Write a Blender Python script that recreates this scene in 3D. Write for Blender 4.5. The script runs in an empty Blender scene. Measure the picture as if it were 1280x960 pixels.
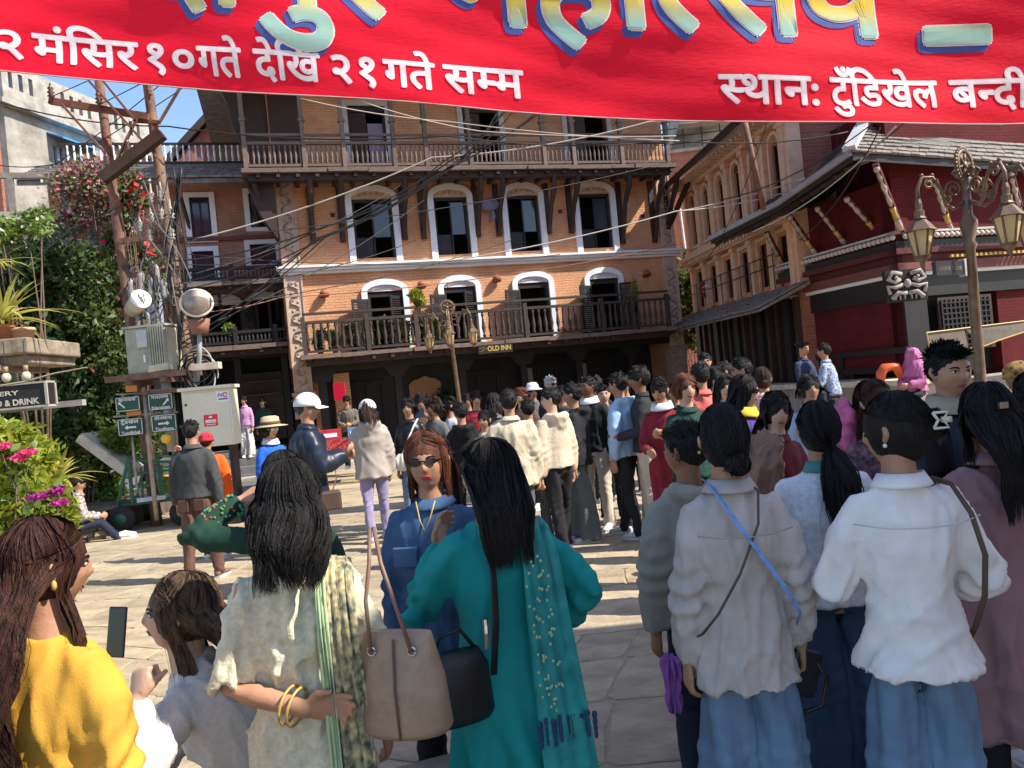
import bpy, bmesh, math, random
import numpy as np
from mathutils import Vector, Matrix, Quaternion
random.seed(7); RNG = np.random.default_rng(7)
SC = bpy.context.scene; COL = SC.collection
PI = math.pi; rad = math.radians

# ------------------------------------------------------------------ camera
ROLL = rad(5.5); FPX = 961.0; CAMZ = 1.7
Rv = Vector((math.cos(ROLL), 0, -math.sin(ROLL))); Uv = Vector((math.sin(ROLL), 0, math.cos(ROLL))); Fv = Vector((0, 1, 0))
cam = bpy.data.cameras.new("camera"); camo = bpy.data.objects.new("camera", cam); COL.objects.link(camo)
cam.sensor_width = 36; cam.lens = FPX/1280*36; cam.clip_start = 0.05; cam.clip_end = 3000
cam.shift_y = -2/1280
M = Matrix((Rv, Uv, -Fv)).transposed().to_4x4(); M.translation = Vector((0, 0, CAMZ)); camo.matrix_world = M
SC.camera = camo

# ------------------------------------------------------------------ sky, sun, exposure
SUN_EL, SUN_AZ = rad(46), rad(74)      # azimuth measured from behind the camera towards its right
S = Vector((math.cos(SUN_EL)*math.sin(SUN_AZ), -math.cos(SUN_EL)*math.cos(SUN_AZ), math.sin(SUN_EL)))
W = bpy.data.worlds.new("World"); SC.world = W; W.use_nodes = True
nt = W.node_tree; bg = nt.nodes["Background"]; bg.inputs[1].default_value = 0.138
sk = nt.nodes.new("ShaderNodeTexSky"); sk.sky_type = 'NISHITA'; sk.sun_disc = False
sk.sun_elevation = SUN_EL; sk.sun_rotation = math.atan2(S.x, S.y); sk.air_density = 1.0; sk.dust_density = 0.6; sk.ozone_density = 2.5
nt.links.new(sk.outputs[0], bg.inputs[0])
sl = bpy.data.lights.new("sun", 'SUN'); sl.energy = 4.2; sl.angle = rad(0.5); sl.color = (1.0, .93, .82)
so = bpy.data.objects.new("sun", sl); COL.objects.link(so); so.rotation_euler = (-S).to_track_quat('-Z', 'Y').to_euler(); so.location = (0, 0, 30)
SC.view_settings.view_transform = 'Standard'; SC.view_settings.look = 'None'; SC.view_settings.exposure = 1.0; SC.view_settings.gamma = 1
SC.cycles.max_bounces = 6; SC.cycles.transparent_max_bounces = 6; SC.cycles.use_denoising = True

# ------------------------------------------------------------------ measuring helpers
def ray(px, py): return Fv + Rv*((px-640)/FPX) + Uv*((478-py)/FPX)
def at(px, py, Y):
    d = ray(px, py); return Vector((0, 0, CAMZ)) + d*(Y/d.y)
class Frame:
    """a facade: origin at its foot, u along it, y inwards, z up"""
    def __init__(s, o, t):
        s.o = Vector((o[0], o[1], 0)); s.t = Vector((t[0], t[1], 0)).normalized(); s.n = Vector((-s.t.y, s.t.x, 0)); s.rz = math.atan2(s.t.y, s.t.x)
    def uz(s, px, py, off=0.0):
        d = ray(px, py); o = s.o + s.n*off; C = Vector((0, 0, CAMZ)); k = (o-C).dot(s.n)/d.dot(s.n); p = C+d*k
        return (p-s.o).dot(s.t), p.z
    def w(s, u, y, z): return s.o + s.t*u + s.n*y + Vector((0, 0, z))

# ------------------------------------------------------------------ objects
def empty(name, loc=(0, 0, 0), rz=0, label=None, cat=None, group=None, parent=None):
    o = bpy.data.objects.new(name, None); COL.objects.link(o); o.location = loc; o.rotation_euler = (0, 0, rz); o.empty_display_size = .2
    if parent: o.parent = parent
    return tag(o, label, cat, group)
def tag(o, label=None, cat=None, group=None, kind=None):
    if label: o['label'] = label
    if cat: o['category'] = cat
    if group: o['group'] = group
    if kind: o['kind'] = kind
    return o
def link(name, me, mat=None, parent=None):
    o = bpy.data.objects.new(name, me); COL.objects.link(o)
    if mat and not me.materials: me.materials.append(mat)
    if parent: o.parent = parent
    return o
def copy_tree(o, parent=None):
    c = o.copy(); COL.objects.link(c)
    if parent: c.parent = parent
    for ch in list(o.children): copy_tree(ch, c)
    return c
def mesh_np(name, V, F):
    """fast mesh from arrays: V (n,3), F (m,k) all faces same size"""
    me = bpy.data.meshes.new(name); V = np.asarray(V, dtype=np.float32); F = np.asarray(F, dtype=np.int32); k = F.shape[1]
    me.vertices.add(len(V)); me.vertices.foreach_set('co', V.ravel())
    me.loops.add(F.size); me.loops.foreach_set('vertex_index', F.ravel())
    me.polygons.add(len(F)); me.polygons.foreach_set('loop_start', np.arange(0, F.size, k, dtype=np.int32))
    try: me.polygons.foreach_set('loop_total', np.full(len(F), k, dtype=np.int32))
    except Exception: pass
    me.update(calc_edges=True); me.validate(); return me

class MB:
    def __init__(s): s.v = []; s.f = []
    def add(s, vs, fs):
        n = len(s.v); s.v += [tuple(v) for v in vs]; s.f += [tuple(i+n for i in f) for f in fs]; return s
    def box(s, x0, x1, y0, y1, z0, z1, m=None):
        vs = [Vector(p) for p in ((x0,y0,z0),(x1,y0,z0),(x1,y1,z0),(x0,y1,z0),(x0,y0,z1),(x1,y0,z1),(x1,y1,z1),(x0,y1,z1))]
        if m: vs = [m @ v for v in vs]
        return s.add(vs, [(0,3,2,1),(4,5,6,7),(0,1,5,4),(1,2,6,5),(2,3,7,6),(3,0,4,7)])
    def prism(s, poly, y0, y1, m=None):
        """poly in (x,z), extruded along y"""
        n = len(poly); vs = [Vector((x, y0, z)) for x, z in poly]+[Vector((x, y1, z)) for x, z in poly]
        if m: vs = [m @ v for v in vs]
        return s.add(vs, [tuple(range(n)), tuple(range(2*n-1, n-1, -1))]+[(i, i+n, (i+1) % n+n, (i+1) % n) for i in range(n)])
    def bar(s, a, b, w, h=None, up=(0, 0, 1)):
        """rectangular bar from a to b"""
        a = Vector(a); b = Vector(b); h = h or w; d = (b-a).normalized(); x = d.cross(Vector(up))
        if x.length < 1e-4: x = Vector((1, 0, 0))
        x.normalize(); y = x.cross(d).normalized(); x *= w/2; y *= h/2
        vs = [a-x-y, a+x-y, a+x+y, a-x+y, b-x-y, b+x-y, b+x+y, b-x+y]
        return s.add(vs, [(0,1,2,3),(7,6,5,4),(0,4,5,1),(1,5,6,2),(2,6,7,3),(3,7,4,0)])
    def tube(s, pts, r, n=8, cap=True, side=None):
        """r: number, list of numbers or list of (a,b)"""
        pts = [Vector(p) for p in pts]; L = len(pts)
        rr = r if isinstance(r, (list, tuple)) else [r]*L
        d0 = (pts[1]-pts[0]).normalized()
        x = Vector(side) if side is not None else (d0.cross(Vector((0, 0, 1))) if abs(d0.z) < .95 else Vector((1, 0, 0)))
        base = len(s.v)
        for i, p in enumerate(pts):
            d = (pts[min(i+1, L-1)]-pts[max(i-1, 0)])
            d = d.normalized() if d.length > 1e-9 else d0
            x = x-d*x.dot(d)
            x = x.normalized() if x.length > 1e-6 else d.orthogonal().normalized()
            y = d.cross(x); q = rr[i]; a, b = q if isinstance(q, (list, tuple)) else (q, q)
            for k in range(n):
                an = 2*PI*k/n; s.v.append(tuple(p+x*(a*math.cos(an))+y*(b*math.sin(an))))
        for i in range(L-1):
            for k in range(n):
                s.f.append((base+i*n+k, base+i*n+(k+1) % n, base+(i+1)*n+(k+1) % n, base+(i+1)*n+k))
        if cap:
            s.f.append(tuple(base+k for k in range(n))[::-1]); s.f.append(tuple(base+(L-1)*n+k for k in range(n)))
        return s
    def lathe(s, prof, n=16, o=(0, 0, 0)):
        return s.tube([(o[0], o[1], o[2]+z) for r, z in prof], [max(r, .001) for r, z in prof], n, True, side=(1, 0, 0))
    def ball(s, c, r, n=10, m=8):
        c = Vector(c); r = r if isinstance(r, (tuple, list)) else (r, r, r); base = len(s.v)
        for i in range(m+1):
            th = PI*i/m*.998+.001*PI
            for k in range(n):
                a = 2*PI*k/n; s.v.append((c.x+r[0]*math.sin(th)*math.cos(a), c.y+r[1]*math.sin(th)*math.sin(a), c.z+r[2]*math.cos(th)))
        for i in range(m):
            for k in range(n):
                s.f.append((base+i*n+k, base+(i+1)*n+k, base+(i+1)*n+(k+1) % n, base+i*n+(k+1) % n))
        s.f.append(tuple(base+k for k in range(n))); s.f.append(tuple(base+m*n+k for k in range(n))[::-1])
        return s
    def mesh(s, name, smooth=False):
        me = bpy.data.meshes.new(name); me.from_pydata(s.v, [], s.f)
        if smooth: me.polygons.foreach_set('use_smooth', [True]*len(me.polygons))
        me.update(); return me
    def build(s, name, mat, parent=None, smooth=False, label=None, bevel=0):
        o = link(name, s.mesh(name, smooth), mat, parent)
        if bevel:
            b = o.modifiers.new('bevel', 'BEVEL'); b.width = bevel; b.segments = 2; b.limit_method = 'ANGLE'
        if label: o['label'] = label
        return o

# ------------------------------------------------------------------ materials
MC = {}
def mat(name, col, rough=.7, var=.15, scale=6, bump=.15, bscale=60, metal=0, spec=.4, detail=4, coords='Object', stretch=(1, 1, 1), col2=None, rnd=0, trans=0, sss=0, bdist=.01, wear=None):
    if name in MC: return MC[name]
    m = bpy.data.materials.new(name); m.use_nodes = True; nt = m.node_tree; N = nt.nodes; L = nt.links
    p = N['Principled BSDF']; p.inputs['Roughness'].default_value = rough; p.inputs['Metallic'].default_value = metal
    p.inputs['Specular IOR Level'].default_value = spec
    tc = N.new('ShaderNodeTexCoord'); mp = N.new('ShaderNodeMapping'); mp.inputs['Scale'].default_value = stretch
    L.new(tc.outputs[coords], mp.inputs[0])
    nz = N.new('ShaderNodeTexNoise'); nz.inputs['Scale'].default_value = scale; nz.inputs['Detail'].default_value = detail; nz.inputs['Roughness'].default_value = .65
    L.new(mp.outputs[0], nz.inputs['Vector'])
    cr = N.new('ShaderNodeValToRGB'); cr.color_ramp.elements[0].position = .3; cr.color_ramp.elements[1].position = .7
    c = Vector(col); a = c*(1-var); b = Vector(col2) if col2 else c*(1+var)
    cr.color_ramp.elements[0].color = (*a, 1); cr.color_ramp.elements[1].color = (min(1, b[0]), min(1, b[1]), min(1, b[2]), 1)
    L.new(nz.outputs[0], cr.inputs[0]); out = cr.outputs[0]
    if rnd:
        oi = N.new('ShaderNodeObjectInfo'); mr = N.new('ShaderNodeMapRange'); mr.inputs[3].default_value = 1-rnd; mr.inputs[4].default_value = 1+rnd
        L.new(oi.outputs['Random'], mr.inputs[0]); hv = N.new('ShaderNodeHueSaturation'); L.new(mr.outputs[0], hv.inputs['Value']); L.new(out, hv.inputs['Color']); out = hv.outputs[0]
    L.new(out, p.inputs['Base Color'])
    if bump:
        n2 = N.new('ShaderNodeTexNoise'); n2.inputs['Scale'].default_value = bscale; n2.inputs['Detail'].default_value = 5; L.new(mp.outputs[0], n2.inputs['Vector'])
        bp = N.new('ShaderNodeBump'); bp.inputs['Strength'].default_value = bump; bp.inputs['Distance'].default_value = bdist
        L.new(n2.outputs[0], bp.inputs['Height']); L.new(bp.outputs[0], p.inputs['Normal'])
    if sss:
        p.inputs['Subsurface Weight'].default_value = sss; p.inputs['Subsurface Radius'].default_value = (.6, .25, .15); p.inputs['Subsurface Scale'].default_value = .02
    if trans:
        tr = N.new('ShaderNodeBsdfTranslucent'); L.new(out, tr.inputs[0]); mx = N.new('ShaderNodeMixShader'); mx.inputs[0].default_value = trans
        L.new(p.outputs[0], mx.inputs[1]); L.new(tr.outputs[0], mx.inputs[2]); L.new(mx.outputs[0], N['Material Output'].inputs[0])
    MC[name] = m; return m
def brick_mat(name, c1, c2, mortar, bw=.22, rh=.065, msize=.008, bump=.6, axes='XZ', stain=.25, off=.5):
    if name in MC: return MC[name]
    m = bpy.data.materials.new(name); m.use_nodes = True; nt = m.node_tree; N = nt.nodes; L = nt.links
    p = N['Principled BSDF']; p.inputs['Roughness'].default_value = .85; p.inputs['Specular IOR Level'].default_value = .2
    tc = N.new('ShaderNodeTexCoord'); sx = N.new('ShaderNodeSeparateXYZ'); cx = N.new('ShaderNodeCombineXYZ')
    L.new(tc.outputs['Object'], sx.inputs[0]); L.new(sx.outputs[axes[0]], cx.inputs[0]); L.new(sx.outputs[axes[1]], cx.inputs[1])
    nw = N.new('ShaderNodeTexNoise'); nw.inputs['Scale'].default_value = 3; L.new(tc.outputs['Object'], nw.inputs['Vector'])
    mxv = N.new('ShaderNodeMixRGB'); mxv.blend_type = 'ADD'; mxv.inputs[0].default_value = .02; L.new(cx.outputs[0], mxv.inputs[1]); L.new(nw.outputs['Color'], mxv.inputs[2])
    b = N.new('ShaderNodeTexBrick'); b.inputs['Scale'].default_value = 1; b.inputs['Brick Width'].default_value = bw; b.inputs['Row Height'].default_value = rh
    b.inputs['Mortar Size'].default_value = msize; b.inputs['Mortar Smooth'].default_value = .3; b.inputs['Bias'].default_value = 0; b.offset = off
    b.inputs['Color1'].default_value = (*c1, 1); b.inputs['Color2'].default_value = (*c2, 1); b.inputs['Mortar'].default_value = (*mortar, 1)
    L.new(mxv.outputs[0], b.inputs['Vector'])
    nz = N.new('ShaderNodeTexNoise'); nz.inputs['Scale'].default_value = 1.3; nz.inputs['Detail'].default_value = 8; nz.inputs['Roughness'].default_value = .7; L.new(tc.outputs['Object'], nz.inputs['Vector'])
    mr = N.new('ShaderNodeMapRange'); mr.inputs[1].default_value = .3; mr.inputs[2].default_value = .7; mr.inputs[3].default_value = 1-stain; mr.inputs[4].default_value = 1+stain*.6
    L.new(nz.outputs[0], mr.inputs[0]); hv = N.new('ShaderNodeHueSaturation'); L.new(mr.outputs[0], hv.inputs['Value']); L.new(b.outputs['Color'], hv.inputs['Color']); L.new(hv.outputs[0], p.inputs['Base Color'])
    n2 = N.new('ShaderNodeTexNoise'); n2.inputs['Scale'].default_value = 22; n2.inputs['Detail'].default_value = 4; L.new(tc.outputs['Object'], n2.inputs['Vector'])
    ma = N.new('ShaderNodeMath'); ma.operation = 'MULTIPLY_ADD'; ma.inputs[1].default_value = -1.0; L.new(b.outputs['Fac'], ma.inputs[0]); L.new(n2.outputs[0], ma.inputs[2])
    bp = N.new('ShaderNodeBump'); bp.inputs['Strength'].default_value = bump; bp.inputs['Distance'].default_value = .02; L.new(ma.outputs[0], bp.inputs['Height']); L.new(bp.outputs[0], p.inputs['Normal'])
    MC[name] = m; return m

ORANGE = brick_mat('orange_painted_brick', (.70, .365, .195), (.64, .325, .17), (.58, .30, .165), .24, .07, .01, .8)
REDBRICK = brick_mat('red_temple_brick', (.115, .013, .016), (.095, .010, .014), (.06, .010, .012), .22, .06, .005, .3)
RAWBRICK = brick_mat('plain_brick', (.42, .15, .09), (.34, .11, .07), (.30, .20, .16), .23, .075, .012, .5)
WHITE = mat('white_paint', (.74, .76, .78), .6, .08, 5, .15, 30)
CREAMW = mat('cream_plaster', (.66, .58, .45), .8, .15, 4, .3, 40)
WOOD = mat('dark_carved_wood', (.045, .024, .018), .6, .35, 7, .4, 50, stretch=(1, 1, 6), rnd=.25)
GREYWOOD = mat('weathered_grey_wood', (.155, .11, .09), .8, .35, 9, .5, 40, stretch=(1, 1, 5), rnd=.2)
BLACKW = mat('blackened_wood', (.016, .014, .014), .55, .3, 6, .2, 40)
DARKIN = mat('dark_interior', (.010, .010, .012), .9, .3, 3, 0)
STONEW = mat('carved_stone_grey', (.34, .27, .22), .85, .3, 8, .6, 25)
SLATE = mat('slate_roof', (.17, .15, .145), .8, .4, 5, .6, 30, rnd=.2)
CONC = mat('old_concrete', (.34, .31, .27), .9, .45, 2.2, .5, 25, detail=8)
GLASS = mat('window_glass', (.04, .055, .07), .08, .2, 2, 0, spec=.6)
RUST = mat('rusty_steel', (.165, .085, .06), .75, .45, 7, .4, 60)
IRON = mat('black_iron', (.02, .018, .018), .5, .3, 8, .1, 60)
CABLE = mat('cable_black', (.02, .02, .022), .5, .1, 5, 0)
CABLEW = mat('cable_grey', (.38, .36, .34), .6, .1, 5, 0)

# ------------------------------------------------------------------ ground and paving
STONE = mat('flagstone', (.40, .315, .205), .68, .42, 2.6, .5, 20, rnd=.14, detail=9, bdist=.025, coords='Object', col2=(.53, .43, .285), stretch=(1, 1.8, 1))
MORTAR = mat('mortar_and_dust', (.35, .285, .20), .95, .3, 5, .5, 30)
g = MB(); g.add([(-150, -60, -.002), (150, -60, -.002), (150, 320, -.002), (-150, 320, -.002)], [(0, 1, 2, 3)])
ground = tag(g.build('ground', MORTAR), kind='structure')
def stones():
    rng = random.Random(3); A = rad(-14); ca, sa = math.cos(A), math.sin(A)
    near = []; far = []
    row = -16.0; rows = []
    while row < 34:
        h = rng.uniform(.34, .72); rows.append((row, h)); row += h
    def wob(x, y): return (x+.07*math.sin(y*2.3+x*.7)+.05*math.sin(x*3.1), y+.10*math.sin(x*1.1+y*.5)+.05*math.sin(x*2.7+y))
    for (r, h) in rows:
        x = -24+rng.uniform(0, 1)
        while x < 24:
            w = rng.uniform(.42, 1.05); g_ = .004
            subs = [(x, r, w, h)]
            if rng.random() < .22 and w > .9: subs = [(x, r, w, h*.5), (x, r+h*.5, w, h*.5)]
            if rng.random() < .15: subs = [(x, r, w*.45, h), (x+w*.45, r, w*.55, h)]
            for (sx, sy, sw, sh) in subs:
                cs = [(sx+g_, sy+g_), (sx+sw-g_, sy+g_), (sx+sw-g_, sy+sh-g_), (sx+g_, sy+sh-g_)]
                pts = []
                for i in range(4):
                    a = cs[i]; b = cs[(i+1) % 4]
                    for q in (.06, .5, .94): pts.append(wob(a[0]+(b[0]-a[0])*q, a[1]+(b[1]-a[1])*q))
                P = [(ca*px-sa*py+.012*rng.uniform(-1, 1), sa*px+ca*py+.012*rng.uniform(-1, 1)+8) for px, py in pts]
                cx = sum(p[0] for p in P)/12; cy = sum(p[1] for p in P)/12
                if not (1.2 < cy < 26 and abs(cx) < cy*.80+1.0): continue
                vis = abs(cx) < cy*.70+.35 and cy > 2.0
                (near if vis and cy < 15 else far).append((cy, cx, P))
            x += w
    near.sort(); far += near[300:]; near = near[:300]
    for cy, cx, P in near:
        t1, t2 = rng.uniform(-.002, .002), rng.uniform(-.002, .002); z0 = rng.uniform(.0, .004)
        vs = []; n = 12
        for k, (ins, dz) in enumerate(((0, -.012), (0, z0-.003), (.025, z0))):
            for (px, py) in P:
                dx, dy = px-cx, py-cy; l = math.hypot(dx, dy); q = 1-ins*.35/l
                vs.append((dx*q, dy*q, dz+(dx*t1+dy*t2 if k else 0)))
        fs = [(k*n+i, k*n+(i+1) % n, (k+1)*n+(i+1) % n, (k+1)*n+i) for k in range(2) for i in range(n)]+[tuple(range(2*n, 3*n))]
        o = MB().add(vs, fs).build('paving_stone', STONE, ground); o.location = (cx, cy, .004)
    m = MB()
    for cy, cx, P in far:
        z = rng.uniform(0, .008)
        m.add([(px, py, z) for px, py in P]+[(px, py, -.02) for px, py in P], [tuple(range(12))]+[(i+12, (i+1) % 12+12, (i+1) % 12, i) for i in range(12)])
    tag(m.build('distant_paving', mat('flagstone_far', (.40, .315, .205), .7, .3, 1.5, .5, 12, detail=9, col2=(.53, .43, .285)), ground), kind='stuff')
stones()
# ================================================================== BUILDINGS
def wall(mb, u0, u1, z0, z1, holes, y=0, th=.25):
    us = sorted({u0, u1, *[h[0] for h in holes], *[h[1] for h in holes]}); zs = sorted({z0, z1, *[h[2] for h in holes], *[h[3] for h in holes]})
    # merge vertically per column to keep the wall clean
    for i in range(len(us)-1):
        a, b = us[i], us[i+1]; c = (a+b)/2; run = None
        for j in range(len(zs)-1):
            d = (zs[j]+zs[j+1])/2; hole = any(h[0] < c < h[1] and h[2] < d < h[3] for h in holes) or d < z0 or d > z1
            if not hole and run is None: run = zs[j]
            if hole and run is not None: mb.box(a, b, y, y+th, run, zs[j]); run = None
        if run is not None: mb.box(a, b, y, y+th, run, z1)
def arc(cx, z, rx, rz, n=10, a0=0, a1=PI): return [(cx+rx*math.cos(a0+(a1-a0)*i/n), z+rz*math.sin(a0+(a1-a0)*i/n)) for i in range(n+1)]
def arch_band(mb, cx, z, rx, rz, w, y0, y1, n=10):
    o = arc(cx, z, rx+w, rz+w, n); i = arc(cx, z, rx, rz, n)
    for k in range(n): mb.prism([o[k], o[k+1], i[k+1], i[k]], y0, y1)
def baluster_mesh(h, r, name='baluster', n=6):
    prof = [(.55*r, 0), (r, .06*h), (.5*r, .14*h), (1.05*r, .38*h), (.8*r, .55*h), (.45*r, .8*h), (.8*r, .9*h), (.6*r, h)]
    return MB().lathe(prof, n).mesh(name, True)
def scroll_relief(mb, u0, u1, z0, z1, y, step=.22):
    """leafy scroll carving standing proud of a pilaster"""
    z = z0; s = 1; c = (u0+u1)/2; w = (u1-u0)/2*.7
    while z < z1-step:
        mb.tube([(c-s*w*.9, y, z), (c-s*w*.2, y-.015, z+step*.35), (c+s*w*.7, y-.015, z+step*.5), (c+s*w*.8, y, z+step*.95), (c+s*w*.2, y-.01, z+step*.9)], [.012, .024, .03, .022, .012], 5)
        mb.ball((c-s*w*.55, y, z+step*.7), (.035, .02, .035), 6, 4); z += step; s = -s
def louvre_leaf(parent, u, y, z0, z1, w, ang, m=None):
    """open shutter leaf hinged at u,y"""
    m = m or BLACKW
    mt = Matrix.Translation((u, y, 0)) @ Matrix.Rotation(ang, 4, 'Z'); mb = MB()
    mb.box(0, .05, -.02, .02, z0, z1, mt); mb.box(w-.05, w, -.02, .02, z0, z1, mt); mb.box(.05, w-.05, -.019, .019, z0, z0+.07, mt); mb.box(.05, w-.05, -.019, .019, z1-.07, z1, mt)
    z = z0+.09
    while z < z1-.09:
        mb.box(.05, w-.05, -.015, .015, z, z+.03, mt @ Matrix.Translation((0, 0, 0))); z += .055
    return mb.build('shutter', m, parent)

INN = Frame((-5.394, 19.0), (.958, .286))
inn = empty('inn', INN.o, INN.rz, 'large old three storey orange brick inn with wooden balconies behind the square', 'building')
MW = [(1.84, 2.86), (3.95, 4.86), (5.95, 6.86), (8.03, 8.98)]
DW = [(2.02, 2.92), (4.0, 4.86), (6.03, 6.92), (8.12, 9.0)]
TW = [(1.95, 2.9), (4.95, 5.95), (7.9, 9.1)]
mb = MB()
wall(mb, 0, 10.8, 2.62, 4.86, [(a, b, 2.7, 4.34) for a, b in DW]); mb.build('lower_wall', ORANGE, inn)
mb = MB(); wall(mb, 0, 10.8, 5.06, 7.4, [(a, b, 5.2, 6.72) for a, b in MW]); mb.build('middle_wall', ORANGE, inn)
mb = MB(); wall(mb, 0, 10.8, 7.5, 10.0, [(a, b, 7.55, 9.1) for a, b in TW]); mb.build('upper_wall', ORANGE, inn)
mb = MB(); mb.box(-.06, 11.0, -.10, .25, 4.86, 4.93); mb.box(-.1, 11.05, -.17, .25, 4.93, 5.0); mb.box(-.14, 11.1, -.23, .25, 5.0, 5.06); mb.build('cornice', WHITE, inn, bevel=.012)
mb = MB(); mb.box(0, 10.8, 6.2, 6.4, 0, 10); mb.box(-.02, .2, .25, 6.2, 2.6, 10); mb.box(10.6, 10.8, .25, 6.2, 0, 10); mb.build('rear_walls', ORANGE, inn)
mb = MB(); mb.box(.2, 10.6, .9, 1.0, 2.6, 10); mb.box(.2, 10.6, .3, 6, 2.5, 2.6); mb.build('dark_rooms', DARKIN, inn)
# pilasters with scroll carving
for (a, b, z0, z1) in ((0.02, .46, 1.95, 4.84), (0.02, .46, 5.08, 7.3), (10.42, 10.84, 2.3, 4.84), (10.42, 10.84, 5.08, 7.3)):
    mb = MB(); mb.box(a, b, -.07, .02, z0, z1); mb.box(a-.002, a+.04, -.1, -.07, z0, z1); mb.box(b-.04, b+.002, -.1, -.07, z0, z1)
    p = mb.build('pilaster', mat('pale_plaster', (.50, .38, .29), .8, .2, 6, .4, 30), inn)
    m2 = MB(); scroll_relief(m2, a+.04, b-.04, z0+.1, z1-.05, -.075); m2.build('carving', STONEW, p, True)
mb = MB(); mb.box(-.05, .52, -.14, .05, 1.86, 1.95); mb.box(-.02, .5, -.1, .05, 1.3, 1.86); mb.build('pilaster_base', STONEW, inn, bevel=.01)
mb = MB(); mb.box(10.36, 10.92, -.16, .05, 2.2, 2.3); mb.box(10.4, 10.88, -.1, .3, 0, 2.2); mb.build('pilaster_base', STONEW, inn, bevel=.01)
# middle windows
for (a, b) in MW:
    c = (a+b)/2; mb = MB(); mb.box(a-.16, a, -.07, .1, 5.1, 6.72); mb.box(b, b+.16, -.07, .1, 5.1, 6.72); arch_band(mb, c, 6.72, (b-a)/2+.01, .2, .15, -.07, .05)
    wd = mb.build('window', WHITE, inn)
    mb = MB(); mb.prism(arc(c, 6.722, (b-a)/2, .195, 10), -.03, .05); tp = mb.build('tympanum', mat('pale_plaster', (1, 1, 1)), wd)
    mb = MB()
    for k in range(5): mb.ball((c-.3+.15*k, -.04, 6.79+.05*math.sin(k/4*PI)), (.05, .025, .04), 7, 5)
    mb.build('carved_flowers', mat('ochre_paint', (.45, .27, .12), .8), wd, True)
    mb = MB(); mb.box(a, a+.07, .05, .12, 5.2, 6.72); mb.box(b-.07, b, .05, .12, 5.2, 6.72); mb.box(a, b, .05, .12, 6.64, 6.71); mb.box(c-.02, c+.02, .08, .11, 5.2, 6.64); mb.box(a+.05, c-.04, .10, .13, 5.2, 5.75); mb.build('frame', BLACKW, wd)
    mb = MB(); mb.box(c+.0, b-.08, .11, .12, 5.75, 6.6); mb.build('pane', GLASS, wd)
# lower doors with arches, open louvred leaves
for k, (a, b) in enumerate(DW):
    c = (a+b)/2; mb = MB(); mb.box(a-.15, a, -.08, .1, 2.7, 4.34); mb.box(b, b+.15, -.08, .1, 2.7, 4.34); arch_band(mb, c, 4.34, (b-a)/2, .16, .15, -.08, .05)
    wd = mb.build('arched_door', WHITE, inn)
    mb = MB(); mb.prism(arc(c, 4.342, (b-a)/2-.01, .155, 10), -.02, .05); mb.build('tympanum', WHITE, wd)
    mb = MB(); arch_band(mb, c, 4.36, (b-a)/2-.14, .07, .025, -.045, -.02); mb.build('arch_moulding', mat('grey_moulding_paint', (.5, .53, .56)), wd)  # thin moulding in plain grey on the white arch
    mb = MB(); mb.box(a, a+.08, .02, .12, 2.7, 4.3); mb.box(b-.08, b, .02, .12, 2.7, 4.3); mb.box(a+.08, b-.08, .02, .12, 4.2, 4.3); mb.build('frame', BLACKW, wd)
    louvre_leaf(wd, a+.02, -.1, 2.75, 4.15, .47, rad((196, 200, 198, 204)[k]))
    if k in (0, 1): louvre_leaf(wd, b-.06, .02, 2.75, 4.2, .42, rad(222))
    if k == 3: louvre_leaf(wd, b-.02, -.1, 2.75, 4.18, .46, rad(-14))
    if k == 2: louvre_leaf(wd, b-.06, .1, 2.75, 4.2, .4, rad(100))
# top-floor doors
for k, (a, b) in enumerate(TW):
    mb = MB(); mb.box(a-.14, a, -.06, .1, 7.5, 9.1); mb.box(b, b+.14, -.06, .1, 7.5, 9.1); mb.box(a-.14, b+.14, -.06, .1, 9.1, 9.25)
    wd = mb.build('upper_door', mat('dusty_white', (.50, .46, .43), .8), inn)
    mb = MB(); mb.box(a, a+.06, .04, .1, 7.5, 9.1); mb.box(b-.06, b, .04, .1, 7.5, 9.1); mb.box(a, b, .04, .1, 8.98, 9.09); mb.box(a+.06, (a+b)/2, .1, .14, 7.55, 8.98); mb.build('frame', WOOD, wd)
    if k == 0: MB().box(2.45, 2.84, .13, .15, 7.6, 8.7).build('curtain', mat('lilac_curtain', (.30, .26, .36), .9), wd)
# wall lamp shades (clay cups)
for u, z in ((.95, 4.42), (3.42, 4.5), (5.45, 4.55), (9.85, 4.47)):
    mb = MB(); mb.tube([(u, -.02, z), (u, -.08, z-.02), (u, -.12, z-.12)], [.03, .09, .13], 10); mb.build('wall_lamp', mat('terracotta_lamp', (.30, .10, .06)), inn, True)
# satellite dish and vent on the middle wall
mb = MB(); mb.ball((5.42, -.2, 6.45), (.26, .05, .17), 14, 8); mb.tube([(5.42, -.2, 6.3), (5.45, -.4, 6.2), (5.45, -.35, 6.0)], .02, 6); mb.tube([(5.45, 0, 6.0), (5.42, -.2, 6.4)], .02, 6); mb.box(5.4, 5.5, -.38, -.3, 6.02, 6.14)
mb.build('dish_antenna', mat('dish_blue_grey', (.16, .17, .24), .5), inn, True)
for u, z in ((7.42, 6.2), (9.9, 6.0), (1.3, 6.28)): MB().box(u, u+.1, -.04, .01, z, z+.1).build('vent_box', WOOD, inn)
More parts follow.
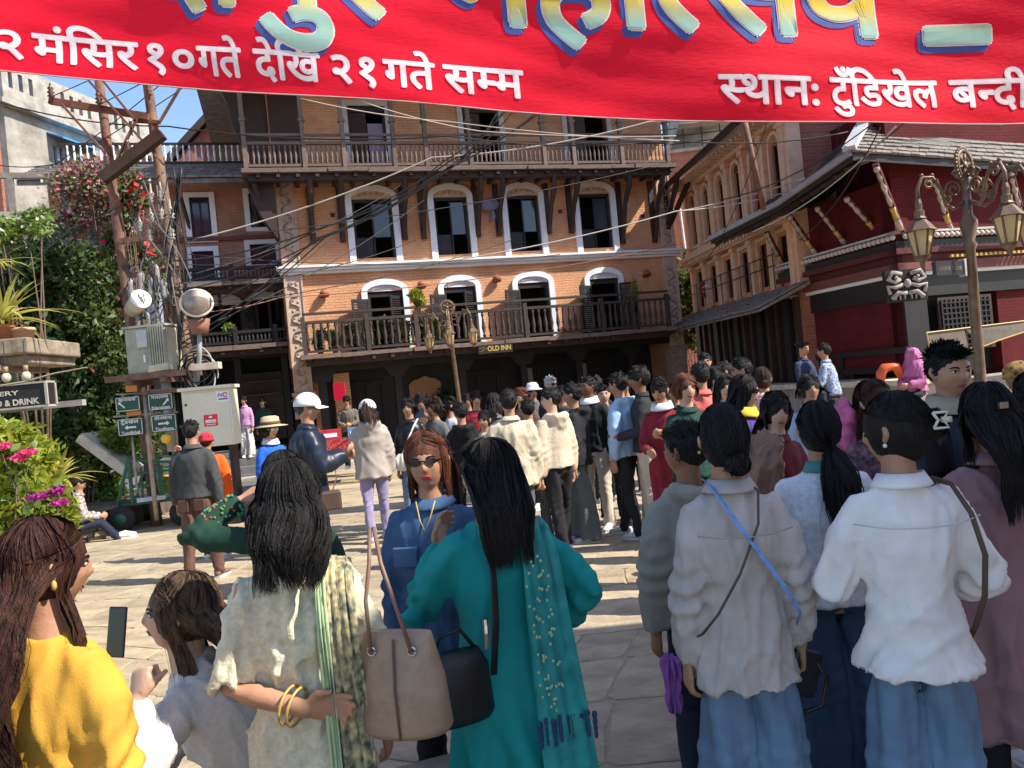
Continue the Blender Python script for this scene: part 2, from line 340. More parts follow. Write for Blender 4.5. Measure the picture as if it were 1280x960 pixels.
# upper balcony
def balcony(root, name, F, off, pxa, pxb, fa, fb, posts, n, mrail, br, prot, hang=.0, second=False, split=None):
    uA, zA = F.uz(*pxa, off); uB, zB = F.uz(*pxb, off); _, fA = F.uz(*fa, off); _, fB = F.uz(*fb, off)
    zr = (zA+zB)/2; zf = (fA+fB)/2+.06
    mb = MB(); mb.box(uA-.05, uB+.05, off-.04, off+.05, zr-.05, zr+.02); mb.box(uA, uB, off-.03, off+.03, zf+.05, zf+.11)
    if second: mb.box(uA, uB, off-.025, off+.025, zr+.16, zr+.22)
    bal = mb.build(name, mrail, root)
    # uneven plank floor edge
    rng = random.Random(n)
    mb = MB(); u = uA-.12
    while u < uB+.1:
        w = rng.uniform(.5, 1.3); w = min(w, uB+.15-u); d = rng.uniform(-.03, .03); mb.box(u, u+w-.01, off-.1+d, prot, zf-.10+rng.uniform(-.015, .015), zf+rng.uniform(-.01, .01)); u += w
    mb.build('floor_plank', GREYWOOD, bal)
    mb = MB(); mb.box(uA, uB, off+.05, off+.2, zf-.26, zf-.11); u = uA+.2
    while u < uB: mb.box(u, u+.09, off-.05, prot, zf-.2, zf-.105); u += .45
    mb.build('beam', WOOD, bal)
    for px in posts:
        u, _ = F.uz(px[0], px[1], off); u = min(max(u, uA), uB)
        m = MB(); m.box(u-.05, u+.05, off-.06, off+.06, zf, zr+.12 if not hang else hang); 
        if hang: m.box(u-.08, u+.08, off-.08, off+.08, zr+.5, zr+.56); m.box(u-.1, u+.1, off-.06, off+.06, hang-.25, hang-.05)
        m.build('post', mrail, bal)
    me = baluster_mesh(zr-zf-.16, br); me.materials.append(mrail)
    for i in range(n):
        o = link('baluster', me, None, bal); o.location = (uA+(uB-uA)*(i+.5)/n+rng.uniform(-.006, .006), off, zf+.11); o.rotation_euler = (0, rng.uniform(-.02, .02), 0)
    return bal, uA, uB, zr, zf
b1 = balcony(inn, 'upper_balcony', INN, -.95, (305, 180), (835, 176), (305, 215), (838, 208), [(305, 190), (380, 190), (430, 190), (493, 190), (533, 190), (588, 190), (680, 190), (717, 190), (777, 190), (834, 190)], 92, GREYWOOD, .032, 0, 9.7, True)
b2 = balcony(inn, 'lower_balcony', INN, -.95, (378, 403), (835, 373), (382, 447), (838, 412), [(380, 420), (460, 420), (521, 415), (658, 410), (753, 400), (791, 395), (835, 392)], 58, mat('dark_rail_wood', (.05, .038, .032), .7, .4, 8, .4, 40, stretch=(1, 1, 5), rnd=.2), .05, 0, 0, True)
# carved struts under the upper balcony
zt = b1[4]-.2
for u in (.82, 1.55, 3.12, 3.62, 5.08, 5.66, 7.08, 7.74, 9.25, 10.25, 10.7):
    mb = MB(); L = 1.25 if u not in (9.25, 10.25) else 1.6
    mb.tube([(u, -.86, zt), (u, -.74, zt-.3), (u, -.42, zt-.7), (u, -.13, zt-L), (u, -.05, zt-L-.12)], [(.07, .08), (.085, .09), (.06, .07), (.055, .06), (.07, .05)], 8); mb.box(u-.07, u+.07, -.08, .02, zt-L-.16, zt-.02)
    mb.build('strut', WOOD, inn)
for u in (0.0, 10.75):   # splayed corner braces
    mb = MB(); s = -1 if u < 5 else 1
    mb.bar((u, -.05, zt-1.3), (u+s*.45, -.75, zt-.05), .1, .12); mb.build('corner_brace', WOOD, inn)
mb = MB(); mb.prism([(-.72, 7.35), (-.02, 7.35), (-.02, 5.65), (-.2, 5.95), (-.42, 6.35)], -.6, -.1); mb.build('carved_corner_panel', WOOD, inn)
mb = MB(); mb.prism([(-1.15, 9.6), (-.65, 9.6), (-.55, 7.6), (-.8, 8.3), (-.9, 8.9)], -.7, -.5); mb.build('bargeboard', WOOD, inn)
MB().box(-.62, .98, -.4, .1, 7.5, 9.6).build('balcony_end_screen', WOOD, inn) if False else None
mb = MB(); mb.box(-.6, 0.0, .1, .2, 7.5, 9.7); mb.box(0.03, .75, -.03, -.002, 7.6, 9.5); mb.build('dark_side_panel', WOOD, inn)
# main roof
mb = MB()
mb.add([(-1.6, -2.0, 9.75), (11.9, -2.0, 9.75), (10.5, 3.0, 12.2), (.3, 3.0, 12.2), (-1.6, 8, 9.75), (11.9, 8, 9.75), (-1.6, -2.0, 9.62), (11.9, -2.0, 9.62), (11.9, 8, 9.62), (-1.6, 8, 9.62)],
       [(0, 1, 2, 3), (5, 4, 3, 2), (4, 0, 3), (1, 5, 2), (0, 6, 7, 1), (1, 7, 8, 5), (5, 8, 9, 4), (4, 9, 6, 0), (6, 9, 8, 7)])
mb.build('roof', SLATE, inn)
# ground floor: deep shaded arcade
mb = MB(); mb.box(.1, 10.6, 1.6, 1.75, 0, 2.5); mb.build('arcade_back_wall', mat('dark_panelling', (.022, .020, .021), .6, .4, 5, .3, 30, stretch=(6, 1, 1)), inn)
for u0, u1 in ((.5, .62), (1.0, 1.4),):
    MB().box(u0, u1, .3, .5, 0, 2.35).build('brick_pier', ORANGE, inn)
for u in (.72, 2.6, 4.3, 6.0, 7.6, 9.2):
    mb = MB(); mb.box(u-.09, u+.09, -.02, .2, 0, 2.4); mb.box(u-.2, u+.2, -.04, .22, 2.15, 2.4); mb.prism([(u-.35, 2.4), (u+.35, 2.4), (u+.2, 2.2), (u-.2, 2.2)], -.03, .21); mb.build('arcade_post', BLACKW, inn)
for u in (6.45, 8.1, 9.55): MB().box(u-.09, u+.07, .9, .94, .9, 2.05).build('pale_door_jamb', mat('pale_jamb', (.30, .29, .28)), inn)
mb = MB(); mb.box(.2, 10.6, -.03, .27, 2.4, 2.6); mb.build('arcade_lintel', BLACKW, inn)
mb = MB(); pts = [(3.1, 1.0), (4.0, 1.0), (4.0, 1.9), (3.86, 2.02), (3.7, 2.05), (3.55, 2.12), (3.4, 2.05), (3.24, 2.02), (3.1, 1.9)]; mb.prism(pts, 1.5, 1.58); mb.build('ochre_niche', mat('ochre_plaster', (.46, .25, .13), .8), inn)  # orange niche, ochre is the plaster's own colour
for u, w in ((1.5, .9), (4.5, 1.2), (6.3, 1.2), (8.2, 1.0)):
    mb = MB(); mb.box(u, u+.06, 1.5, 1.6, 0, 2.1); mb.box(u+w-.06, u+w, 1.5, 1.6, 0, 2.1); mb.box(u+w/2-.03, u+w/2+.03, 1.5, 1.6, 0, 2.1); mb.box(u, u+w, 1.5, 1.6, 2.04, 2.1); mb.build('dark_doorway', WOOD, inn)
mb = MB(); mb.box(0, 10.8, -.9, 1.7, -.01, .16); mb.build('stone_plinth', CONC, inn)

# ------------------------------------------------------------------ text
def glyph(txt, size=1.0, off=0.0, cut=None):
    """text -> MB-like flat mesh data in (x, z); cut drops everything right of that x"""
    cu = bpy.data.curves.new('lettering', 'FONT'); cu.body = txt; cu.size = size; cu.offset = off; cu.resolution_u = 3
    ob = bpy.data.objects.new('lettering', cu); COL.objects.link(ob); bpy.context.view_layer.update()
    me = bpy.data.meshes.new_from_object(ob.evaluated_get(bpy.context.evaluated_depsgraph_get())); bpy.data.objects.remove(ob); bpy.data.curves.remove(cu)
    bm = bmesh.new(); bm.from_mesh(me); bpy.data.meshes.remove(me)
    if cut is not None: bmesh.ops.bisect_plane(bm, geom=bm.verts[:]+bm.edges[:]+bm.faces[:], plane_co=(cut, 0, 0), plane_no=(1, 0, 0), clear_outer=True)
    return bm
def text_obj(name, txt, mat_, parent, loc, size, width=None, off=0.0, bold=0.0, rz=0, extr=.004):
    """flat lettering on a vertical face: local x along, z up"""
    bm = glyph(txt, size, bold*size); xs = [v.co.x for v in bm.verts]; x0, x1 = min(xs), max(xs); k = (width/(x1-x0)) if width else 1
    for v in bm.verts: v.co = Vector(((v.co.x-x0)*k, 0, v.co.y))
    me = bpy.data.meshes.new(name); bm.to_mesh(me); bm.free()
    o = link(name, me, mat_, parent); o.location = loc; o.rotation_euler = (0, 0, rz); return o
GOLD = mat('gold_lettering', (.50, .34, .09), .5)
uS, zS = INN.uz(598, 443, -1.15); uS2, zS2 = INN.uz(641, 438, -1.15)
sg = empty('inn_sign', INN.w(uS, -1.16, zS), INN.rz, 'dark wooden board with gold OLD INN lettering hanging under the lower balcony', 'sign')
MB().box(0, uS2-uS, -.02, .02, 0, .22).build('board', BLACKW, sg); text_obj('lettering', 'OLD INN', GOLD, sg, (.24, -.024, .06), .17, (uS2-uS)*.68, bold=.03)
mb = MB()
for a in ((.03, .05), (.09, .1), (.03, .13)): mb.bar((a[0], -.024, a[1]), (a[0]+.13, -.024, a[1]+.04), .02, .005)
mb.build('emblem', GOLD, sg)
for x in (.1, .8): MB().tube([(x, 0, .22), (x, .02, .36)], .006, 5).build('hanger', IRON, sg)

# ------------------------------------------------------------------ annex on the left
AF = Frame(tuple(INN.w(0, 1.0, 0))[:2], (.958, .286))
ORANGE_SHADED = brick_mat('shaded_orange_brick', (.47, .25, .165), (.42, .22, .145), (.36, .20, .14), .24, .07, .01, .7, stain=.35)  # orange brick again, darkened: the annex's shade is put into the colour
an = empty('annex_house', AF.o, AF.rz, 'narrow orange house with white framed windows and two black balconies left of the inn', 'building')
AW = []
for (x0, x1, y0, y1) in ((236, 266, 247, 298), (310, 342, 242, 284), (239, 270, 315, 350), (312, 346, 306, 330)):
    a, z1 = AF.uz(x0, y0); b, z0 = AF.uz(x1, y1); AW.append((a, b, z0, z1))
AD = [(-1.9, -1.0, 3.3, 4.35), (-.72, -.05+.0, 3.3, 4.5)]
mb = MB(); wall(mb, -5.2, 0, 3.2, 7.55, AW+[(-1.95, -1.05, 3.3, 4.35), (-.75, -.03, 3.3, 4.45)]); mb.build('wall', ORANGE_SHADED, an)
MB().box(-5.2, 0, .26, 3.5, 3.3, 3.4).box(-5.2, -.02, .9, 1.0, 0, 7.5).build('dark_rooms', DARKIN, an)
MB().box(-5.2, -4.95, .25, 4, 0, 7.5).build('side_wall', ORANGE_SHADED, an)
for (a, b, z0, z1) in AW:
    mb = MB(); mb.box(a-.13, a, -.06, .1, z0-.1, z1+.12); mb.box(b, b+.13, -.06, .1, z0-.1, z1+.12); mb.box(a, b, -.06, .1, z1, z1+.12); mb.box(a, b, -.06, .1, z0-.1, z0); w = mb.build('window', WHITE, an)
    mb = MB(); mb.box(a, a+.05, .03, .09, z0, z1); mb.box(b-.05, b, .03, .09, z0, z1); mb.box((a+b)/2-.02, (a+b)/2+.02, .03, .09, z0, z1); mb.box(a, b, .03, .09, z1-.05, z1); mb.build('frame', BLACKW, w)
    MB().box(a+.05, b-.05, .08, .09, z0, z1-.05).build('pane', GLASS, w)
for (a, b, zt_) in ((-1.95, -1.05, 4.35), (-.75, -.03, 4.45)):
    mb = MB(); c = (a+b)/2; mb.prism(arc(c, zt_, (b-a)/2+.05, .28, 10), -.05, .05); w = mb.build('arch_fan', WHITE, an)
    mb = MB(); mb.box(a, a+.08, .02, .1, 3.3, zt_); mb.box(b-.08, b, .02, .1, 3.3, zt_); mb.box(c-.04, c+.04, .02, .1, 3.3, zt_); mb.build('frame', BLACKW, w)
    louvre_leaf(w, a, -.05, 3.35, zt_-.05, .4, rad(215))
mb = MB(); z = (AF.uz(215, 308)[1]+AF.uz(330, 290)[1])/2; mb.box(-5.2, 0, -.1, 0, z-.05, z+.06); mb.build('string_course', mat('maroon_paint', (.16, .05, .04)), an)
zb = b2[3]
balcony(an, 'balcony', AF, -.8, (222, 342), (352, 327), (222, 362), (352, 348), [(222, 350), (290, 345), (350, 340)], 26, BLACKW, .03, 0)
balcony(an, 'balcony', AF, -.8, (238, 420), (357, 409), (238, 440), (358, 430), [(240, 430), (295, 425), (345, 420)], 24, BLACKW, .035, 0)
for u in (-2.6, -1.55, -.9, -.2):
    MB().bar((u, -.05, 3.9), (u+.02, -.7, 4.75), .09, .09).build('strut', BLACKW, an)
for u in (-2.1, -.45): MB().bar((u, -.02, 6.3), (u-.12, -.3, 7.05), .06, .08).build('bracket', WOOD, an)
mb = MB()
for u in (-3.2, -2.35, -1.3, -.15): mb.box(u-.08, u+.08, -.02, .15, 0, 3.2)
mb.box(-5.2, 0, -.03, .26, 2.95, 3.2); mb.build('shopfront_frame', BLACKW, an)
mb = MB(); mb.box(-1.28, -.25, .8, .86, .8, 2.6); mb.build('shop_back_panel', mat('shop_panel', (.10, .075, .06), .7), an)
for z in (1.2, 1.6, 2.0, 2.35): MB().box(-1.2, -.35, .55, .8, z, z+.03).build('shop_shelf', GREYWOOD, an)
# slate roof of the annex
def slate_rows(parent, corners, rows, nper, m, name='slates', th=.025, seed=1):
    """overlapping uneven slates on the quad corners: lower-left, lower-right, upper-right, upper-left"""
    a, b, c, d = [Vector(q) for q in corners]; rng = random.Random(seed); mb = MB(); nrm = (b-a).cross(d-a).normalized()
    for r in range(rows):
        v0 = r/rows-.02; v1 = (r+1.35)/rows; L0 = a.lerp(d, v0); R0 = b.lerp(c, v0); L1 = a.lerp(d, min(v1, 1)); R1 = b.lerp(c, min(v1, 1)); u = -rng.random()*.5/nper
        while u < 1:
            w = rng.uniform(.6, 1.4)/nper; u0, u1 = max(u, 0), min(u+w-.04/nper, 1); u += w
            if u1-u0 < .2/nper: continue
            j = rng.uniform(-.06, .10)/rows
            def P(uu, lo): return (L0+(d-a)*j).lerp(R0+(c-b)*j, uu) if lo else L1.lerp(R1, uu)
            h = th*rng.uniform(.7, 1.5)
            p = [P(u0, 1)+nrm*(th+h), P(u1, 1)+nrm*(th+h*rng.uniform(.8, 1.2)), P(u1, 0)+nrm*.004, P(u0, 0)+nrm*.004]
            q = [P(u0, 1)+nrm*(h*.2), P(u1, 1)+nrm*(h*.2)]
            mb.add(p+q, [(0, 1, 2, 3), (0, 4, 5, 1), (0, 3, 4), (1, 5, 2)])
    return tag(mb.build(name, m, parent), kind='stuff')
uL, zL = AF.uz(150, 243, -.9); uR, zR = AF.uz(330, 203, -.9)
ez = 7.35
mb = MB(); mb.add([(-5.6, -.9, ez), (.3, -.9, ez), (.3, 1.2, ez+.95), (-5.6, 1.2, ez+.95), (-5.6, -.9, ez-.12), (.3, -.9, ez-.12), (.3, 1.2, ez+.8), (-5.6, 1.2, ez+.8)], [(0, 1, 2, 3), (0, 4, 5, 1), (4, 7, 6, 5), (0, 3, 7, 4), (1, 5, 6, 2)])
rf = mb.build('roof', SLATE, an); slate_rows(rf, [(-5.6, -.93, ez+.01), (.3, -.93, ez+.01), (.3, 1.2, ez+.97), (-5.6, 1.2, ez+.97)], 8, 22, SLATE)
mb = MB(); mb.box(-5.2, .2, 1.4, 1.45, 8.9, 8.97); mb.box(-5.2, .2, 1.4, 1.45, 8.4, 8.46); mb.build('terrace_rail', BLACKW, an)
me = baluster_mesh(.45, .035); me.materials.append(WHITE)
for i in range(34):
    o = link('baluster', me, None, an); o.location = (-5+.155*i, 1.42, 8.45)
# steps to the annex
st = empty('stone_steps', AF.w(-2.6, -1.2, 0), AF.rz, 'dark stone steps climbing to the shop doorway behind the cream cabinet', 'steps')
for k in range(4): MB().box(-.6, 2.3, -.9+.34*k, 1.3, .17*k-.01, .17*(k+1)-.006).build('step', mat('step_stone', (.13, .13, .13), .8, .3, 5, .5, 30), st)
kb = MB().box(-1.6, 3.0, -1.9, -1.3, -.02, .17).build('kerb', CONC); kb.location = AF.w(-2.6, -1.2, 0); kb.rotation_euler = (0, 0, AF.rz); tag(kb, kind='structure')

# ------------------------------------------------------------------ gabled red house behind
G0 = at(215, 206, 26); G1 = at(303, 199, 26); GA = at(262, 153, 26)
gb = empty('gabled_house', (GA.x, 26, 0), rad(8), 'dark red gable end with dark roof edges rising behind the annex roof', 'building')
w2 = (G1.x-G0.x)/2+.2; zt0 = G0.z-.1
MB().prism([(-w2, 0), (w2, 0), (w2, zt0), (0, GA.z), (-w2, zt0)], 0, 4).build('gable_wall', mat('salmon_red_plaster', (.30, .10, .07), .85, .2, 4, .3), gb)
mb = MB()
for s in (-1, 1): mb.bar((0, -.25, GA.z+.12), (s*(w2+.4), -.25, zt0-.25), .22, .16, up=(0, 1, 0)); mb.bar((0, 2, GA.z+.14), (s*(w2+.5), 2, zt0-.3), 4.6, .08, up=(-s*.5, 0, 1))
mb.build('roof', WOOD, gb)
MB().ball((.1, -.03, GA.z-1.1), (.35, .06, .35), 16, 8).build('round_emblem', mat('maroon_paint', (1, 1, 1)), gb, True)

# ------------------------------------------------------------------ old concrete house at the far left
NC = at(12, 300, 24); CF = Frame((NC.x, NC.y), (.25, .968))    # u runs away from the camera, its sunny side faces right
ch = empty('concrete_house', (NC.x, NC.y, 0), 0, 'stained old concrete house with blue awning over grey shuttered windows', 'building')
ch.rotation_euler = (0, 0, CF.rz)
CPL = mat('stained_plaster', (.30, .275, .23), .9, .6, .9, .5, 20, detail=9)  # old plaster, stains mottled into the colour
def cz(px, py): return CF.uz(px, py)
zt = cz(40, 150)[1]
wz = [cz(57, 178), cz(104, 213)]
zb_ = 7.9 if zt < 8.5 else zt-2.4
Lc = 6.5
hole = (wz[0][0], wz[1][0], min(wz[0][1], wz[1][1])-.9, wz[0][1])
mb = MB(); wall(mb, 0, Lc, 0, zt, [(hole[0], hole[1], zt-2.6, zt-.75)], y=-.25, th=.25); mb.build('side_wall', CPL, ch)
mb = MB(); mb.box(-.1, .0, 0, 7, 0, zt); mb.build('brick_front', RAWBRICK, ch)
mb = MB(); mb.box(-.3, Lc+.3, -.55, 7, zt, zt+.14); mb.build('roof_slab', CONC, ch)
mb = MB(); mb.box(-.2, Lc, -.5, -.35, zt+.14, zt+.55); mb.box(-.2, Lc, -.5, -.35, zt+1.1, zt+1.35); u = -.2; k = 0
while u < Lc:
    w = 1.1 if k % 4 == 3 else .22; mb.box(u, u+w, -.5, -.35, zt+.55, zt+1.1); u += w+.16; k += 1
mb.box(-.2, 0, -.35, 7, zt+.14, zt+1.35)
mb.build('parapet', CONC, ch)
h0, h1 = hole[0], hole[1]
mb = MB(); mb.box(h0, h1, -.2, -.12, zt-2.6, zt-2.52); n = 6
for i in range(n+1): x = h0+(h1-h0)*i/n; mb.box(x-.04, x+.04, -.24, -.12, zt-2.6, zt-.75)
fr = mb.build('window_frame', mat('pale_grey_paint', (.42, .45, .47)), ch); MB().box(h0, h1, -.1, -.08, zt-2.6, zt-.75).build('pane', mat('grey_blue_glass', (.14, .18, .21), .2, spec=.6), fr)
mb = MB(); mb.add([(h0-.2, -.9, zt-.62), (h1+.3, -.9, zt-.62), (h1+.3, -.27, zt-.35), (h0-.2, -.27, zt-.35), (h0-.2, -.9, zt-.67), (h1+.3, -.9, zt-.67), (h1+.3, -.27, zt-.40), (h0-.2, -.27, zt-.40)], [(0, 1, 2, 3), (4, 7, 6, 5), (0, 4, 5, 1), (1, 5, 6, 2), (3, 2, 6, 7), (0, 3, 7, 4)])
mb.build('awning', mat('blue_sheet', (.04, .28, .62), .5), ch)

# terrace building with painted arches, in front of the concrete house
T0 = at(0, 290, 15); TF = Frame((T0.x-3, T0.y-1.2), (.95, .31))
tb = empty('painted_building', TF.o, TF.rz, 'grey blue building painted with arches below a railed terrace at far left', 'building')
uA, zA = TF.uz(0, 285); uB, zB = TF.uz(150, 268)
zz = (zA+zB)/2; ub = uB-.1
MB().box(-2, ub, 0, .3, 0, zz-.15).build('wall', mat('grey_mural_wall', (.20, .22, .28), .9, .35, 2.5, .3), tb)
MB().box(-2.2, ub+.2, -.6, 2.6, zz-.15, zz+.06).build('terrace_slab', CONC, tb)
mb = MB(); mb.box(-2, ub+.1, -.5, -.42, zz+.72, zz+.82); u = -1.8
while u < ub: mb.box(u, u+.1, -.5, -.42, zz+.06, zz+.72); u += .9
mb.build('terrace_rail', mat('weathered_concrete_rail', (.18, .165, .15), .9, .3), tb)
for i in range(6):
    u = .9+.95*i; mb = MB(); arch_band(mb, u, zz-1.2, .3, .42, .07, -.02, 0); mb.box(u-.37, u-.3, -.02, 0, zz-2.2, zz-1.2); mb.box(u+.3, u+.37, -.02, 0, zz-2.2, zz-1.2); a = mb.build('painted_arch', mat('mural_blue_white', (.42, .46, .58)), tb)
    MB().prism(arc(u, zz-1.2, .29, .4, 8)+[(u-.29, zz-2.2), (u+.29, zz-2.2)], -.012, -.003).build('arch_infill', mat('mural_dark', (.10, .11, .20)), a)
mb = MB(); U, V_ = 22, 3
for i, (a, b, c_, h) in enumerate(((1.1, 1.9, 'washing_white', .75), (2.0, 2.5, 'washing_blue', .6), (2.55, 3.2, 'washing_white', .7))):
    vs = []; n = 14
    for j in range(5):
        for k in range(n+1): vs.append((a+(b-a)*k/n, -.56+.03*math.sin(k*1.7+i)*(j/4), zz+.84-h*j/4))
    m = MB().add(vs, [(j*(n+1)+k, j*(n+1)+k+1, (j+1)*(n+1)+k+1, (j+1)*(n+1)+k) for j in range(4) for k in range(n)])
    o = m.build('laundry_cloth', mat(c_, (.70, .72, .74) if 'white' in c_ else (.25, .55, .68), .9, .2, 20), None, True); o.location = TF.o; o.rotation_euler = (0, 0, TF.rz)
    sm = o.modifiers.new('solid', 'SOLIDIFY'); sm.thickness = .006
    tag(o, ['white patterned cloth hung over the terrace rail, left of the blue one', 'light blue cloth hung over the terrace rail', 'white patterned cloth hung over the terrace rail, right of the blue one'][i], 'laundry', 'laundry on the terrace rail')
# pinkish awning
o = MB().box(1.6, 4.6, -1.3, -.03, zz-2.0, zz-1.96).build('cloth_awning', mat('pale_pink_cloth', (.62, .52, .56), .9)); o.location = TF.o+Vector((0, 0, 0)); o.rotation_euler = (rad(0), 0, TF.rz); tag(o, 'pale pinkish cloth awning below the painted arches', 'awning')

# ------------------------------------------------------------------ long pink building on the right
PC = at(873, 400, 22.6); PF = Frame((PC.x, PC.y), (.11, -.994))    # u runs towards the camera
pb = empty('arcaded_building', (PC.x, PC.y, 0), PF.rz, 'long peach building with white pilasters, arched windows and sloping canopy between inn and temple', 'building')
PL = PF.uz(992, 260)[0]
PEACH = mat('peach_plaster', (.60, .235, .11), .85, .2, 4, .3)
CRM = mat('cream_moulding', (.64, .43, .29), .7, .15, 6, .3)
mb = MB(); nb = 6; bay = PL/nb; PH = []
for i in range(nb):
    c = bay*(i+.5); PH += [(c-.22, c+.22, 5.15, 6.35), (c-.25, c+.25, 3.35, 4.35)]
wall(mb, 0, PL, 3.1, 6.9, PH, 0, .25); mb.build('wall', PEACH, pb)
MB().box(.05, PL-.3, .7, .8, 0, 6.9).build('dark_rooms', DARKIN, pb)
MB().box(PL-.12, PL, .0, 4.5, 0, 9.5).build('end_wall', RAWBRICK, pb)
MB().box(PL-.02, PL+.1, -.06, .25, 3.1, 7.2).build('corner_quoin', CRM, pb)
MB().box(0, .12, .25, 4.5, 0, 6.9).build('far_end_wall', RAWBRICK, pb)
for i in range(nb):
    c = bay*(i+.5)
    mb = MB(); arch_band(mb, c, 6.35, .22, .2, .09, -.08, .02); mb.box(c-.31, c-.22, -.08, .02, 5.1, 6.35); mb.box(c+.22, c+.31, -.08, .02, 5.1, 6.35); mb.box(c-.34, c+.34, -.1, .02, 5.02, 5.1); w = mb.build('arched_window', CRM, pb)
    MB().prism(arc(c, 6.352, .22, .19, 8), 0, .05).build('fanlight', DARKIN, w)
    mb = MB(); mb.box(c-.22, c-.17, .05, .1, 5.15, 6.35); mb.box(c+.17, c+.22, .05, .1, 5.15, 6.35); mb.box(c-.02, c+.02, .05, .1, 5.15, 6.35); mb.build('frame', BLACKW, w)
    mb = MB(); mb.box(c-.32, c-.25, -.06, .02, 3.3, 4.42); mb.box(c+.25, c+.32, -.06, .02, 3.3, 4.42); mb.box(c-.32, c+.32, -.07, .02, 4.42, 4.5); w = mb.build('window', CRM, pb)
    mb = MB(); mb.box(c-.25, c-.21, .05, .1, 3.35, 4.35); mb.box(c+.21, c+.25, .05, .1, 3.35, 4.35); mb.box(c-.02, c+.02, .05, .1, 3.35, 4.35); mb.build('frame', BLACKW, w)
for i in range(nb+1):
    u = min(max(bay*i, .1), PL-.1)
    for z0, z1 in ((3.1, 4.55), (4.95, 6.7)):
        mb = MB(); mb.box(u-.09, u+.09, -.13, .01, z0, z1); mb.box(u-.13, u+.13, -.17, .01, z1-.12, z1); mb.box(u-.13, u+.13, -.17, .01, z0, z0+.12); mb.build('pilaster', CRM, pb, bevel=.008)
mb = MB(); mb.box(-.1, PL+.1, -.25, .01, 4.55, 4.68); mb.box(-.15, PL+.15, -.4, .01, 4.68, 4.78); mb.box(-.1, PL+.1, -.2, .01, 4.78, 4.95); u = 0
while u < PL: mb.box(u, u+.08, -.36, -.25, 4.58, 4.68); u += .2
mb.build('cornice', CRM, pb)
mb = MB(); mb.box(-.1, PL+.1, -.2, .01, 6.7, 6.9); u = 0
while u < PL: mb.box(u, u+.09, -.5, -.2, 6.78, 6.9); u += .24
mb.build('dentils', CRM, pb)
mb = MB(); mb.bar((-.6, -.75, 6.85), (PL+.6, -.75, 6.98), .06, .14); mb.add([(-.6, -.8, 6.92), (PL+.6, -.8, 7.05), (PL+.6, 2.4, 8.9), (-.6, 2.4, 8.9), (-.6, -.8, 6.86), (PL+.6, -.8, 6.99), (PL+.6, 2.4, 8.8), (-.6, 2.4, 8.8)], [(0, 1, 2, 3), (4, 7, 6, 5), (0, 4, 5, 1), (1, 5, 6, 2), (0, 3, 7, 4)]); mb.build('roof', WOOD, pb)
# canopy and its posts
cz0 = 2.72
mb = MB(); mb.add([(-.5, -1.15, cz0), (PL+.4, -1.15, cz0), (PL+.4, 0, cz0+.5), (-.5, 0, cz0+.5), (-.5, -1.15, cz0-.06), (PL+.4, -1.15, cz0-.06), (PL+.4, 0, cz0+.42), (-.5, 0, cz0+.42)], [(0, 1, 2, 3), (4, 7, 6, 5), (0, 4, 5, 1), (1, 5, 6, 2), (0, 3, 7, 4)])
cp = mb.build('canopy', SLATE, pb); slate_rows(cp, [(-.5, -1.17, cz0+.01), (PL+.4, -1.17, cz0+.01), (PL+.4, 0, cz0+.52), (-.5, 0, cz0+.52)], 6, 24, SLATE, seed=4)
for i in range(14):
    u = .1+(PL-.3)*i/13; mb = MB(); wdt = .07 if i % 3 else .14; mb.box(u-wdt, u+wdt, -.1, .12, 0, 2.95); mb.build('shop_post', WOOD if i % 3 else BLACKW, pb)
for i in range(0, 13, 2):
    u = .1+(PL-.3)*(i+.5)/13; MB().box(u-.015, u+.015, .2, .24, .9, 2.6).build('pale_strip', mat('pale_jamb', (1, 1, 1)), pb)
mb = MB(); mb.tube([(.3, -.3, 3.7), (PL-.5, -.3, 3.7)], .015, 5); mb.tube([(.3, -.3, 3.95), (PL-.5, -.3, 3.95)], .015, 5); u = .3
while u < PL-.5: mb.tube([(u, -.3, 3.2), (u, -.3, 3.95)], .012, 5); u += .6
mb.build('iron_railing', IRON, pb)
# round red sign on a bracket
p = at(885, 361, 21.5)
sg = empty('round_sign', p, rad(8), 'small round maroon sign with white lettering on the peach building', 'sign')
MB().tube([(0, .03, 0), (0, -.03, 0)], .27, 24).build('disc', mat('sign_maroon', (.28, .04, .04), .5), sg, False)
mb = MB(); mb.prism([(-.2, .03), (-.05, .14), (.02, .08), (.12, .16), (.2, .05), (.05, .06)], -.037, -.032); mb.build('mountain_mark', mat('sign_white', (.72, .7, .68)), sg)
text_obj('lettering', 'HOTEL', mat('sign_white', (1, 1, 1)), sg, (-.16, -.036, -.1), .1, .32, bold=.02)
MB().bar((.2, 0, 0), (.6, .1, 0), .03).build('bracket', IRON, sg)

# ------------------------------------------------------------------ brick backdrop in the gap
q = at(835, 250, 30)
bk = empty('brick_backdrop_house', (q.x-.6, 30, 0), rad(-6), 'bare brick house with rooftop railing seen in the gap right of the inn', 'building')
za = at(850, 192, 30).z
MB().box(0, 6, 0, 6, 0, za).build('wall', RAWBRICK, bk)
mb = MB(); mb.box(-.1, 6.1, -.1, 6, za, za+.12); mb.build('roof_slab', CONC, bk)
mb = MB()
for z in (.35, .65, .95): mb.tube([(0, 0, za+z), (6, 0, za+z)], .02, 5)
for i in range(9): mb.tube([(i*.7, 0, za), (i*.7, 0, za+1)], .025, 5)
mb.build('roof_railing', IRON, bk)
mb = MB(); mb.box(1.2, 3.4, -.6, 3, za+.9, za+2.0); mb.build('water_tank_room', CPL, bk)
MB().tube([(.62, -.1, za-2.2), (1.0, -.1, za-2.2), (1.1, -.1, za-5.4)], .05, 6).build('drain_pipe', mat('pipe_white', (.6, .62, .64)), bk)

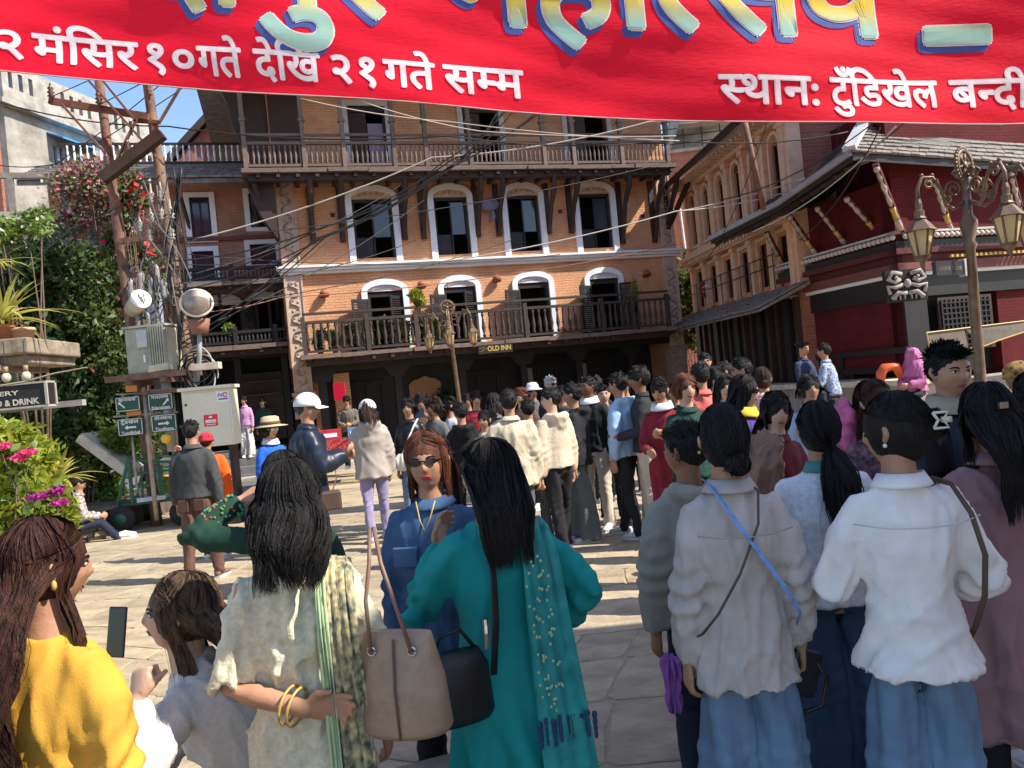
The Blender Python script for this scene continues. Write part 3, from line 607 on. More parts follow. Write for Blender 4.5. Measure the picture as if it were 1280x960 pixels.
# ------------------------------------------------------------------ temple with tiled pagoda roof
TN = at(1130, 400, 14.0); tt = Vector((.27, -.963, 0)).normalized(); TLn = 3.3
LF = Frame((TN.x-tt.x*TLn, TN.y-tt.y*TLn), tt)            # left side, u towards the camera
FF = Frame((TN.x, TN.y), (.963, .27)); FW = 6.0               # front side
tm = empty('temple', (TN.x, TN.y, 0), 0, 'dark red brick pagoda temple with slate roof and painted white roof struts', 'temple')
def LB(mb, u0, u1, y0, y1, z0, z1): return mb.box(u0, u1, y0, y1, z0, z1, Matrix.Translation(LF.o-Vector((TN.x, TN.y, 0))) @ Matrix.Rotation(LF.rz, 4, 'Z'))
def FB(mb, u0, u1, y0, y1, z0, z1): return mb.box(u0, u1, y0, y1, z0, z1, Matrix.Rotation(FF.rz, 4, 'Z'))
RW = MB(); LB(RW, 0, TLn, 0, .3, 1.2, 5.0); o = RW.build('side_wall', REDBRICK, tm)
# the brick pattern needs the wall's own axes: rebuild it as an object turned with the wall
def turned(name, F, boxes, m, bevel=0):
    mb = MB()
    for b_ in boxes: mb.box(*b_)
    o = mb.build(name, m, tm, bevel=bevel); o.location = F.o-Vector((TN.x, TN.y, 0)); o.rotation_euler = (0, 0, F.rz); return o
bpy.data.objects.remove(o)
turned('side_wall', LF, [(0, TLn, 0, .3, 1.2, 4.75)], REDBRICK)
turned('front_wall', FF, [(.0, FW, .02, .3, 3.0, 6.4), (.0, .55, .02, .3, 1.1, 3.0), (2.2, FW, .02, .3, 1.1, 3.0)], REDBRICK)
turned('front_wall_dark_timber', FF, [(.0, .5, -.05, .02, 1.1, 2.9), (.5, FW, .25, .3, 1.1, 3.0)], BLACKW)
turned('core', FF, [(.75, FW, .8, 3.2, .2, 6.4)], REDBRICK)
turned('plinth', LF, [(-.6, TLn+.8, -.75, .35, 0, 1.0)], mat('plinth_stone', (.30, .27, .23), .85, .3, 4, .6, 16))
turned('plinth_coping', LF, [(-.65, TLn+.85, -.82, .36, 1.0, 1.1)], mat('coping_stone', (.58, .52, .42), .8, .2, 5, .4, 20))
turned('plinth_front', FF, [(.8, FW+1, -.8, .0, 0, 1.0)], MC['plinth_stone'])
turned('timber_base', LF, [(0, TLn, -.05, 0, 1.2, 1.32), (TLn*.45, TLn*.45+.15, -.05, 0, 1.12, 1.6), (0, TLn+.05, -.06, 0, 1.55, 1.66)], BLACKW)
def both(name, y, z0, z1, m, bevel=0):
    turned(name, LF, [(-.05, TLn-y, y, 0 if y < 0 else y+.1, z0, z1)], m, bevel); turned(name, FF, [(y, FW, y, .0, z0+.002, z1+.002)], m, bevel)
both('black_beam', -.06, 2.55, 2.93, BLACKW); both('white_band', -.14, 2.93, 3.0, WHITE, .01)
both('maroon_moulding', -.2, 3.0, 3.16, mat('maroon_paint', (1, 1, 1))); both('maroon_moulding', -.10, 3.16, 3.32, mat('dark_red_paint', (.09, .014, .016)))
both('maroon_moulding', -.24, 3.32, 3.42, mat('dark_red_paint', (1, 1, 1))); both('frieze_board', -.17, 3.42, 3.56, BLACKW)
# white bead frieze, one bead per lump
bd = MB().ball((0, 0, 0), (.055, .05, .05), 8, 6).mesh('frieze_bead', True); bd.materials.append(mat('frieze_white', (.48, .44, .41)))
for F, L in ((LF, TLn+.2), (FF, 4.0)):
    u = .0
    while u < L:
        o = link('frieze_bead', bd, None, tm); o.location = F.w(u, -.22, 3.63)-Vector((TN.x, TN.y, 0)); o.rotation_euler = (0, .5, F.rz); u += .115
both('frieze_cap', -.2, 3.7, 3.74, MC['frieze_white'])
for i in range(26):   # gold blocks under the front moulding
    turned('gold_block', FF, [(.9+i*.11, .9+i*.11+.055, -.3, -.24, 3.2, 3.25)], GOLD)
E1 = Vector((6.24, 13.3, 5.10)); E0 = Vector((4.94, 17.96, 4.60)); E2 = E1+Vector((.963, .27, 0))*6.5+Vector((0, 0, -.45))
off = Vector((TN.x, TN.y, 0))
In1 = Vector((TN.x+.3, TN.y+1.0, 6.25)); In0 = Vector(tuple(LF.w(.4, .6, 4.95))); In2 = In1+Vector((.963, .27, 0))*5.5
Inm = In1.lerp(In0, .45)-Vector((0, 0, .30))
def roofquad(a, b, c, d, th=.14):
    mb = MB(); P = [Vector(q)-off for q in (a, b, c, d)]; mb.add(P+[p-Vector((0, 0, th)) for p in P], [(0, 1, 2, 3), (7, 6, 5, 4), (0, 4, 5, 1), (1, 5, 6, 2), (2, 6, 7, 3), (3, 7, 4, 0)]); return mb
Em = E1.lerp(E0, .45)-Vector((0, 0, .12))
r1 = roofquad(E0, Em, Inm, In0).build('roof_side', BLACKW, tm); r1b = roofquad(Em, E1, In1, Inm).build('roof_side', BLACKW, tm)
r2 = roofquad(E1, E2, In2, In1).build('roof_front', BLACKW, tm)
SL2 = mat('temple_slate', (.19, .165, .15), .8, .35, 5, .6, 30, col2=(.27, .24, .215))
up = Vector((0, 0, .015))
slate_rows(r2, [E1-off+up, E2-off+up, In2-off+up, In1-off+up], 13, 30, SL2, th=.022, seed=9)
slate_rows(r1, [E0-off+up, Em-off+up, Inm-off+up, In0-off+up], 12, 14, SL2, seed=5); slate_rows(r1b, [Em-off+up, E1-off+up, In1-off+up, Inm-off+up], 12, 12, SL2, seed=6)
mb = MB(); mb.bar(E1-off+Vector((-.05, 0, .07)), In1-off+Vector((0, 0, .12)), .22, .08); mb.build('hip_flashing', mat('pale_flashing', (.50, .50, .52), .5), tm)
mb = MB(); mb.bar(E0-off+Vector((-.03, 0, .0)), Em-off+Vector((-.03, 0, 0)), .07, .1); mb.bar(Em-off+Vector((-.03, 0, 0)), E1-off+Vector((-.03, 0, 0)), .07, .1); mb.build('eave_strip', mat('eave_grey', (.30, .30, .33), .6), tm)
# second, higher tier so the pagoda stands whole
turned('upper_tier_wall', FF, [(1.4, 5.2, 1.2, 3.4, 6.4, 8.4)], REDBRICK)
mb = MB(); a = FF.w(.4, .2, 8.2)-off; b = FF.w(6.2, .2, 8.2)-off; c = FF.w(6.2, 4.4, 8.2)-off; d = FF.w(.4, 4.4, 8.2)-off; t_ = FF.w(3.3, 2.3, 10.6)-off
mb.add([a, b, c, d, t_], [(0, 1, 4), (1, 2, 4), (2, 3, 4), (3, 0, 4), (3, 2, 1, 0)]); mb.build('upper_roof', SLATE, tm)
mb = MB().lathe([(.25, 0), (.3, .1), (.12, .3), (.2, .5), (.02, 1.1)], 10, tuple(t_-Vector((0, 0, .1)))); mb.build('finial', GOLD, tm, True)
# rafters under the side eave
for i in range(16):
    f = i/15; e = E0.lerp(E1, f); q = LF.w(TLn*f, .0, 5.3); mb = MB(); mb.bar(e-off+Vector((.1, 0, -.17-.12*math.sin(f*PI))), q-off, .06, .08); mb.build('rafter', WOOD, tm)
# painted struts with carved figures
def strut(A, B, wide=.11, gold=True):
    A = Vector(A)-off; B = Vector(B)-off; mb = MB(); mb.bar(A, B, .10, .06); s = mb.build('strut', mat('dark_red_paint', (1, 1, 1)), tm)
    d = (B-A); n = Vector((-.5, -.6, 0)).normalized()*.05; m = MB()
    m.tube([A+n+d*t_ for t_ in (.12, .2, .26, .34, .44, .55, .62)], [(.018, .025), (.038, .035), (.02, .025), (.048, .045), (.025, .03), (.042, .04), (.02, .025)], 8)
    m.ball(tuple(A+n+d*.08), (.055, .055, .06), 8, 6); m.tube([A+n+d*.3, A+n*2+d*.42, A+n+d*.56], .02, 5); m.build('carved_figure', mat('carved_white', (.40, .35, .31), .8, .25, 12, .4, 40), s, True)
    m = MB(); m.tube([A+n+d*t_ for t_ in (.64, .72, .8)], [(.055, .045), (.04, .04), (.055, .045)], 8); m.build('gold_lotus', GOLD, s, True)
    m = MB(); m.tube([A+n+d*t_ for t_ in (.82, .9, .97)], [(.05, .045), (.06, .05), (.05, .045)], 8); m.build('strut_foot', MC['carved_white'], s, True)
for (a, b, ya, yb) in (((986, 268), (1022, 320), 16.3, 16.25), ((1020, 258), (1059, 307), 15.6, 15.55), ((1056, 246), (1102, 296), 14.9, 14.85), ((1094, 205), (1128, 290), 13.7, 14.0)):
    strut(at(*a, ya-.55), at(*b, yb-.2))
for (a, b) in (((1168, 225), (1190, 292)), ((1262, 212), (1282, 285))):
    strut(at(*a, 13.6), at(*b, 14.25))
strut(at(958, 290, 16.8), at(983, 338, 17.2))
# carved lion corner piece
LC = at(1131, 357, 13.55)-off
mb = MB(); mb.box(-.36, .36, -.05, .05, -.28, .28, Matrix.Translation(LC)); lc = mb.build('corner_carving', BLACKW, tm)
mb = MB(); R_ = random.Random(5)
for s in (-1, 1):
    mb.tube([LC+Vector((s*.08, -.07, .2)), LC+Vector((s*.24, -.09, .24)), LC+Vector((s*.32, -.07, .12)), LC+Vector((s*.2, -.08, .06)), LC+Vector((s*.12, -.08, .12))], .04, 7)
    mb.tube([LC+Vector((s*.05, -.08, .02)), LC+Vector((s*.2, -.09, -.03)), LC+Vector((s*.34, -.07, -.0)), LC+Vector((s*.3, -.07, -.14))], .035, 7)
    mb.tube([LC+Vector((s*.02, -.08, -.14)), LC+Vector((s*.16, -.09, -.12)), LC+Vector((s*.28, -.07, -.22))], .04, 7)
    mb.ball(tuple(LC+Vector((s*.19, -.1, .14))), .035, 8, 6)
    for k in range(3): mb.tube([LC+Vector((s*(.06+.08*k), -.08, -.17)), LC+Vector((s*(.06+.08*k), -.09, -.25))], [.022, .008], 5)
mb.ball(tuple(LC+Vector((0, -.1, .03))), (.06, .06, .08), 8, 6); mb.build('lion_face', mat('stone_white', (.33, .31, .30), .8, .2, 14, .4), lc, True)
# front lattice window, awning
turned('lattice_frame', FF, [(.75, 2.0, -.04, .0, 1.5, 2.5)], WOOD)
mb = MB()
for i in range(12): mb.box(.8+.1*i, .83+.1*i, -.07, -.04, 1.55, 2.45)
for i in range(9): mb.box(.8, 1.95, -.075, -.045, 1.58+.1*i, 1.605+.1*i)
o = mb.build('lattice', BLACKW, tm); o.rotation_euler = (0, 0, FF.rz)
mb = MB(); z0 = 2.02
ua, zq = FF.uz(1157, 416, -1.2); ub_, zq2 = FF.uz(1280, 405, -1.2); _, zl = FF.uz(1158, 450, -1.2)
uc, _ = FF.uz(1207, 430, -1.2)
mb.add([(ua, -1.2, zq), (uc, -1.2, zq+.02), (uc, -1.25, zl+.12), (uc-.15, -1.25, zl+.02), (uc-.3, -1.25, zl+.06), (ua+.02, -1.25, zl)], [(0, 5, 4, 3, 2, 1)])
mb.add([(uc, -1.2, zq+.02), (ub_+2, -1.2, zq2+.1), (ub_+2, -1.25, zq2-.3), (ub_, -1.25, zq2-.12), (uc+.6, -1.25, zl+.2), (uc+.35, -1.25, zl+.14)], [(0, 5, 4, 3, 2, 1)])
aw = empty('valance_awning', FF.o, FF.rz, 'grey brown fabric awning with gold edged scalloped valance on the temple front', 'awning')
c_ = mb.build('awning_cloth', mat('awning_brown', (.13, .11, .09), .85, .2), aw); s_ = c_.modifiers.new('solid', 'SOLIDIFY'); s_.thickness = .01
mb = MB(); mb.tube([(ua, -1.22, zq), (ua+.02, -1.27, zl), (uc-.3, -1.27, zl+.06), (uc-.15, -1.27, zl+.02), (uc, -1.27, zl+.12), (uc+.35, -1.27, zl+.14), (uc+.6, -1.27, zl+.2), (ub_, -1.27, zq2-.12), (ub_+2, -1.27, zq2-.3)], .012, 5); mb.tube([(ua, -1.22, zq), (ub_+2, -1.22, zq2+.1)], .01, 5); mb.build('gold_edging', GOLD, aw)

# ------------------------------------------------------------------ house beside the square behind the camera (casts the near shade)
hs = empty('corner_house', (5.3, 3.15, 0), 0, 'plastered house with a slate roof shading the near right of the square', 'building')
mb = MB(); wall(mb, -11, -.3, 0, 6.6, [(-3-3*k, -2-3*k, 3.6, 5.0) for k in range(3)]+[(-3-3*k, -2-3*k, .0, 2.1) for k in range(3)], 0, .3)
o = mb.build('wall', PEACH, hs); o.rotation_euler = (0, 0, rad(90)); 
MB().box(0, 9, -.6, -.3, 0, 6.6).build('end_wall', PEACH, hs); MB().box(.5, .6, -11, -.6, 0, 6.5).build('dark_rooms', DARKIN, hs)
mb = MB(); mb.add([(-.75, .3, 6.5), (9, .3, 6.5), (9, -11.5, 6.5), (-.75, -11.5, 6.5), (4, -.6, 8.6), (4, -11, 8.6)], [(0, 1, 4), (1, 2, 5, 4), (2, 3, 5), (3, 0, 4, 5), (3, 2, 1, 0)]); mb.build('roof', SLATE, hs)
# ================================================================== VEGETATION
def leaf_mat(name, col, col2, trans=.35, scale=5, rough=.5):
    return mat(name, col, rough, .35, scale, .1, 30, spec=.45, col2=col2, trans=trans)
LEAF = leaf_mat('leaf_green', (.03, .07, .018), (.15, .20, .055))
LEAFD = leaf_mat('leaf_dark', (.02, .05, .015), (.06, .11, .03))
LEAFY = leaf_mat('leaf_yellow_green', (.16, .24, .02), (.42, .46, .04), .45)
LEAFB = leaf_mat('leaf_bright', (.09, .18, .025), (.24, .34, .06), .4)
DRY = leaf_mat('dry_twigs', (.14, .10, .07), (.26, .19, .13), .1)
FRED = mat('flower_red', (.75, .05, .06), .6, .2, 30, 0, trans=.3); FPINK = mat('flower_pink', (.80, .08, .25), .6, .25, 30, 0, trans=.3); FWHITE = mat('flower_pale', (.75, .66, .60), .6, .15, 30, 0, trans=.3)
FMAG = mat('flower_magenta', (.45, .03, .28), .6, .2, 30, 0, trans=.3)
def leaves(blobs, n, size, elong=2.0, seed=0, shell=.5, droop=.0):
    """many folded leaves spread through ellipsoid blobs: [(cx,cy,cz,rx,ry,rz), ...]"""
    r = np.random.default_rng(seed); B = np.array(blobs, float); vol = (B[:, 3]*B[:, 4]*B[:, 5])**(2/3); idx = r.choice(len(B), n, p=vol/vol.sum())
    d = r.normal(size=(n, 3)); d /= np.linalg.norm(d, axis=1)[:, None]; rr = (shell+(1-shell)*r.random(n))**.7*(1+.18*r.normal(size=n)); c = B[idx, :3]+d*B[idx, 3:]*rr[:, None]
    a = d*.7+r.normal(size=(n, 3))*.7; a[:, 2] -= droop; a /= np.linalg.norm(a, axis=1)[:, None]
    b = np.cross(a, r.normal(size=(n, 3))); b /= np.linalg.norm(b, axis=1)[:, None]; w = np.cross(a, b)
    s = size*(.55+.9*r.random(n))[:, None]; l = s*elong/2
    V = np.stack([c-a*l, c+b*s*.5+w*s*.12, c+a*l, c-b*s*.5+w*s*.12], 1).reshape(-1, 3)
    i = np.arange(n)*4; F = np.concatenate([np.stack([i, i+1, i+2], 1), np.stack([i, i+2, i+3], 1)])
    return V, F
def foliage(name, blobs, n, size, m, parent, seed=0, elong=2.0, shell=.5, droop=0):
    V, F = leaves(blobs, n, size, elong, seed, shell, droop); return tag(link(name, mesh_np(name, V, F), m, parent), kind='stuff')
def blob_cloud(x0, x1, y0, y1, Y0, Y1, n, r0, r1, seed):
    rng = random.Random(seed); out = []
    for _ in range(n):
        p = at(rng.uniform(x0, x1), rng.uniform(y0, y1), rng.uniform(Y0, Y1)); r = rng.uniform(r0, r1); out.append((p.x, p.y, p.z, r, r*.8, r*rng.uniform(.6, .9)))
    return out
def twigs(parent, pts, name='stem', m=None, n=14, seed=1, r=.02):
    rng = random.Random(seed); mb = MB(); base = Vector(pts[0])
    for b in pts[1:]:
        b = Vector(b); mid = base.lerp(b, .5)+Vector((rng.uniform(-.2, .2), rng.uniform(-.2, .2), rng.uniform(0, .3)))
        mb.tube([base, mid, b], [r, r*.7, r*.25], 5)
    return mb.build(name, m or mat('bark_brown', (.11, .075, .05), .9, .3, 10, .5, 40), parent, True)

# big flowering hedge on the left bank
def shrub(label, name, blobs, n, size, m, seed, flowers=None, cat='shrub', elong=2, group=None, shell=.5):
    c = Vector(blobs[0][:3]); cx = sum(b[0] for b in blobs)/len(blobs); cy = sum(b[1] for b in blobs)/len(blobs)
    root = empty(name, (cx, cy, 0), 0, label, cat, group); L = [(b[0]-cx, b[1]-cy, *b[2:]) for b in blobs]
    foliage('foliage', L, n, size, m, root, seed, elong, shell)
    twigs(root, [(0, 0, 0)]+[(b[0], b[1], b[2]) for b in L[:14]], seed=seed)
    if flowers:
        for k, (fm, fn, fs) in enumerate(flowers): foliage('flowers', L, fn, fs, fm, root, seed+10+k, 1.3, .95)
    return root
shrub('tall dark green hedge with scattered orange red flowers behind the utility poles', 'flowering_hedge', blob_cloud(10, 160, 345, 470, 13, 14.6, 26, .45, .8, 1)+blob_cloud(60, 165, 450, 560, 13, 14.2, 18, .4, .7, 2), 44000, .058, LEAF, 3, [(FRED, 200, .075)], 'hedge', shell=.55)
shrub('darker leafy mass under the painted building behind the food sign', 'hedge', blob_cloud(-60, 60, 330, 560, 12, 13.4, 22, .5, .8, 5), 20000, .06, LEAFD, 6, [(FRED, 50, .11)], 'hedge')
shrub('bright green low bush between the leaning slab and the stone wall', 'bush', blob_cloud(55, 150, 545, 615, 11.9, 12.8, 12, .25, .42, 7), 6500, .06, LEAFB, 8)
shrub('low green weeds at the foot of the green cart', 'bush', blob_cloud(110, 165, 600, 640, 12.5, 13.0, 6, .15, .28, 8), 2200, .05, LEAFB, 9)
shrub('green creeper with yellow flowers on the left of the leaning slab', 'bush', blob_cloud(90, 130, 530, 590, 12.3, 12.8, 7, .2, .35, 9), 3000, .06, LEAF, 10, [(mat('flower_yellow', (.8, .5, .04), .6, .2, 30, 0), 60, .06)])
bg_ = shrub('dry bougainvillea with red and pale pink flowers trailing over the terrace', 'bougainvillea', blob_cloud(85, 190, 215, 275, 13.4, 14.4, 16, .3, .5, 11), 5200, .045, DRY, 12, [(FPINK, 420, .05), (FWHITE, 380, .05), (LEAFB, 700, .05)], shell=.2)
shrub('red flowered vine beside the rusty poles in front of the annex', 'flowering_vine', blob_cloud(140, 175, 225, 330, 13, 13.6, 7, .15, .3, 13), 1200, .06, LEAF, 14, [(FRED, 200, .09)])
shrub('pale pink flower clusters at the far left edge below the terrace', 'flowering_vine', blob_cloud(-5, 55, 268, 300, 9.5, 10, 7, .12, .22, 15), 900, .05, LEAFB, 16, [(FWHITE, 160, .05)])
# trees seen in the gap and behind
shrub('green tree in the narrow gap right of the inn', 'tree', blob_cloud(850, 876, 318, 420, 25, 27, 12, .6, 1.0, 17), 9000, .12, LEAF, 18, cat='tree')
# foreground yellow green feathery shrub with red and magenta flowers
shrub('yellow green feathery shrub with red and magenta flowers at left edge', 'feathery_shrub', blob_cloud(-50, 60, 545, 820, 4.6, 5.2, 46, .15, .24, 20), 38000, .025, LEAFY, 21, [(FRED, 60, .03)], elong=3.2, shell=.45)
def flower_heads(root, pts, m, seed=3):
    for i, p in enumerate(pts):
        p = Vector(p)-root.location; bl = [(p.x, p.y, p.z, .05, .04, .022)]
        V, F = leaves(bl, 130, .015, 1.3, seed+i, .3); link('flower_head', mesh_np('flower_head', V, F), m, root)
fb = empty('flowering_plant', (at(30, 600, 4.5).x, 4.5, 0), 0, 'plant with flat red and magenta flower heads in front of the feathery shrub', 'flowering plant')
flower_heads(fb, [at(35, 565, 4.45), at(22, 572, 4.45), at(2, 557, 4.45)], FPINK); flower_heads(fb, [at(45, 622, 4.45), at(74, 628, 4.5), at(72, 612, 4.5), at(60, 618, 4.5)], FMAG, 30)
V, F = leaves([(at(45, 590, 4.5).x-fb.location.x, 0, at(45, 590, 4.5).z, .16, .12, .28), (at(20, 640, 4.5).x-fb.location.x, 0, at(20, 660, 4.5).z, .16, .12, .28)], 70, .04, 1.6, 5, .5); link('leaves', mesh_np('leaves', V, F), LEAFB, fb)
twigs(fb, [(0, 0, 0)]+[tuple(Vector(at(x, y, 4.5))-fb.location) for x, y in ((35, 575), (22, 582), (2, 565), (45, 625), (74, 630))], r=.012)
# strap-leaved plants
def strap_plant(label, base, n, L, w, m, seed, name='spiky_plant', up=.6, pot=None, group=None, xr=1.0):
    base = Vector(base); root = empty(name, (base.x, base.y, base.z), 0, label, 'plant', group); rng = random.Random(seed)
    for i in range(n):
        az = rng.uniform(0, 2*PI); el = rng.uniform(up*.5, 1.35); l = L*rng.uniform(.6, 1.1); d = Vector((math.cos(az)*math.cos(el)*xr, math.sin(az)*math.cos(el), math.sin(el))); sd = d.cross(Vector((0, 0, 1))).normalized()
        vs = []; K = 7
        for k in range(K+1):
            t = k/K; p = d*(l*t)+Vector((0, 0, -.42*l*t*t*(1.2-math.sin(el)*.6))); ww = w*math.sin(PI*min(1, .12+t*.88))**.7*(1 if t < .95 else .2)
            vs += [p-sd*ww/2, p+Vector((0, 0, -.15*ww)), p+sd*ww/2]
        fs = []
        for k in range(K): fs += [(3*k, 3*k+1, 3*k+4, 3*k+3), (3*k+1, 3*k+2, 3*k+5, 3*k+4)]
        MB().add(vs, fs).build('leaf', m, root, True)
    return root
SPK = leaf_mat('spiky_yellow', (.34, .36, .05), (.62, .55, .12), .4)
strap_plant('plant with long yellow striped strap leaves above the feathery shrub', at(72, 600, 6.2), 26, .42, .035, SPK, 4, up=.3)
strap_plant('smaller upright yellow green spiky plant left of the strap leaved one', at(20, 575, 6.2), 14, .28, .035, SPK, 6, up=.9)
strap_plant('large arching yellow green spiky plant in the pot on the concrete ledge', at(3, 400, 5.8), 34, .6, .03, SPK, 8, up=.3)
strap_plant('thin grassy plant spilling over the concrete ledge at left', at(-5, 330, 5.9), 26, .4, .016, SPK, 9, up=.3)

# ================================================================== LEFT CORNER: ledge, pots, hanging sign
lp = at(62, 440, 6.0); le = empty('concrete_ledge', (lp.x, lp.y, lp.z), rad(4), 'rough concrete ledge jutting in at the left edge carrying flower pots', 'ledge')
mb = MB(); R_ = random.Random(2)
mb.box(-1.6, 0, -.3, .5, -.02, .10); mb.box(-1.5, -.05, -.2, .5, -.09, -.02); mb.build('slab', mat('ledge_concrete', (.25, .20, .145), .9, .4, 7, .8, 22), le, bevel=.012)
for i in range(5): MB().box(-1.55+.3*i, -1.42+.3*i, -.32, .4, -.13, -.09).build('timber', GREYWOOD, le)
MB().box(-1.6, -.95, .1, .3, -2.6, -.09).build('post', GREYWOOD, le)
def pot(label, p, r, h, m, group=None):
    o = MB().lathe([(r*.7, 0), (r, h*.85), (r*1.12, h*.85), (r*1.12, h), (r*.98, h), (r*.94, h*.9), (.001, h*.9)], 18).build('flower_pot', m, None, True); o.location = p
    return tag(o, label, 'pot', group)
TERRA = mat('terracotta', (.50, .20, .10), .8, .2, 9, .3)
pot('pale terracotta pot at the outer end of the concrete ledge', at(30, 436, 6.0)+Vector((0, 0, .0)), .085, .16, mat('pale_terracotta', (.55, .33, .22), .8, .2, 9, .3)); pot('orange terracotta pot beside the pale one on the concrete ledge', at(6, 434, 5.95), .09, .17, TERRA)
sp = at(58, 478, 5.6); fs_ = empty('food_sign', sp, rad(2), 'boxed dark hanging sign reading FOOD & DRINK in white letters', 'sign')
mb = MB(); mb.box(-1.2, 0, 0, .1, -.16, -.0); o_ = mb.build('box', BLACKW, fs_)
mb = MB(); mb.box(-1.2, .0, -.012, .11, 0, .014); mb.box(-1.2, .0, -.012, .11, -.174, -.16); mb.box(-.012, .006, -.014, 0, -.16, 0); mb.box(0.0, .008, .095, .112, -.16, 0); mb.build('pale_frame', mat('pale_frame_paint', (.36, .33, .29), .7), fs_)
text_obj('lettering', 'FOOD & DRINK', mat('sign_cream', (.52, .48, .40), .6), fs_, (-.50, -.004, -.145), .06, .44, bold=.03)
text_obj('lettering', 'BAKERY', mat('sign_cream', (1, 1, 1)), fs_, (-.50, -.004, -.07), .045, .30, bold=.02)
for x in (-.3, -.06): MB().tube([(x, .05, .0), (x, .05, .2)], .004, 4).build('hanger', IRON, fs_)
for i, (x, y) in enumerate(((8, 472), (33, 470))):
    b = empty('light_bulb', at(x, y, 5.3), 0, ['clear hanging light bulb, the one nearer the left edge', 'clear hanging light bulb above the letters of the food sign'][i], 'light bulb', 'bulbs hanging under the ledge')
    MB().ball((0, 0, 0), (.03, .03, .035), 10, 8).build('glass', mat('bulb_glass', (.5, .45, .36), .1, .1, 5, 0), b, True); MB().tube([(0, 0, .03), (0, 0, .075)], .016, 8).build('socket', mat('brass_dark', (.25, .18, .08), .5), b, True); MB().tube([(0, 0, .075), (0, 0, .25)], .004, 4).build('flex', CABLE, b)
o = MB().tube([(-.5, 0, 0), (.1, 0, .04), (.32, 0, .08), (.55, 0, .1)], [.01, .008, .006, .004], 5).build('bare_branch', mat('bark_pale', (.3, .24, .18)), None); o.location = at(14, 486, 5.45); tag(o, 'bare pale branch lying across the food sign', 'branch')
MB().box(0, .9, 0, .06, -.05, .0).build('low_sign_board', mat('grey_board', (.3, .28, .27))).location = at(-30, 492+20, 6.5)
tag(bpy.data.objects['low_sign_board'], 'plain grey board lower edge below the food sign', 'board')

# dry stone wall, slab
def stone_wall(label, A, B, h, thick, seed, name='dry_stone_wall'):
    A = Vector((A[0], A[1], 0)); B = Vector((B[0], B[1], 0)); d = (B-A); L = d.length; root = empty(name, A, math.atan2(d.y, d.x), label, 'wall'); rng = random.Random(seed); z = 0
    while z < h-.02:
        hh = min(rng.uniform(.05, .09), h-z); x = 0
        while x < L:
            w = rng.uniform(.12, .38); dy = rng.uniform(-.04, .03); MB().box(x, min(x+w, L)-.01, dy, thick, z, z+hh-.008).build('stone', mat('slate_stone', (.24, .20, .155), .9, .4, 4, .6, 20, rnd=.3), root, bevel=.008); x += w
        z += hh
    MB().box(.02, L-.02, .06, thick-.02, 0, h-.02).build('core', MORTAR, root); return root
wl = at(75, 640, 10.6); wr = at(132, 650, 11.2)
stone_wall('low dry stone wall at the foot of the left bank where the reclining figure rests', (wl.x-1.0, 10.2), (wr.x, 11.2), .36, .5, 4)
o = MB().box(-3.5, 0, 0, 2.2, 0, .42).build('planted_bank', mat('soil', (.12, .09, .06), .95, .4, 4, .8, 20)); o.location = (wr.x-.15, 11.75, 0); tag(o, kind='structure')
a = at(108, 545, 12.1); b = at(172, 592, 12.1)
o = MB().bar((0, 0, 0), b-a, .5, .16, up=(0, 0, 1)).build('leaning_slab', mat('pale_slab', (.52, .46, .36), .9, .3, 4, .5), None, bevel=.02); o.location = a; tag(o, 'pale weathered stone slab leaning diagonally beside the green signs', 'slab')

# ================================================================== UTILITY POLES
def pole(label, A, B, r0, r1, m, name='utility_pole'):
    A = Vector(A); B = Vector(B); root = empty(name, (A.x, A.y, 0), 0, label, 'utility pole'); A2 = A+(A-B)*(A.z/(B.z-A.z)); mb = MB()
    n = 9; mb.tube([A2.lerp(B, i/n)-Vector((A.x, A.y, 0)) for i in range(n+1)], [r0+(r1-r0)*i/n+(.012 if i in (3, 6) else 0) for i in range(n+1)], 12); mb.build('shaft', m, root, True); return root
PA = pole('thin rusty steel pole left of the transformer', at(172, 470, 12), at(123, 95, 12), .085, .065, RUST)
PB = pole('thicker brown pole right of the transformer carrying cable coils', at(238, 480, 11.9), at(178, 60, 11.9), .095, .07, mat('brown_pole', (.20, .125, .085), .8, .4, 5, .5, 30))
def rel(root, px, py, Y=11.85): return at(px, py, Y)-root.location
mb = MB(); mb.bar(rel(PB, 62, 126, 11.8), rel(PB, 186, 146, 11.8), .07, .1); mb.bar(rel(PB, 168, 151), rel(PB, 200, 153), .06, .05); mb.build('crossarm', RUST, PB)
mb = MB(); mb.bar(rel(PB, 128, 224, 11.7), rel(PB, 203, 167, 11.7), .14, .16); mb.build('heavy_crossarm', mat('dark_timber', (.05, .03, .022), .8, .4, 8, .5), PB)
mb = MB()
for (a, b) in (((112, 102), (205, 206)), ((128, 100), (170, 152)), ((226, 108), (200, 152)), ((77, 130), (130, 190)), ((140, 212), (175, 140))): mb.bar(rel(PB, *a, 11.75), rel(PB, *b, 11.75), .045, .03)
mb.build('brace', RUST, PB)
def insulator(root, p, h=.22, r=.055, m=None):
    mb = MB(); mb.lathe([(.015, -.06), (.02, 0), (r, .02), (r*.5, .05), (r, .08), (r*.45, .11), (r*.85, .14), (r*.3, .18), (.012, h)], 10, tuple(p)); return mb.build('insulator', m or mat('porcelain_brown', (.10, .06, .05), .3), root, True)
for (x, y) in ((64, 122), (124, 130), (134, 208), (160, 190), (186, 120)): insulator(PB, rel(PB, x, y, 11.75))
for (x, y) in ((190, 254), (202, 252), (203, 275), (214, 274), (190, 280), (176, 290), (188, 302), (215, 300)): insulator(PB, rel(PB, x, y, 11.6), .3, .06, mat('porcelain_white', (.34, .31, .27), .3, .1, 20, 0))
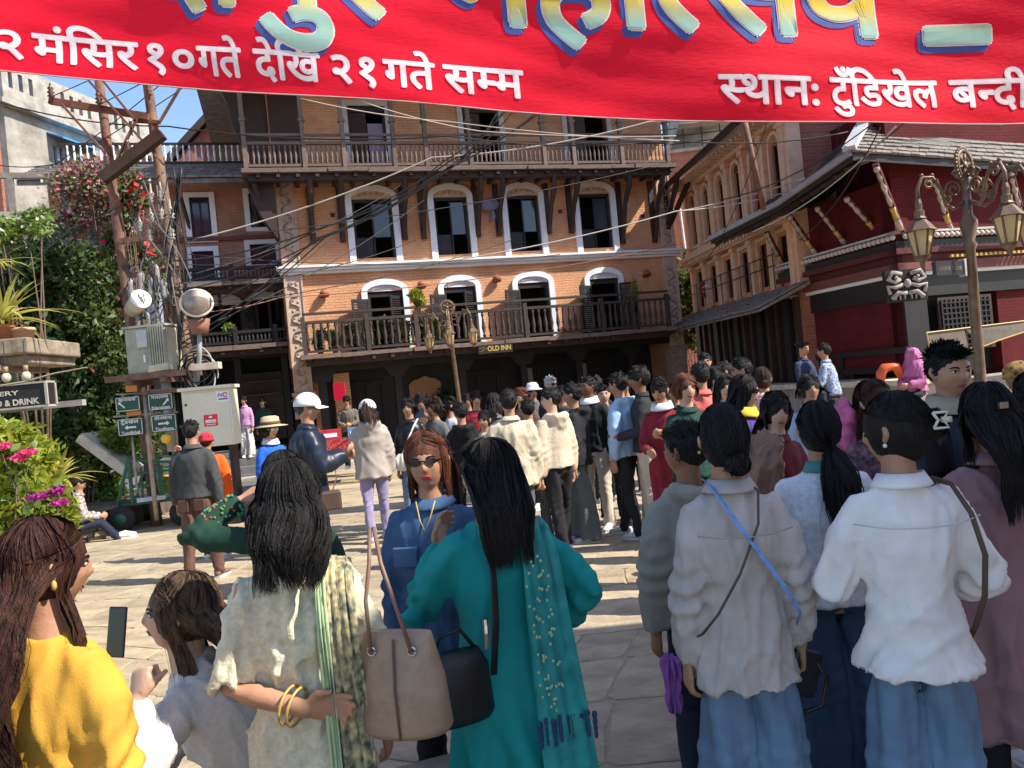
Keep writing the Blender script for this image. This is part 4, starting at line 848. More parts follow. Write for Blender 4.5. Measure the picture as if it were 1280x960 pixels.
mb = MB(); mb.bar(rel(PB, 150, 302), rel(PB, 228, 290), .06, .09); mb.bar(rel(PB, 160, 345), rel(PB, 226, 335), .05, .07); mb.build('crossarm', RUST, PB)
mb = MB()
for (x, y, h) in ((165, 350, .3), (178, 345, .35), (190, 350, .35), (198, 340, .4), (206, 352, .3)): mb.lathe([(.05, 0), (.06, h*.2), (.045, h*.5), (.06, h*.8), (.02, h)], 8, tuple(rel(PB, x, y+22, 11.6)))
mb.build('bushing', mat('grey_ceramic', (.24, .225, .21), .4), PB, True)
# transformer
t0 = at(166, 463, 11.6); t1 = at(219, 459, 11.6); tz = t0.z
tr = empty('transformer', (t0.x, 11.45, tz-.07), rad(-6), 'grey cream box transformer with ribbed cooling side mounted between the two poles', 'transformer')
TG = mat('transformer_paint', (.33, .32, .25), .6, .25, 4, .2, 40)
w = t1.x-t0.x; MB().box(.0, w*.6, 0, .5, .0, .68).build('tank', TG, tr, bevel=.015)
for i in range(7): MB().box(w*.6+.0+w*.4*i/7, w*.6+.022+w*.4*i/7, -.04, .46, .1, .68).build('fin', TG, tr)
mb = MB(); mb.box(w*.6, w, .05, .4, .08, .66); mb.prism([(w*.55, .0), (w+.02, .02), (w+.02, .12), (w*.58, .1)], -.06, .45); mb.build('fin_housing', mat('transformer_cream', (.46, .42, .30), .6, .2, 4, .2), tr)
mb = MB(); mb.box(-.03, w+.02, -.03, .53, .68, .71); mb.build('lid', TG, tr); MB().box(w*.33, w*.58, -.06, -.002, .38, .64).build('terminal_box', mat('grey_box_paint', (.45, .47, .48)), tr, bevel=.01)
MB().box(w*.42, w*.47, -.01, -.002, .16, .27).build('plate', WHITE, tr)
for i in range(3): MB().lathe([(.04, 0), (.055, .03), (.03, .06), (.05, .09), (.03, .12), (.045, .15), (.015, .22)], 8, (.12+.16*i, .2, .71)).build('bushing', mat('grey_ceramic', (1, 1, 1)), tr, True)
mb = MB(); mb.box(-.35, w+.25, -.05, .03, -.09, -.001); mb.box(-.35, w+.25, .42, .5, -.09, -.001); mb.box(0, .08, -.1, .6, -.16, -.09); mb.box(w-.1, w-.02, -.1, .6, -.16, -.09); mb.box(.1, w+.1, .1, .3, -.32, -.26); mb.build('platform', RUST, tr)
MB().tube([(w*.72, .2, -1.2), (w*.72, .2, -.16)], .075, 10).build('support_pipe', mat('pipe_grey', (.30, .29, .27)), tr, True)
# street lights on the poles
f1 = empty('street_light', at(262, 385, 11.4)+Vector((-.18, 0, .1)), rad(20), 'large tilted floodlight with glass bowl right of the brown pole', 'street light')
mb = MB(); mb.tube([(0, .12, .14), (0, .03, .06), (0, -.12, -.02), (0, -.16, -.03)], [(.05, .05), (.14, .12), (.215, .19), (.225, .20)], 20, side=(1, 0, 0)); mb.build('bowl', mat('lamp_shell', (.40, .33, .27), .4), f1, True)
mb = MB(); mb.ball((0, -.15, -.03), (.195, .045, .175), 18, 8); mb.build('glass', mat('lamp_glass', (.26, .20, .15), .08, .35, 9, 0, spec=.8), f1, True)
mb = MB(); mb.tube([Vector((math.cos(a)*.220, -.165, -.03+math.sin(a)*.195)) for a in [i*PI/10 for i in range(21)]], .018, 6); mb.build('rim', mat('rim_grey', (.62, .58, .52), .4), f1, True)
MB().tube([(0, .02, -.25), (0, .02, -.46)], [(.16, .13), (.12, .1)], 10).build('gear_box', mat('gear_rust', (.27, .12, .08), .8), f1, True); MB().tube([(0, .05, -.4), (-.04, .1, -.8), (-.12, .3, -1.2)], .035, 8).build('arm', mat('arm_grey', (.3, .3, .3)), f1, True)
f2 = empty('street_light', at(176, 374, 11.4), rad(0), 'cream drum shaped lamp left of the brown pole with round white face', 'street light')
dv = Vector((-.34, .35, -.14)).normalized(); mb = MB(); mb.tube([Vector((0, 0, 0)), dv*.12, dv*.4, dv*.46], [.14, .14, .12, .05], 18, side=(0, 0, 1)); mb.build('housing', mat('lamp_cream', (.42, .40, .30), .5), f2, True)
mb = MB(); mb.tube([-dv*.02, dv*.005], .147, 18); mb.build('face', mat('face_white', (.66, .66, .58), .4), f2); 
MB().bar(-dv*.03+Vector((-.03, -.01, .07)), -dv*.03+Vector((-.0, 0, -.06)), .025, .01).bar(-dv*.03+Vector((.03, 0, .07)), -dv*.03+Vector((0.05, 0, -.06)), .025, .01).build('mark', mat('mark_grey', (.2, .2, .19)), f2)
MB().tube([dv*.3, Vector((.1, .3, -.5))], .025, 6).build('arm', IRON, f2)

# ================================================================== CABLES
def sag_cable(pts, r, m, sag=.3, n=14, seg=5):
    mb = MB(); P = [Vector(p) for p in pts]; out = []
    for a, b in zip(P[:-1], P[1:]):
        for i in range(n):
            t = i/n; out.append(a.lerp(b, t)-Vector((0, 0, sag*4*t*(1-t))))
    out.append(P[-1]); mb.tube(out, r, seg); return mb.mesh('overhead_cable', True)
def cable(label, pts, r=.012, m=None, sag=.25, group='cables strung across the square', name='overhead_cable'):
    P = [at(*p) for p in pts]; me = sag_cable([p-P[0] for p in P], r, m, sag); me.materials.append(m or CABLE)
    o = link(name, me); o.location = P[0]; return tag(o, label, 'cable', group)
# thick bundle from the brown pole up to the right: each strand its own object
rb = random.Random(8); e1 = at(655, 128, 12.5); s1 = at(222, 455, 11.8)
for i in range(6):
    y0 = 300+rb.uniform(-10, 150); x1 = 640+rb.uniform(-25, 60)
    cable('dark strand of the thick cable bundle rising from the poles across the inn', [(215+rb.uniform(0, 12), y0, 11.8), (400+rb.uniform(-8, 8), 292+rb.uniform(-10, 14), 12), (560+rb.uniform(-6, 6), 205+rb.uniform(-7, 7), 12.2), (x1, 128+rb.uniform(-14, 8), 12.5), (x1+110, 60, 13)], .009+rb.random()*.006, CABLE, .10, 'strands of the thick cable bundle')
cable('pale thick cable rising to the right across the upper balcony', [(240, 300, 12), (540, 197, 12.5), (812, 152, 13), (1000, 120, 13.5)], .013, CABLEW, .1)
cable('pale thin cable rising from the cornice towards the temple roof', [(550, 328, 14), (845, 264, 15), (1000, 235, 16)], .013, CABLEW, .08)
cable('pale thin cable running in front of the round sign', [(845, 265, 15.5), (1010, 222, 15.5), (1090, 200, 13.5)], .012, CABLEW, .05)
cable('long thin dark cable from the left edge across the top floor', [(-20, 122, 12.5), (210, 158, 12), (560, 170, 12), (840, 175, 13), (1060, 165, 13)], .012, CABLE, .12)
cable('pale cable crossing the top balcony low to the right', [(375, 123, 11), (560, 152, 12), (850, 176, 13)], .009, CABLEW, .05)
cable('second pale cable crossing the top balcony just below the banner', [(455, 128, 11), (600, 164, 12), (845, 170, 13)], .009, CABLEW, .04)
cable('thin reddish cable sagging across the lower facade', [(232, 392, 11.8), (350, 372, 13), (620, 345, 15), (845, 305, 17)], .009, mat('cable_red', (.22, .09, .06)), .05)
for i, (p, q, c_) in enumerate((((232, 330), (352, 300), 0), ((232, 345), (500, 232), 0), ((228, 360), (520, 300), 0), ((230, 300), (845, 200), 0), ((228, 385), (640, 300), 0), ((232, 410), (420, 292), 1), ((236, 318), (700, 318), 0), ((228, 420), (530, 250), 0))):
    cable('fine dark wire fanning out from the brown pole over the facade', [(p[0], p[1], 11.8), (q[0], q[1], 15.5)], .008, CABLE, .18, 'fine wires fanning from the brown pole')
cable('dark cable rising from the left edge past the terrace to the pole', [(-20, 350, 11), (90, 285, 11.4), (205, 215, 11.7)], .012, CABLE, .1)
cable('thin dark wire from the pole top to the upper left', [(66, 120, 11.8), (190, 60, 12.5)], .008, CABLE, .03, 'wires at the pole tops')
cable('thin dark wire from the crossarm rising right behind the banner', [(126, 130, 11.8), (330, 20, 12.5)], .008, CABLE, .03, 'wires at the pole tops')
cable('thin dark wire low on the crossarm rising to the right', [(120, 180, 11.9), (300, 60, 12.5)], .008, CABLE, .03, 'wires at the pole tops')
cable('dark wire sweeping down the sky left of the gable', [(-10, 205, 12.5), (70, 205, 12), (230, 80, 12)], .008, CABLE, .05, 'wires at the pole tops')
for i, (a, b, c_) in enumerate((((962, 250), (1135, 150), 14), ((1000, 300), (1100, 160), 13.5), ((900, 250), (1090, 155), 14), ((940, 290), (1120, 158), 13.6))):
    cable(['dark cable draped along the temple eave', 'lower cable looping under the temple corner', 'cable from the peach building to the temple ridge', 'pale cable beside the roof flashing'][i], [(a[0], a[1], c_+1.5), (b[0], b[1], c_-1)], .012, CABLE if i < 3 else CABLEW, .2, 'cables around the temple roof')
for i, x in enumerate((1000, 1090, 1110)):
    cable('thin wire falling steeply beside the peach facade', [(x-40, 150, 14), (x-120+40*i, 330, 17)], .008, CABLE, .25, 'thin wires at the peach facade')
# rusty guy pole leaning on the peach building
o = MB().tube([(0, 0, 0), at(928, 140, 15)-at(955, 262, 15)], .06, 8).build('rusty_pipe', RUST, None, True); o.location = at(955, 262, 15); tag(o, 'rusty pipe mast standing on the temple eave before the peach building', 'pipe')
# cable tangle: loops and coils on the brown pole
rng = random.Random(12)
ct = empty('cable_tangle', (PB.location.x, 11.65, 0), 0, 'tangle of black and grey cables hanging along the brown pole', 'cables')
def loop(m, cx, cy, rx, rz_, r=.012, a0=0, a1=2*PI, Y=11.6):
    c = at(cx, cy, Y)-ct.location; tl = rng.uniform(-.5, .5); pts = []
    for i in range(19):
        a = a0+(a1-a0)*i/18; pts.append(c+Vector((rx*math.cos(a), tl*.3*math.sin(a), rz_*math.sin(a))))
    MB().tube(pts, r, 5).build('cable_loop', m, ct, True)
for i in range(10): loop([CABLE, CABLEW, CABLE][i % 3], 248+rng.uniform(-8, 8), 462+rng.uniform(-12, 12), rng.uniform(.14, .30), rng.uniform(.2, .36), .012, rng.uniform(-1, 0), rng.uniform(3.5, 6))
for i in range(34):
    x0, y0 = 160+rng.uniform(0, 60), rng.uniform(215, 380); x1, y1 = x0+rng.uniform(-22, 25), y0+rng.uniform(20, 95); A = at(x0, y0, 11.55)-ct.location; B = at(x1, y1, 11.65)-ct.location
    sg_ = rng.uniform(-.35, .35); P = [A.lerp(B, t)+Vector((sg_*math.sin(PI*t), rng.uniform(-.05, .02), -.25*math.sin(PI*t))) for t in [k/9 for k in range(10)]]
    MB().tube(P, rng.choice((.006, .008, .011)), 5).build('hanging_cable', mat('cable_dull', (.14, .13, .125), .6) if i % 2 else CABLE, ct, True)
for k in range(5):
    P = [at(216+k*3+6*math.sin(y/33+k), y, 11.7)-ct.location for y in range(210, 520, 14)]; MB().tube(P, .018, 6).build('vertical_cable', CABLE, ct, True)
o = ct
mb = MB(); mb.box(-.2, .2, -.05, .1, 0, .1, Matrix.Translation(at(258, 462, 11.5))); o = mb.build('junction_box', mat('box_cream', (.5, .42, .32))); tag(o, 'small cream junction box among the coiled cables', 'box')

# ================================================================== STREET CABINET, SIGN RACK, CART
c0 = at(226, 490, 11.3); c1 = at(286, 485, 11.3); cb = empty('street_cabinet', (c0.x, 11.3, 0), rad(3), 'cream metal street cabinet with red warning label beside the poles', 'cabinet')
zt = c0.z; zb0 = at(288, 556, 11.3).z; wd_ = c1.x-c0.x; CR = mat('cabinet_cream', (.66, .62, .48), .45, .08, 3, .05)
MB().box(0, wd_, 0, .35, zb0, zt).build('body', CR, cb, bevel=.01); MB().box(-.04, wd_+.03, -.05, .4, zt, zt+.05).build('lid', CR, cb, bevel=.01)
mb = MB(); mb.box(.03, wd_-.03, -.012, -.002, zb0+.04, zt-.04); mb.build('door', CR, cb, bevel=.004); MB().ball((.06, -.02, zt-.2), .018, 8, 6).build('lock', IRON, cb)
for x_ in (.05, wd_-.11): MB().box(x_, x_+.06, .05, .3, 0, zb0).build('leg', BLACKW, cb)
MB().box(-.1, wd_+.3, .4, 1.3, 0, .5).build('step_block', mat('step_stone', (1, 1, 1)), cb)
lab = MB().box(wd_*.42, wd_*.7, -.016, -.0125, zb0+.3, zb0+.47).build('red_label', mat('label_red', (.75, .03, .04), .5), cb)
mb = MB(); mb.lathe([(.022, 0), (.03, .015), (.018, .03)], 10, (wd_*.56, -.0175, zb0+.42)); mb.box(wd_*.45, wd_*.67, -.019, -.017, zb0+.35, zb0+.365); mb.box(wd_*.45, wd_*.67, -.019, -.017, zb0+.37, zb0+.395); mb.box(wd_*.47, wd_*.65, -.019, -.017, zb0+.32, zb0+.33); mb.build('label_text', WHITE, lab)
lg = MB().box(wd_*.72, wd_*.98, -.016, -.0125, zt-.2, zt-.04).build('logo_label', WHITE, cb)
mb = MB(); mb.tube([(wd_*.75, -.018, zt-.12), (wd_*.78, -.018, zt-.07), (wd_*.81, -.018, zt-.12), (wd_*.84, -.018, zt-.08)], .008, 4); mb.build('logo_mark', mat('logo_violet', (.12, .05, .3)), lg); MB().tube([Vector((wd_*.9+.03*math.cos(a), -.018, zt-.1+.03*math.sin(a))) for a in [k*PI/6 for k in range(12)]], .008, 4).build('logo_ring', mat('label_red', (1, 1, 1)), lg); MB().box(wd_*.76, wd_*.95, -.018, -.0165, zt-.17, zt-.15).build('logo_text', mat('logo_violet', (1, 1, 1)), lg)
GR = mat('sign_green', (.012, .065, .04), .4, .1, 5, 0); SW = mat('sign_white', (1, 1, 1))
rk = empty('sign_rack_frame', (at(183, 640, 11.6).x, 11.6, 0), 0, 'pale metal frame of posts and rails carrying the four green direction signs', 'frame')
def RR(px, py, Y=11.6): return at(px, py, Y)-rk.location
PGR = mat('rack_metal', (.36, .30, .23), .6, .3, 9, .2)
mb = MB(); mb.tube([RR(180, 484), RR(188, 575), RR(196, 650)], .035, 8); mb.build('post', PGR, rk, True)
for q_ in ((216, 486, 222, 560), (165, 545, 171, 610)): MB().tube([RR(q_[0], q_[1]), RR(q_[2], q_[3])], .02, 6).build('side_post', PGR, rk, True)
mb = MB(); mb.tube([RR(177, 489), RR(218, 486)], .018, 6); mb.tube([RR(142, 521), RR(222, 515)], .018, 6); mb.tube([RR(145, 493), RR(178, 492)], .012, 6); mb.build('rail', PGR, rk, True)
def gsign(label, x0, x1, y0, y1, kind, top, bot):
    A = at(x0, y1, 11.5); B = at(x1, y1-(x1-x0)*.096, 11.5); w = B.x-A.x; h = at(x0, y0, 11.5).z-A.z
    r = empty('direction_sign', A, 0, label, 'sign', 'green direction signs'); MB().box(0, w, 0, .03, 0, h).build('board', GR, r, bevel=.006)
    mb = MB(); t = .008
    for q in ((.012, w-.012, .012, .012+t), (.012, w-.012, h-.012-t, h-.012), (.012, .012+t, .012, h-.012), (w-.012-t, w-.012, .012, h-.012)): mb.box(q[0], q[1], -.004, 0, q[2], q[3])
    mb.build('border', SW, r)
    mb = MB(); cx, cy, s = w*.5, h*.47, w*.22
    arrow = [(-s, 0), (-s*.45, s*.42), (-s*.45, s*.16), (s, s*.16), (s, -s*.16), (-s*.45, -s*.16), (-s*.45, -s*.42)]
    ang = {'left': 0, 'right': PI, 'upleft': -PI/4, 'upright': -3*PI/4}[kind]
    if kind[:2] == 'up': cx = w*(.25 if kind == 'upleft' else .72); arrow = [(x*.8, y*.8) for x, y in arrow]
    mb.prism([(cx+x*math.cos(ang)-y*math.sin(ang), cy+x*math.sin(ang)+y*math.cos(ang)) for x, y in arrow], -.006, -.001); mb.build('arrow', SW, r)
    text_obj('lettering', top, SW, r, (w*.14, -.004, h*.70), h*.26, w*.7, bold=.02)
    if bot: text_obj('lettering', bot, SW, r, (w*.14, -.004, h*.09), h*.24, w*.72, bold=.02)
gsign('upper left green sign with a white arrow pointing up left', 145, 176, 497, 516, 'upleft', 'खानीपानी', '')
gsign('upper right green sign with a white arrow pointing up right', 186, 217, 493, 514, 'upright', 'नारायण', 'Narayan')
gsign('lower left green sign reading Tundikhel with a white left arrow', 148, 180, 524, 546, 'left', 'टुँडखेल', 'Tundikhel')
gsign('lower right green sign reading Tindhara with a white right arrow', 190, 222, 519, 541, 'right', 'तीनधारा', 'Tindhara')
for i, (x0, x1, y) in enumerate(((157, 171, 487), (158, 176, 517))):
    A = at(x0, y, 11.55); o = MB().box(0, at(x1, y, 11.55).x-A.x, 0, .02, -.04, .06).build('orange_tag', mat('tag_orange', (.62, .25, .06), .7)); o.location = A; tag(o, ['small orange plate above the upper left green sign', 'small orange plate between the two left green signs'][i], 'plate')
yb = at(208, 548, 11.5); o = MB().lathe([(.0, -.08), (.07, -.05), (.08, .02), (.05, .06), (0, .07)], 10).build('marigold_bunch', mat('flower_yellow', (1, 1, 1)), None, True); o.location = yb; tag(o, 'bunch of yellow flowers tied below the lower right green sign', 'flowers')
CG = mat('cart_green', (.03, .12, .07), .5, .2, 5, .15)
k0 = at(158, 657, 12.2); ca = empty('hand_cart', (k0.x+.1, 12.1, 0), rad(8), 'green metal hand cart with rubber wheels parked by the stone wall', 'cart')
mb = MB(); mb.box(0, 1.0, -.35, .5, .38, .42); mb.build('bed', CG, ca)
mb = MB()
for x in (.2, .62, .98):
    for y in (-.35, .5): mb.bar((x, y, .40), (x, y, 1.12 if x < .7 else .95), .045)
for z in (.66, .86, 1.08): mb.bar((.2, -.35, z), (.98, -.35, z if z < 1 else .95), .035); mb.bar((.2, .5, z), (.98, .5, z if z < 1 else .95), .035); mb.bar((.2, -.35, z), (.2, .5, z), .035)
mb.bar((.2, -.35, 1.1), (-.02, -.35, .42), .04); mb.bar((.2, .5, 1.1), (-.02, .5, .42), .04); mb.build('rail_frame', CG, ca)
mb = MB(); mb.bar((0, -.38, .4), (-.75, -.38, .3), .05); mb.bar((0, .5, .4), (-.75, .5, .3), .05); mb.bar((-.75, -.38, .3), (-.75, .5, .3), .04); mb.build('shaft', GREYWOOD, ca)
for (x, y) in ((.05, -.45), (.05, .6), (.95, .6), (.95, -.45)):
    mb = MB(); mb.tube([(x, y-.05, .2), (x, y-.03, .2), (x, y+.03, .2), (x, y+.05, .2)], [.17, .2, .2, .17], 20, side=(0, 0, 1)); wv = mb.build('wheel', mat('tyre_rubber', (.025, .024, .023), .8), ca, True); MB().tube([(x, y-.055, .2), (x, y+.055, .2)], .09, 14).build('rim', CG, wv, True)
for u in (.35, .5, .65, .8): MB().bar((u, -.36, .42), (u+.02, -.36, .95), .03).build('slat', CG, ca)
o = MB().box(-.2, .2, -.15, .15, 0, .06).build('white_board', mat('board_white', (.62, .62, .64))); o.location = ca.location+Vector((.5, -.2, .424)); o.rotation_euler = (0, 0, .3); tag(o, 'white flat board lying on the cart bed', 'board')
o = MB().lathe([(.13, 0), (.15, .3), (.16, .3), (.16, .33), (.0, .33)], 14).build('yellow_bucket', mat('bucket_yellow', (.7, .45, .05), .5), None, True); o.location = ca.location+Vector((.62, .25, .424)); tag(o, 'yellow bucket standing inside the green cart', 'bucket')

# ================================================================== ORNATE LAMP POSTS
BRZ = mat('old_bronze', (.165, .11, .07), .5, .35, 9, .3, 60, metal=.4)
SHD = mat('lantern_glass', (.72, .56, .28), .35, .15, 4, .05, trans=.3)
def lamp_post(label, p, H, rz, arms, tilt=0):
    r = empty('ornate_lamp_post', p, rz, label, 'street lamp', 'ornate lamp posts with a toothed wheel'); r.rotation_euler = (0, tilt, rz)
    mb = MB(); zc = H-.58
    mb.lathe([(.16, 0), (.16, .25), (.09, .35), (.11, .5), (.06, .62), (.052, .8), (.048, zc*.5), (.04, zc-.32), (.06, zc-.28), (.04, zc-.24), (.075, zc-.1), (.075, zc-.06), (.04, 0+zc), (.032, zc+.3), (.024, zc+.42)], 16); mb.build('column', BRZ, r, True)
    mb = MB(); cz = H-.12
    for i in range(28):
        a = 2*PI*i/28; mb.box(-.014, .014, -.012, .012, .145, .172, Matrix.Translation((0, 0, cz)) @ Matrix.Rotation(a, 4, 'Y'))
    mb.tube([Vector((.135*math.cos(a), 0, cz+.135*math.sin(a))) for a in [k*PI/14 for k in range(29)]], (.02), 6)
    mb.tube([Vector((.1*math.cos(a), 0, cz+.1*math.sin(a))) for a in [k*PI/10 for k in range(21)]], (.008), 5)
    for i in range(6): a = PI*i/3+.3; mb.bar((0, 0, cz), (.125*math.cos(a), 0, cz+.125*math.sin(a)), .02, .02, up=(0, 1, 0))
    mb.tube([(0, -.02, cz), (0, .02, cz)], .035, 12); mb.build('toothed_wheel', BRZ, r, True)
    for a in arms:
        d = Vector((math.cos(a), math.sin(a), 0)); Z = Vector((0, 0, 1)); L = .46; b = Vector((0, 0, zc))
        mb = MB(); P = [(0.03, .12), (.14, .06), (.2, .1), (.24, .24), (.32, .36), (.42, .36), (.47, .26), (.47, .14)]
        mb.tube([b+d*x+Z*z for x, z in P], [.02, .018, .017, .016, .016, .017, .018, .02], 8)
        for (cx, cz_, rr, s) in ((.12, .24, .08, 1), (.36, .30, .05, -1), (.19, .15, .04, 1), (.07, .38, .05, 1)):
            mb.tube([b+d*(cx+s*(rr*(1-k/26))*math.cos(k*.55))+Z*(cz_+(rr*(1-k/26))*math.sin(k*.55)) for k in range(18)], [.012]*18, 5)
        for (x, z) in ((.42, .38), (.32, .38), (.22, .22)): mb.ball(tuple(b+d*x+Z*z), .018, 7, 5)
        mb.build('scroll_arm', BRZ, r, True)
        c = b+d*.47; mb = MB(); mb.lathe([(.02, .16), (.03, .12), (.03, .06), (.045, .05), (.045, 0), (.06, -.02)], 10, tuple(c)); 
        mb.tube([c+Z*-.02, c+Z*-.06, c+Z*-.11, c+Z*-.135], [.045, .08, .12, .142], 6); mb.build('lantern_cap', BRZ, r)
        ln = MB().tube([c+Z*-.137, c+Z*-.36], [.108, .06], 6).build('lantern', SHD, r)
        mb = MB()
        for k in range(6):
            a2 = PI*k/3; x0 = Vector((math.cos(a2), math.sin(a2), 0)); sd = d.cross(Z); q = lambda ra, z: c+sd*0+Vector((ra*math.cos(a2), ra*math.sin(a2), z)); mb.bar(q(.111, -.135), q(.063, -.365), .014)
        mb.lathe([(.075, -.36), (.06, -.39), (.02, -.42), (.022, -.45), (.002, -.48)], 10, tuple(c)); mb.build('lantern_cage', BRZ, ln)
    return r
q = at(1222, 478, 7.0); RL = lamp_post('tall bronze lamp post with three lanterns at the right before the temple', (q.x, 7.0, 0), at(1203, 186, 7).z-.01, rad(35), (rad(150), rad(-118), rad(-72), ), rad(2.5))
q = at(577, 500, 16.5); lamp_post('smaller looking bronze lamp post standing in the crowd before the inn', (q.x, 16.5, 0), 3.55, rad(10), (rad(170), rad(-100), rad(-10)), rad(-2.0))
nb_ = empty('name_plate', at(1170, 340, 6.9), rad(25), 'dark name plate fixed on the right lamp post', 'sign'); w = .36
mb = MB(); mb.box(-.02, w, -.02, .02, -.03, .09); mb.build('plate', IRON, nb_); mb = MB(); mb.box(w, w+.03, -.03, .03, -.05, .11); mb.build('end_clip', mat('clip_grey', (.45, .4, .4)), nb_); text_obj('lettering', 'LIONS CLUB', mat('dull_lettering', (.22, .18, .15)), nb_, (.02, -.024, .01), .05, w*.85)

# ================================================================== BANNER
BP = [at(x, y, 10) for x, y in ((-230, 66), (-70, 82), (0, 90), (140, 101), (275, 113), (430, 125), (640, 139), (835, 151), (1000, 155), (1150, 156), (1290, 153), (1370, 149), (1480, 144))]
BX = [p.x for p in BP]; BZ = [p.z for p in BP]
def bz(x): return float(np.interp(x, BX, BZ))
def bpt(x, v, d=0.0):
    y = 10+.07*math.sin(x*1.1+v*1.3)+.016*math.sin(x*1.9-v*5.5+1)+.005*math.sin(v*15+x*2.3+1.5*math.sin(x*.9))
    return Vector((x, y-d, bz(x)+v+.0))
x0, x1 = BX[0], BX[-1]; nx, nv = 220, 44; vs = []; H_ = 2.75
for j in range(nv+1):
    for i in range(nx+1): vs.append(bpt(x0+(x1-x0)*i/nx, H_*j/nv))
fs = [(j*(nx+1)+i, j*(nx+1)+i+1, (j+1)*(nx+1)+i+1, (j+1)*(nx+1)+i) for j in range(nv) for i in range(nx)]
bn = empty('festival_banner', (0, 10, 0), 0, 'huge red cloth banner with painted Nepali lettering strung over the square', 'banner')
mr_ = mat('banner_red', (.86, .009, .032), .75, .10, 1.0, .5, 9, spec=.2, trans=.22, stretch=(1, 1, 3), bdist=.01)
MB().add([v-Vector((0, 10, 0)) for v in vs], fs).build('cloth', mr_, bn, True)
mb = MB()
mb.tube([bpt(x0-3+(x1-x0+6)*i/40, H_, 0)-Vector((0, 10, 0)) for i in range(41)], .012, 5); mb.tube([bpt(x0-3+(x1-x0+6)*i/40, .01, 0)-Vector((0, 10, 0)) for i in range(41)], .008, 5); mb.build('rope', CABLEW, bn)
bw = mat('banner_white_paint', (.80, .66, .66), .7, .18, 5, .1)
def banner_word(units, px0, px1, v0, size_v, m, bold, d, name='lettering', dx=0, dv=0):
    """units: strings or (string, cut fraction) laid side by side over the picture span px0..px1; bold strokes by overlapped paint passes"""
    bms = []; x = 0
    for u in units:
        txt, cut = u if isinstance(u, tuple) else (u, None)
        bm = glyph(txt, 1.0); xs = [v.co.x for v in bm.verts]; a, b = min(xs), max(xs)
        if cut is not None: 
            b = a+(b-a)*cut; bmesh.ops.bisect_plane(bm, geom=bm.verts[:]+bm.edges[:]+bm.faces[:], plane_co=(b, 0, 0), plane_no=(1, 0, 0), clear_outer=True)
        for v in bm.verts: v.co.x += x-a
        x += (b-a)-.012; bms.append(bm)
    W_ = x; X0 = at(px0, 100, 10).x; X1 = at(px1, 100, 10).x; k = (X1-X0)/W_
    bmA = bmesh.new()
    for bm in bms:
        me = bpy.data.meshes.new('t'); bm.to_mesh(me); bmA.from_mesh(me); bm.free(); bpy.data.meshes.remove(me)
    st = .12/k
    for i in range(-1, int(W_/st)+2): bmesh.ops.bisect_plane(bmA, geom=bmA.verts[:]+bmA.edges[:]+bmA.faces[:], plane_co=(i*st, 0, 0), plane_no=(1, 0, 0))
    for i in range(-3, 9): bmesh.ops.bisect_plane(bmA, geom=bmA.verts[:]+bmA.edges[:]+bmA.faces[:], plane_co=(0, i*.13, 0), plane_no=(0, 1, 0))
    base = [(v.co.x, v.co.y) for v in bmA.verts]; F_ = [tuple(v.index for v in f.verts) for f in bmA.faces]; bmA.free(); mb = MB(); np_ = 8
    for j in range(np_+1):
        ox, oz = (0, 0) if j == np_ else (bold*math.cos(2*PI*j/np_), bold*math.sin(2*PI*j/np_))
        mb.add([bpt(X0+u*k+dx+ox, v0+w_*size_v+dv+oz, d+j*.0004)-Vector((0, 10, 0)) for u, w_ in base], F_)
    mb.build(name, m, bn)
HB = .03
T = [(['२'], 3, 30), (['मंिसर'], 44, 172), (['१०'], 186, 243), (['गते'], 250, 304), (['देिख'], 322, 402), (['२१'], 418, 469), (['गते'], 482, 543), (['स', ('म', .66), 'म'], 556, 653),
     ([('स', .7), 'थान:'], 897, 1018), (['टुँिडखेल'], 1036, 1172), (['ब', ('न', .62), 'दीपुर'], 1190, 1345)]
for u, a, b in T: banner_word(u, a, b, .20 if a < 700 else .235, .56, bw, .014, .006)
fillm = bpy.data.materials.new('banner_letter_fill'); fillm.use_nodes = True; nt_ = fillm.node_tree; P_ = nt_.nodes['Principled BSDF']; P_.inputs['Roughness'].default_value = .75
tc_ = nt_.nodes.new('ShaderNodeTexCoord'); sx_ = nt_.nodes.new('ShaderNodeSeparateXYZ'); cr_ = nt_.nodes.new('ShaderNodeValToRGB'); mp_ = nt_.nodes.new('ShaderNodeMath'); mp_.operation = 'MULTIPLY_ADD'; mp_.inputs[1].default_value = .115; mm_ = nt_.nodes.new('ShaderNodeMath'); mm_.operation = 'ADD'
nt_.links.new(tc_.outputs['Object'], sx_.inputs[0]); nt_.links.new(sx_.outputs['X'], mp_.inputs[0]); nt_.links.new(sx_.outputs['Z'], mp_.inputs[2]); mr2 = nt_.nodes.new('ShaderNodeMapRange'); mr2.inputs[1].default_value = 6.15; mr2.inputs[2].default_value = 7.3
nt_.links.new(mp_.outputs[0], mr2.inputs[0]); nt_.links.new(mr2.outputs[0], cr_.inputs[0]); cr_.color_ramp.elements[0].position = .22; cr_.color_ramp.elements[0].color = (.33, .52, .42, 1); cr_.color_ramp.elements[1].position = .5; cr_.color_ramp.elements[1].color = (.75, .50, .03, 1); nt_.links.new(cr_.outputs[0], P_.inputs['Base Color'])
blue = mat('banner_blue_paint', (.05, .085, .30), .7, .1, 5); pinkw = mat('banner_outline', (.82, .62, .60), .7)
BIG = [([('न', .62), 'दीपुर'], 120, 490, 1.12), (['महो', ('त', .62), 'सव'], 568, 1118, 1.17), (['-'], 1165, 1240, .76)]
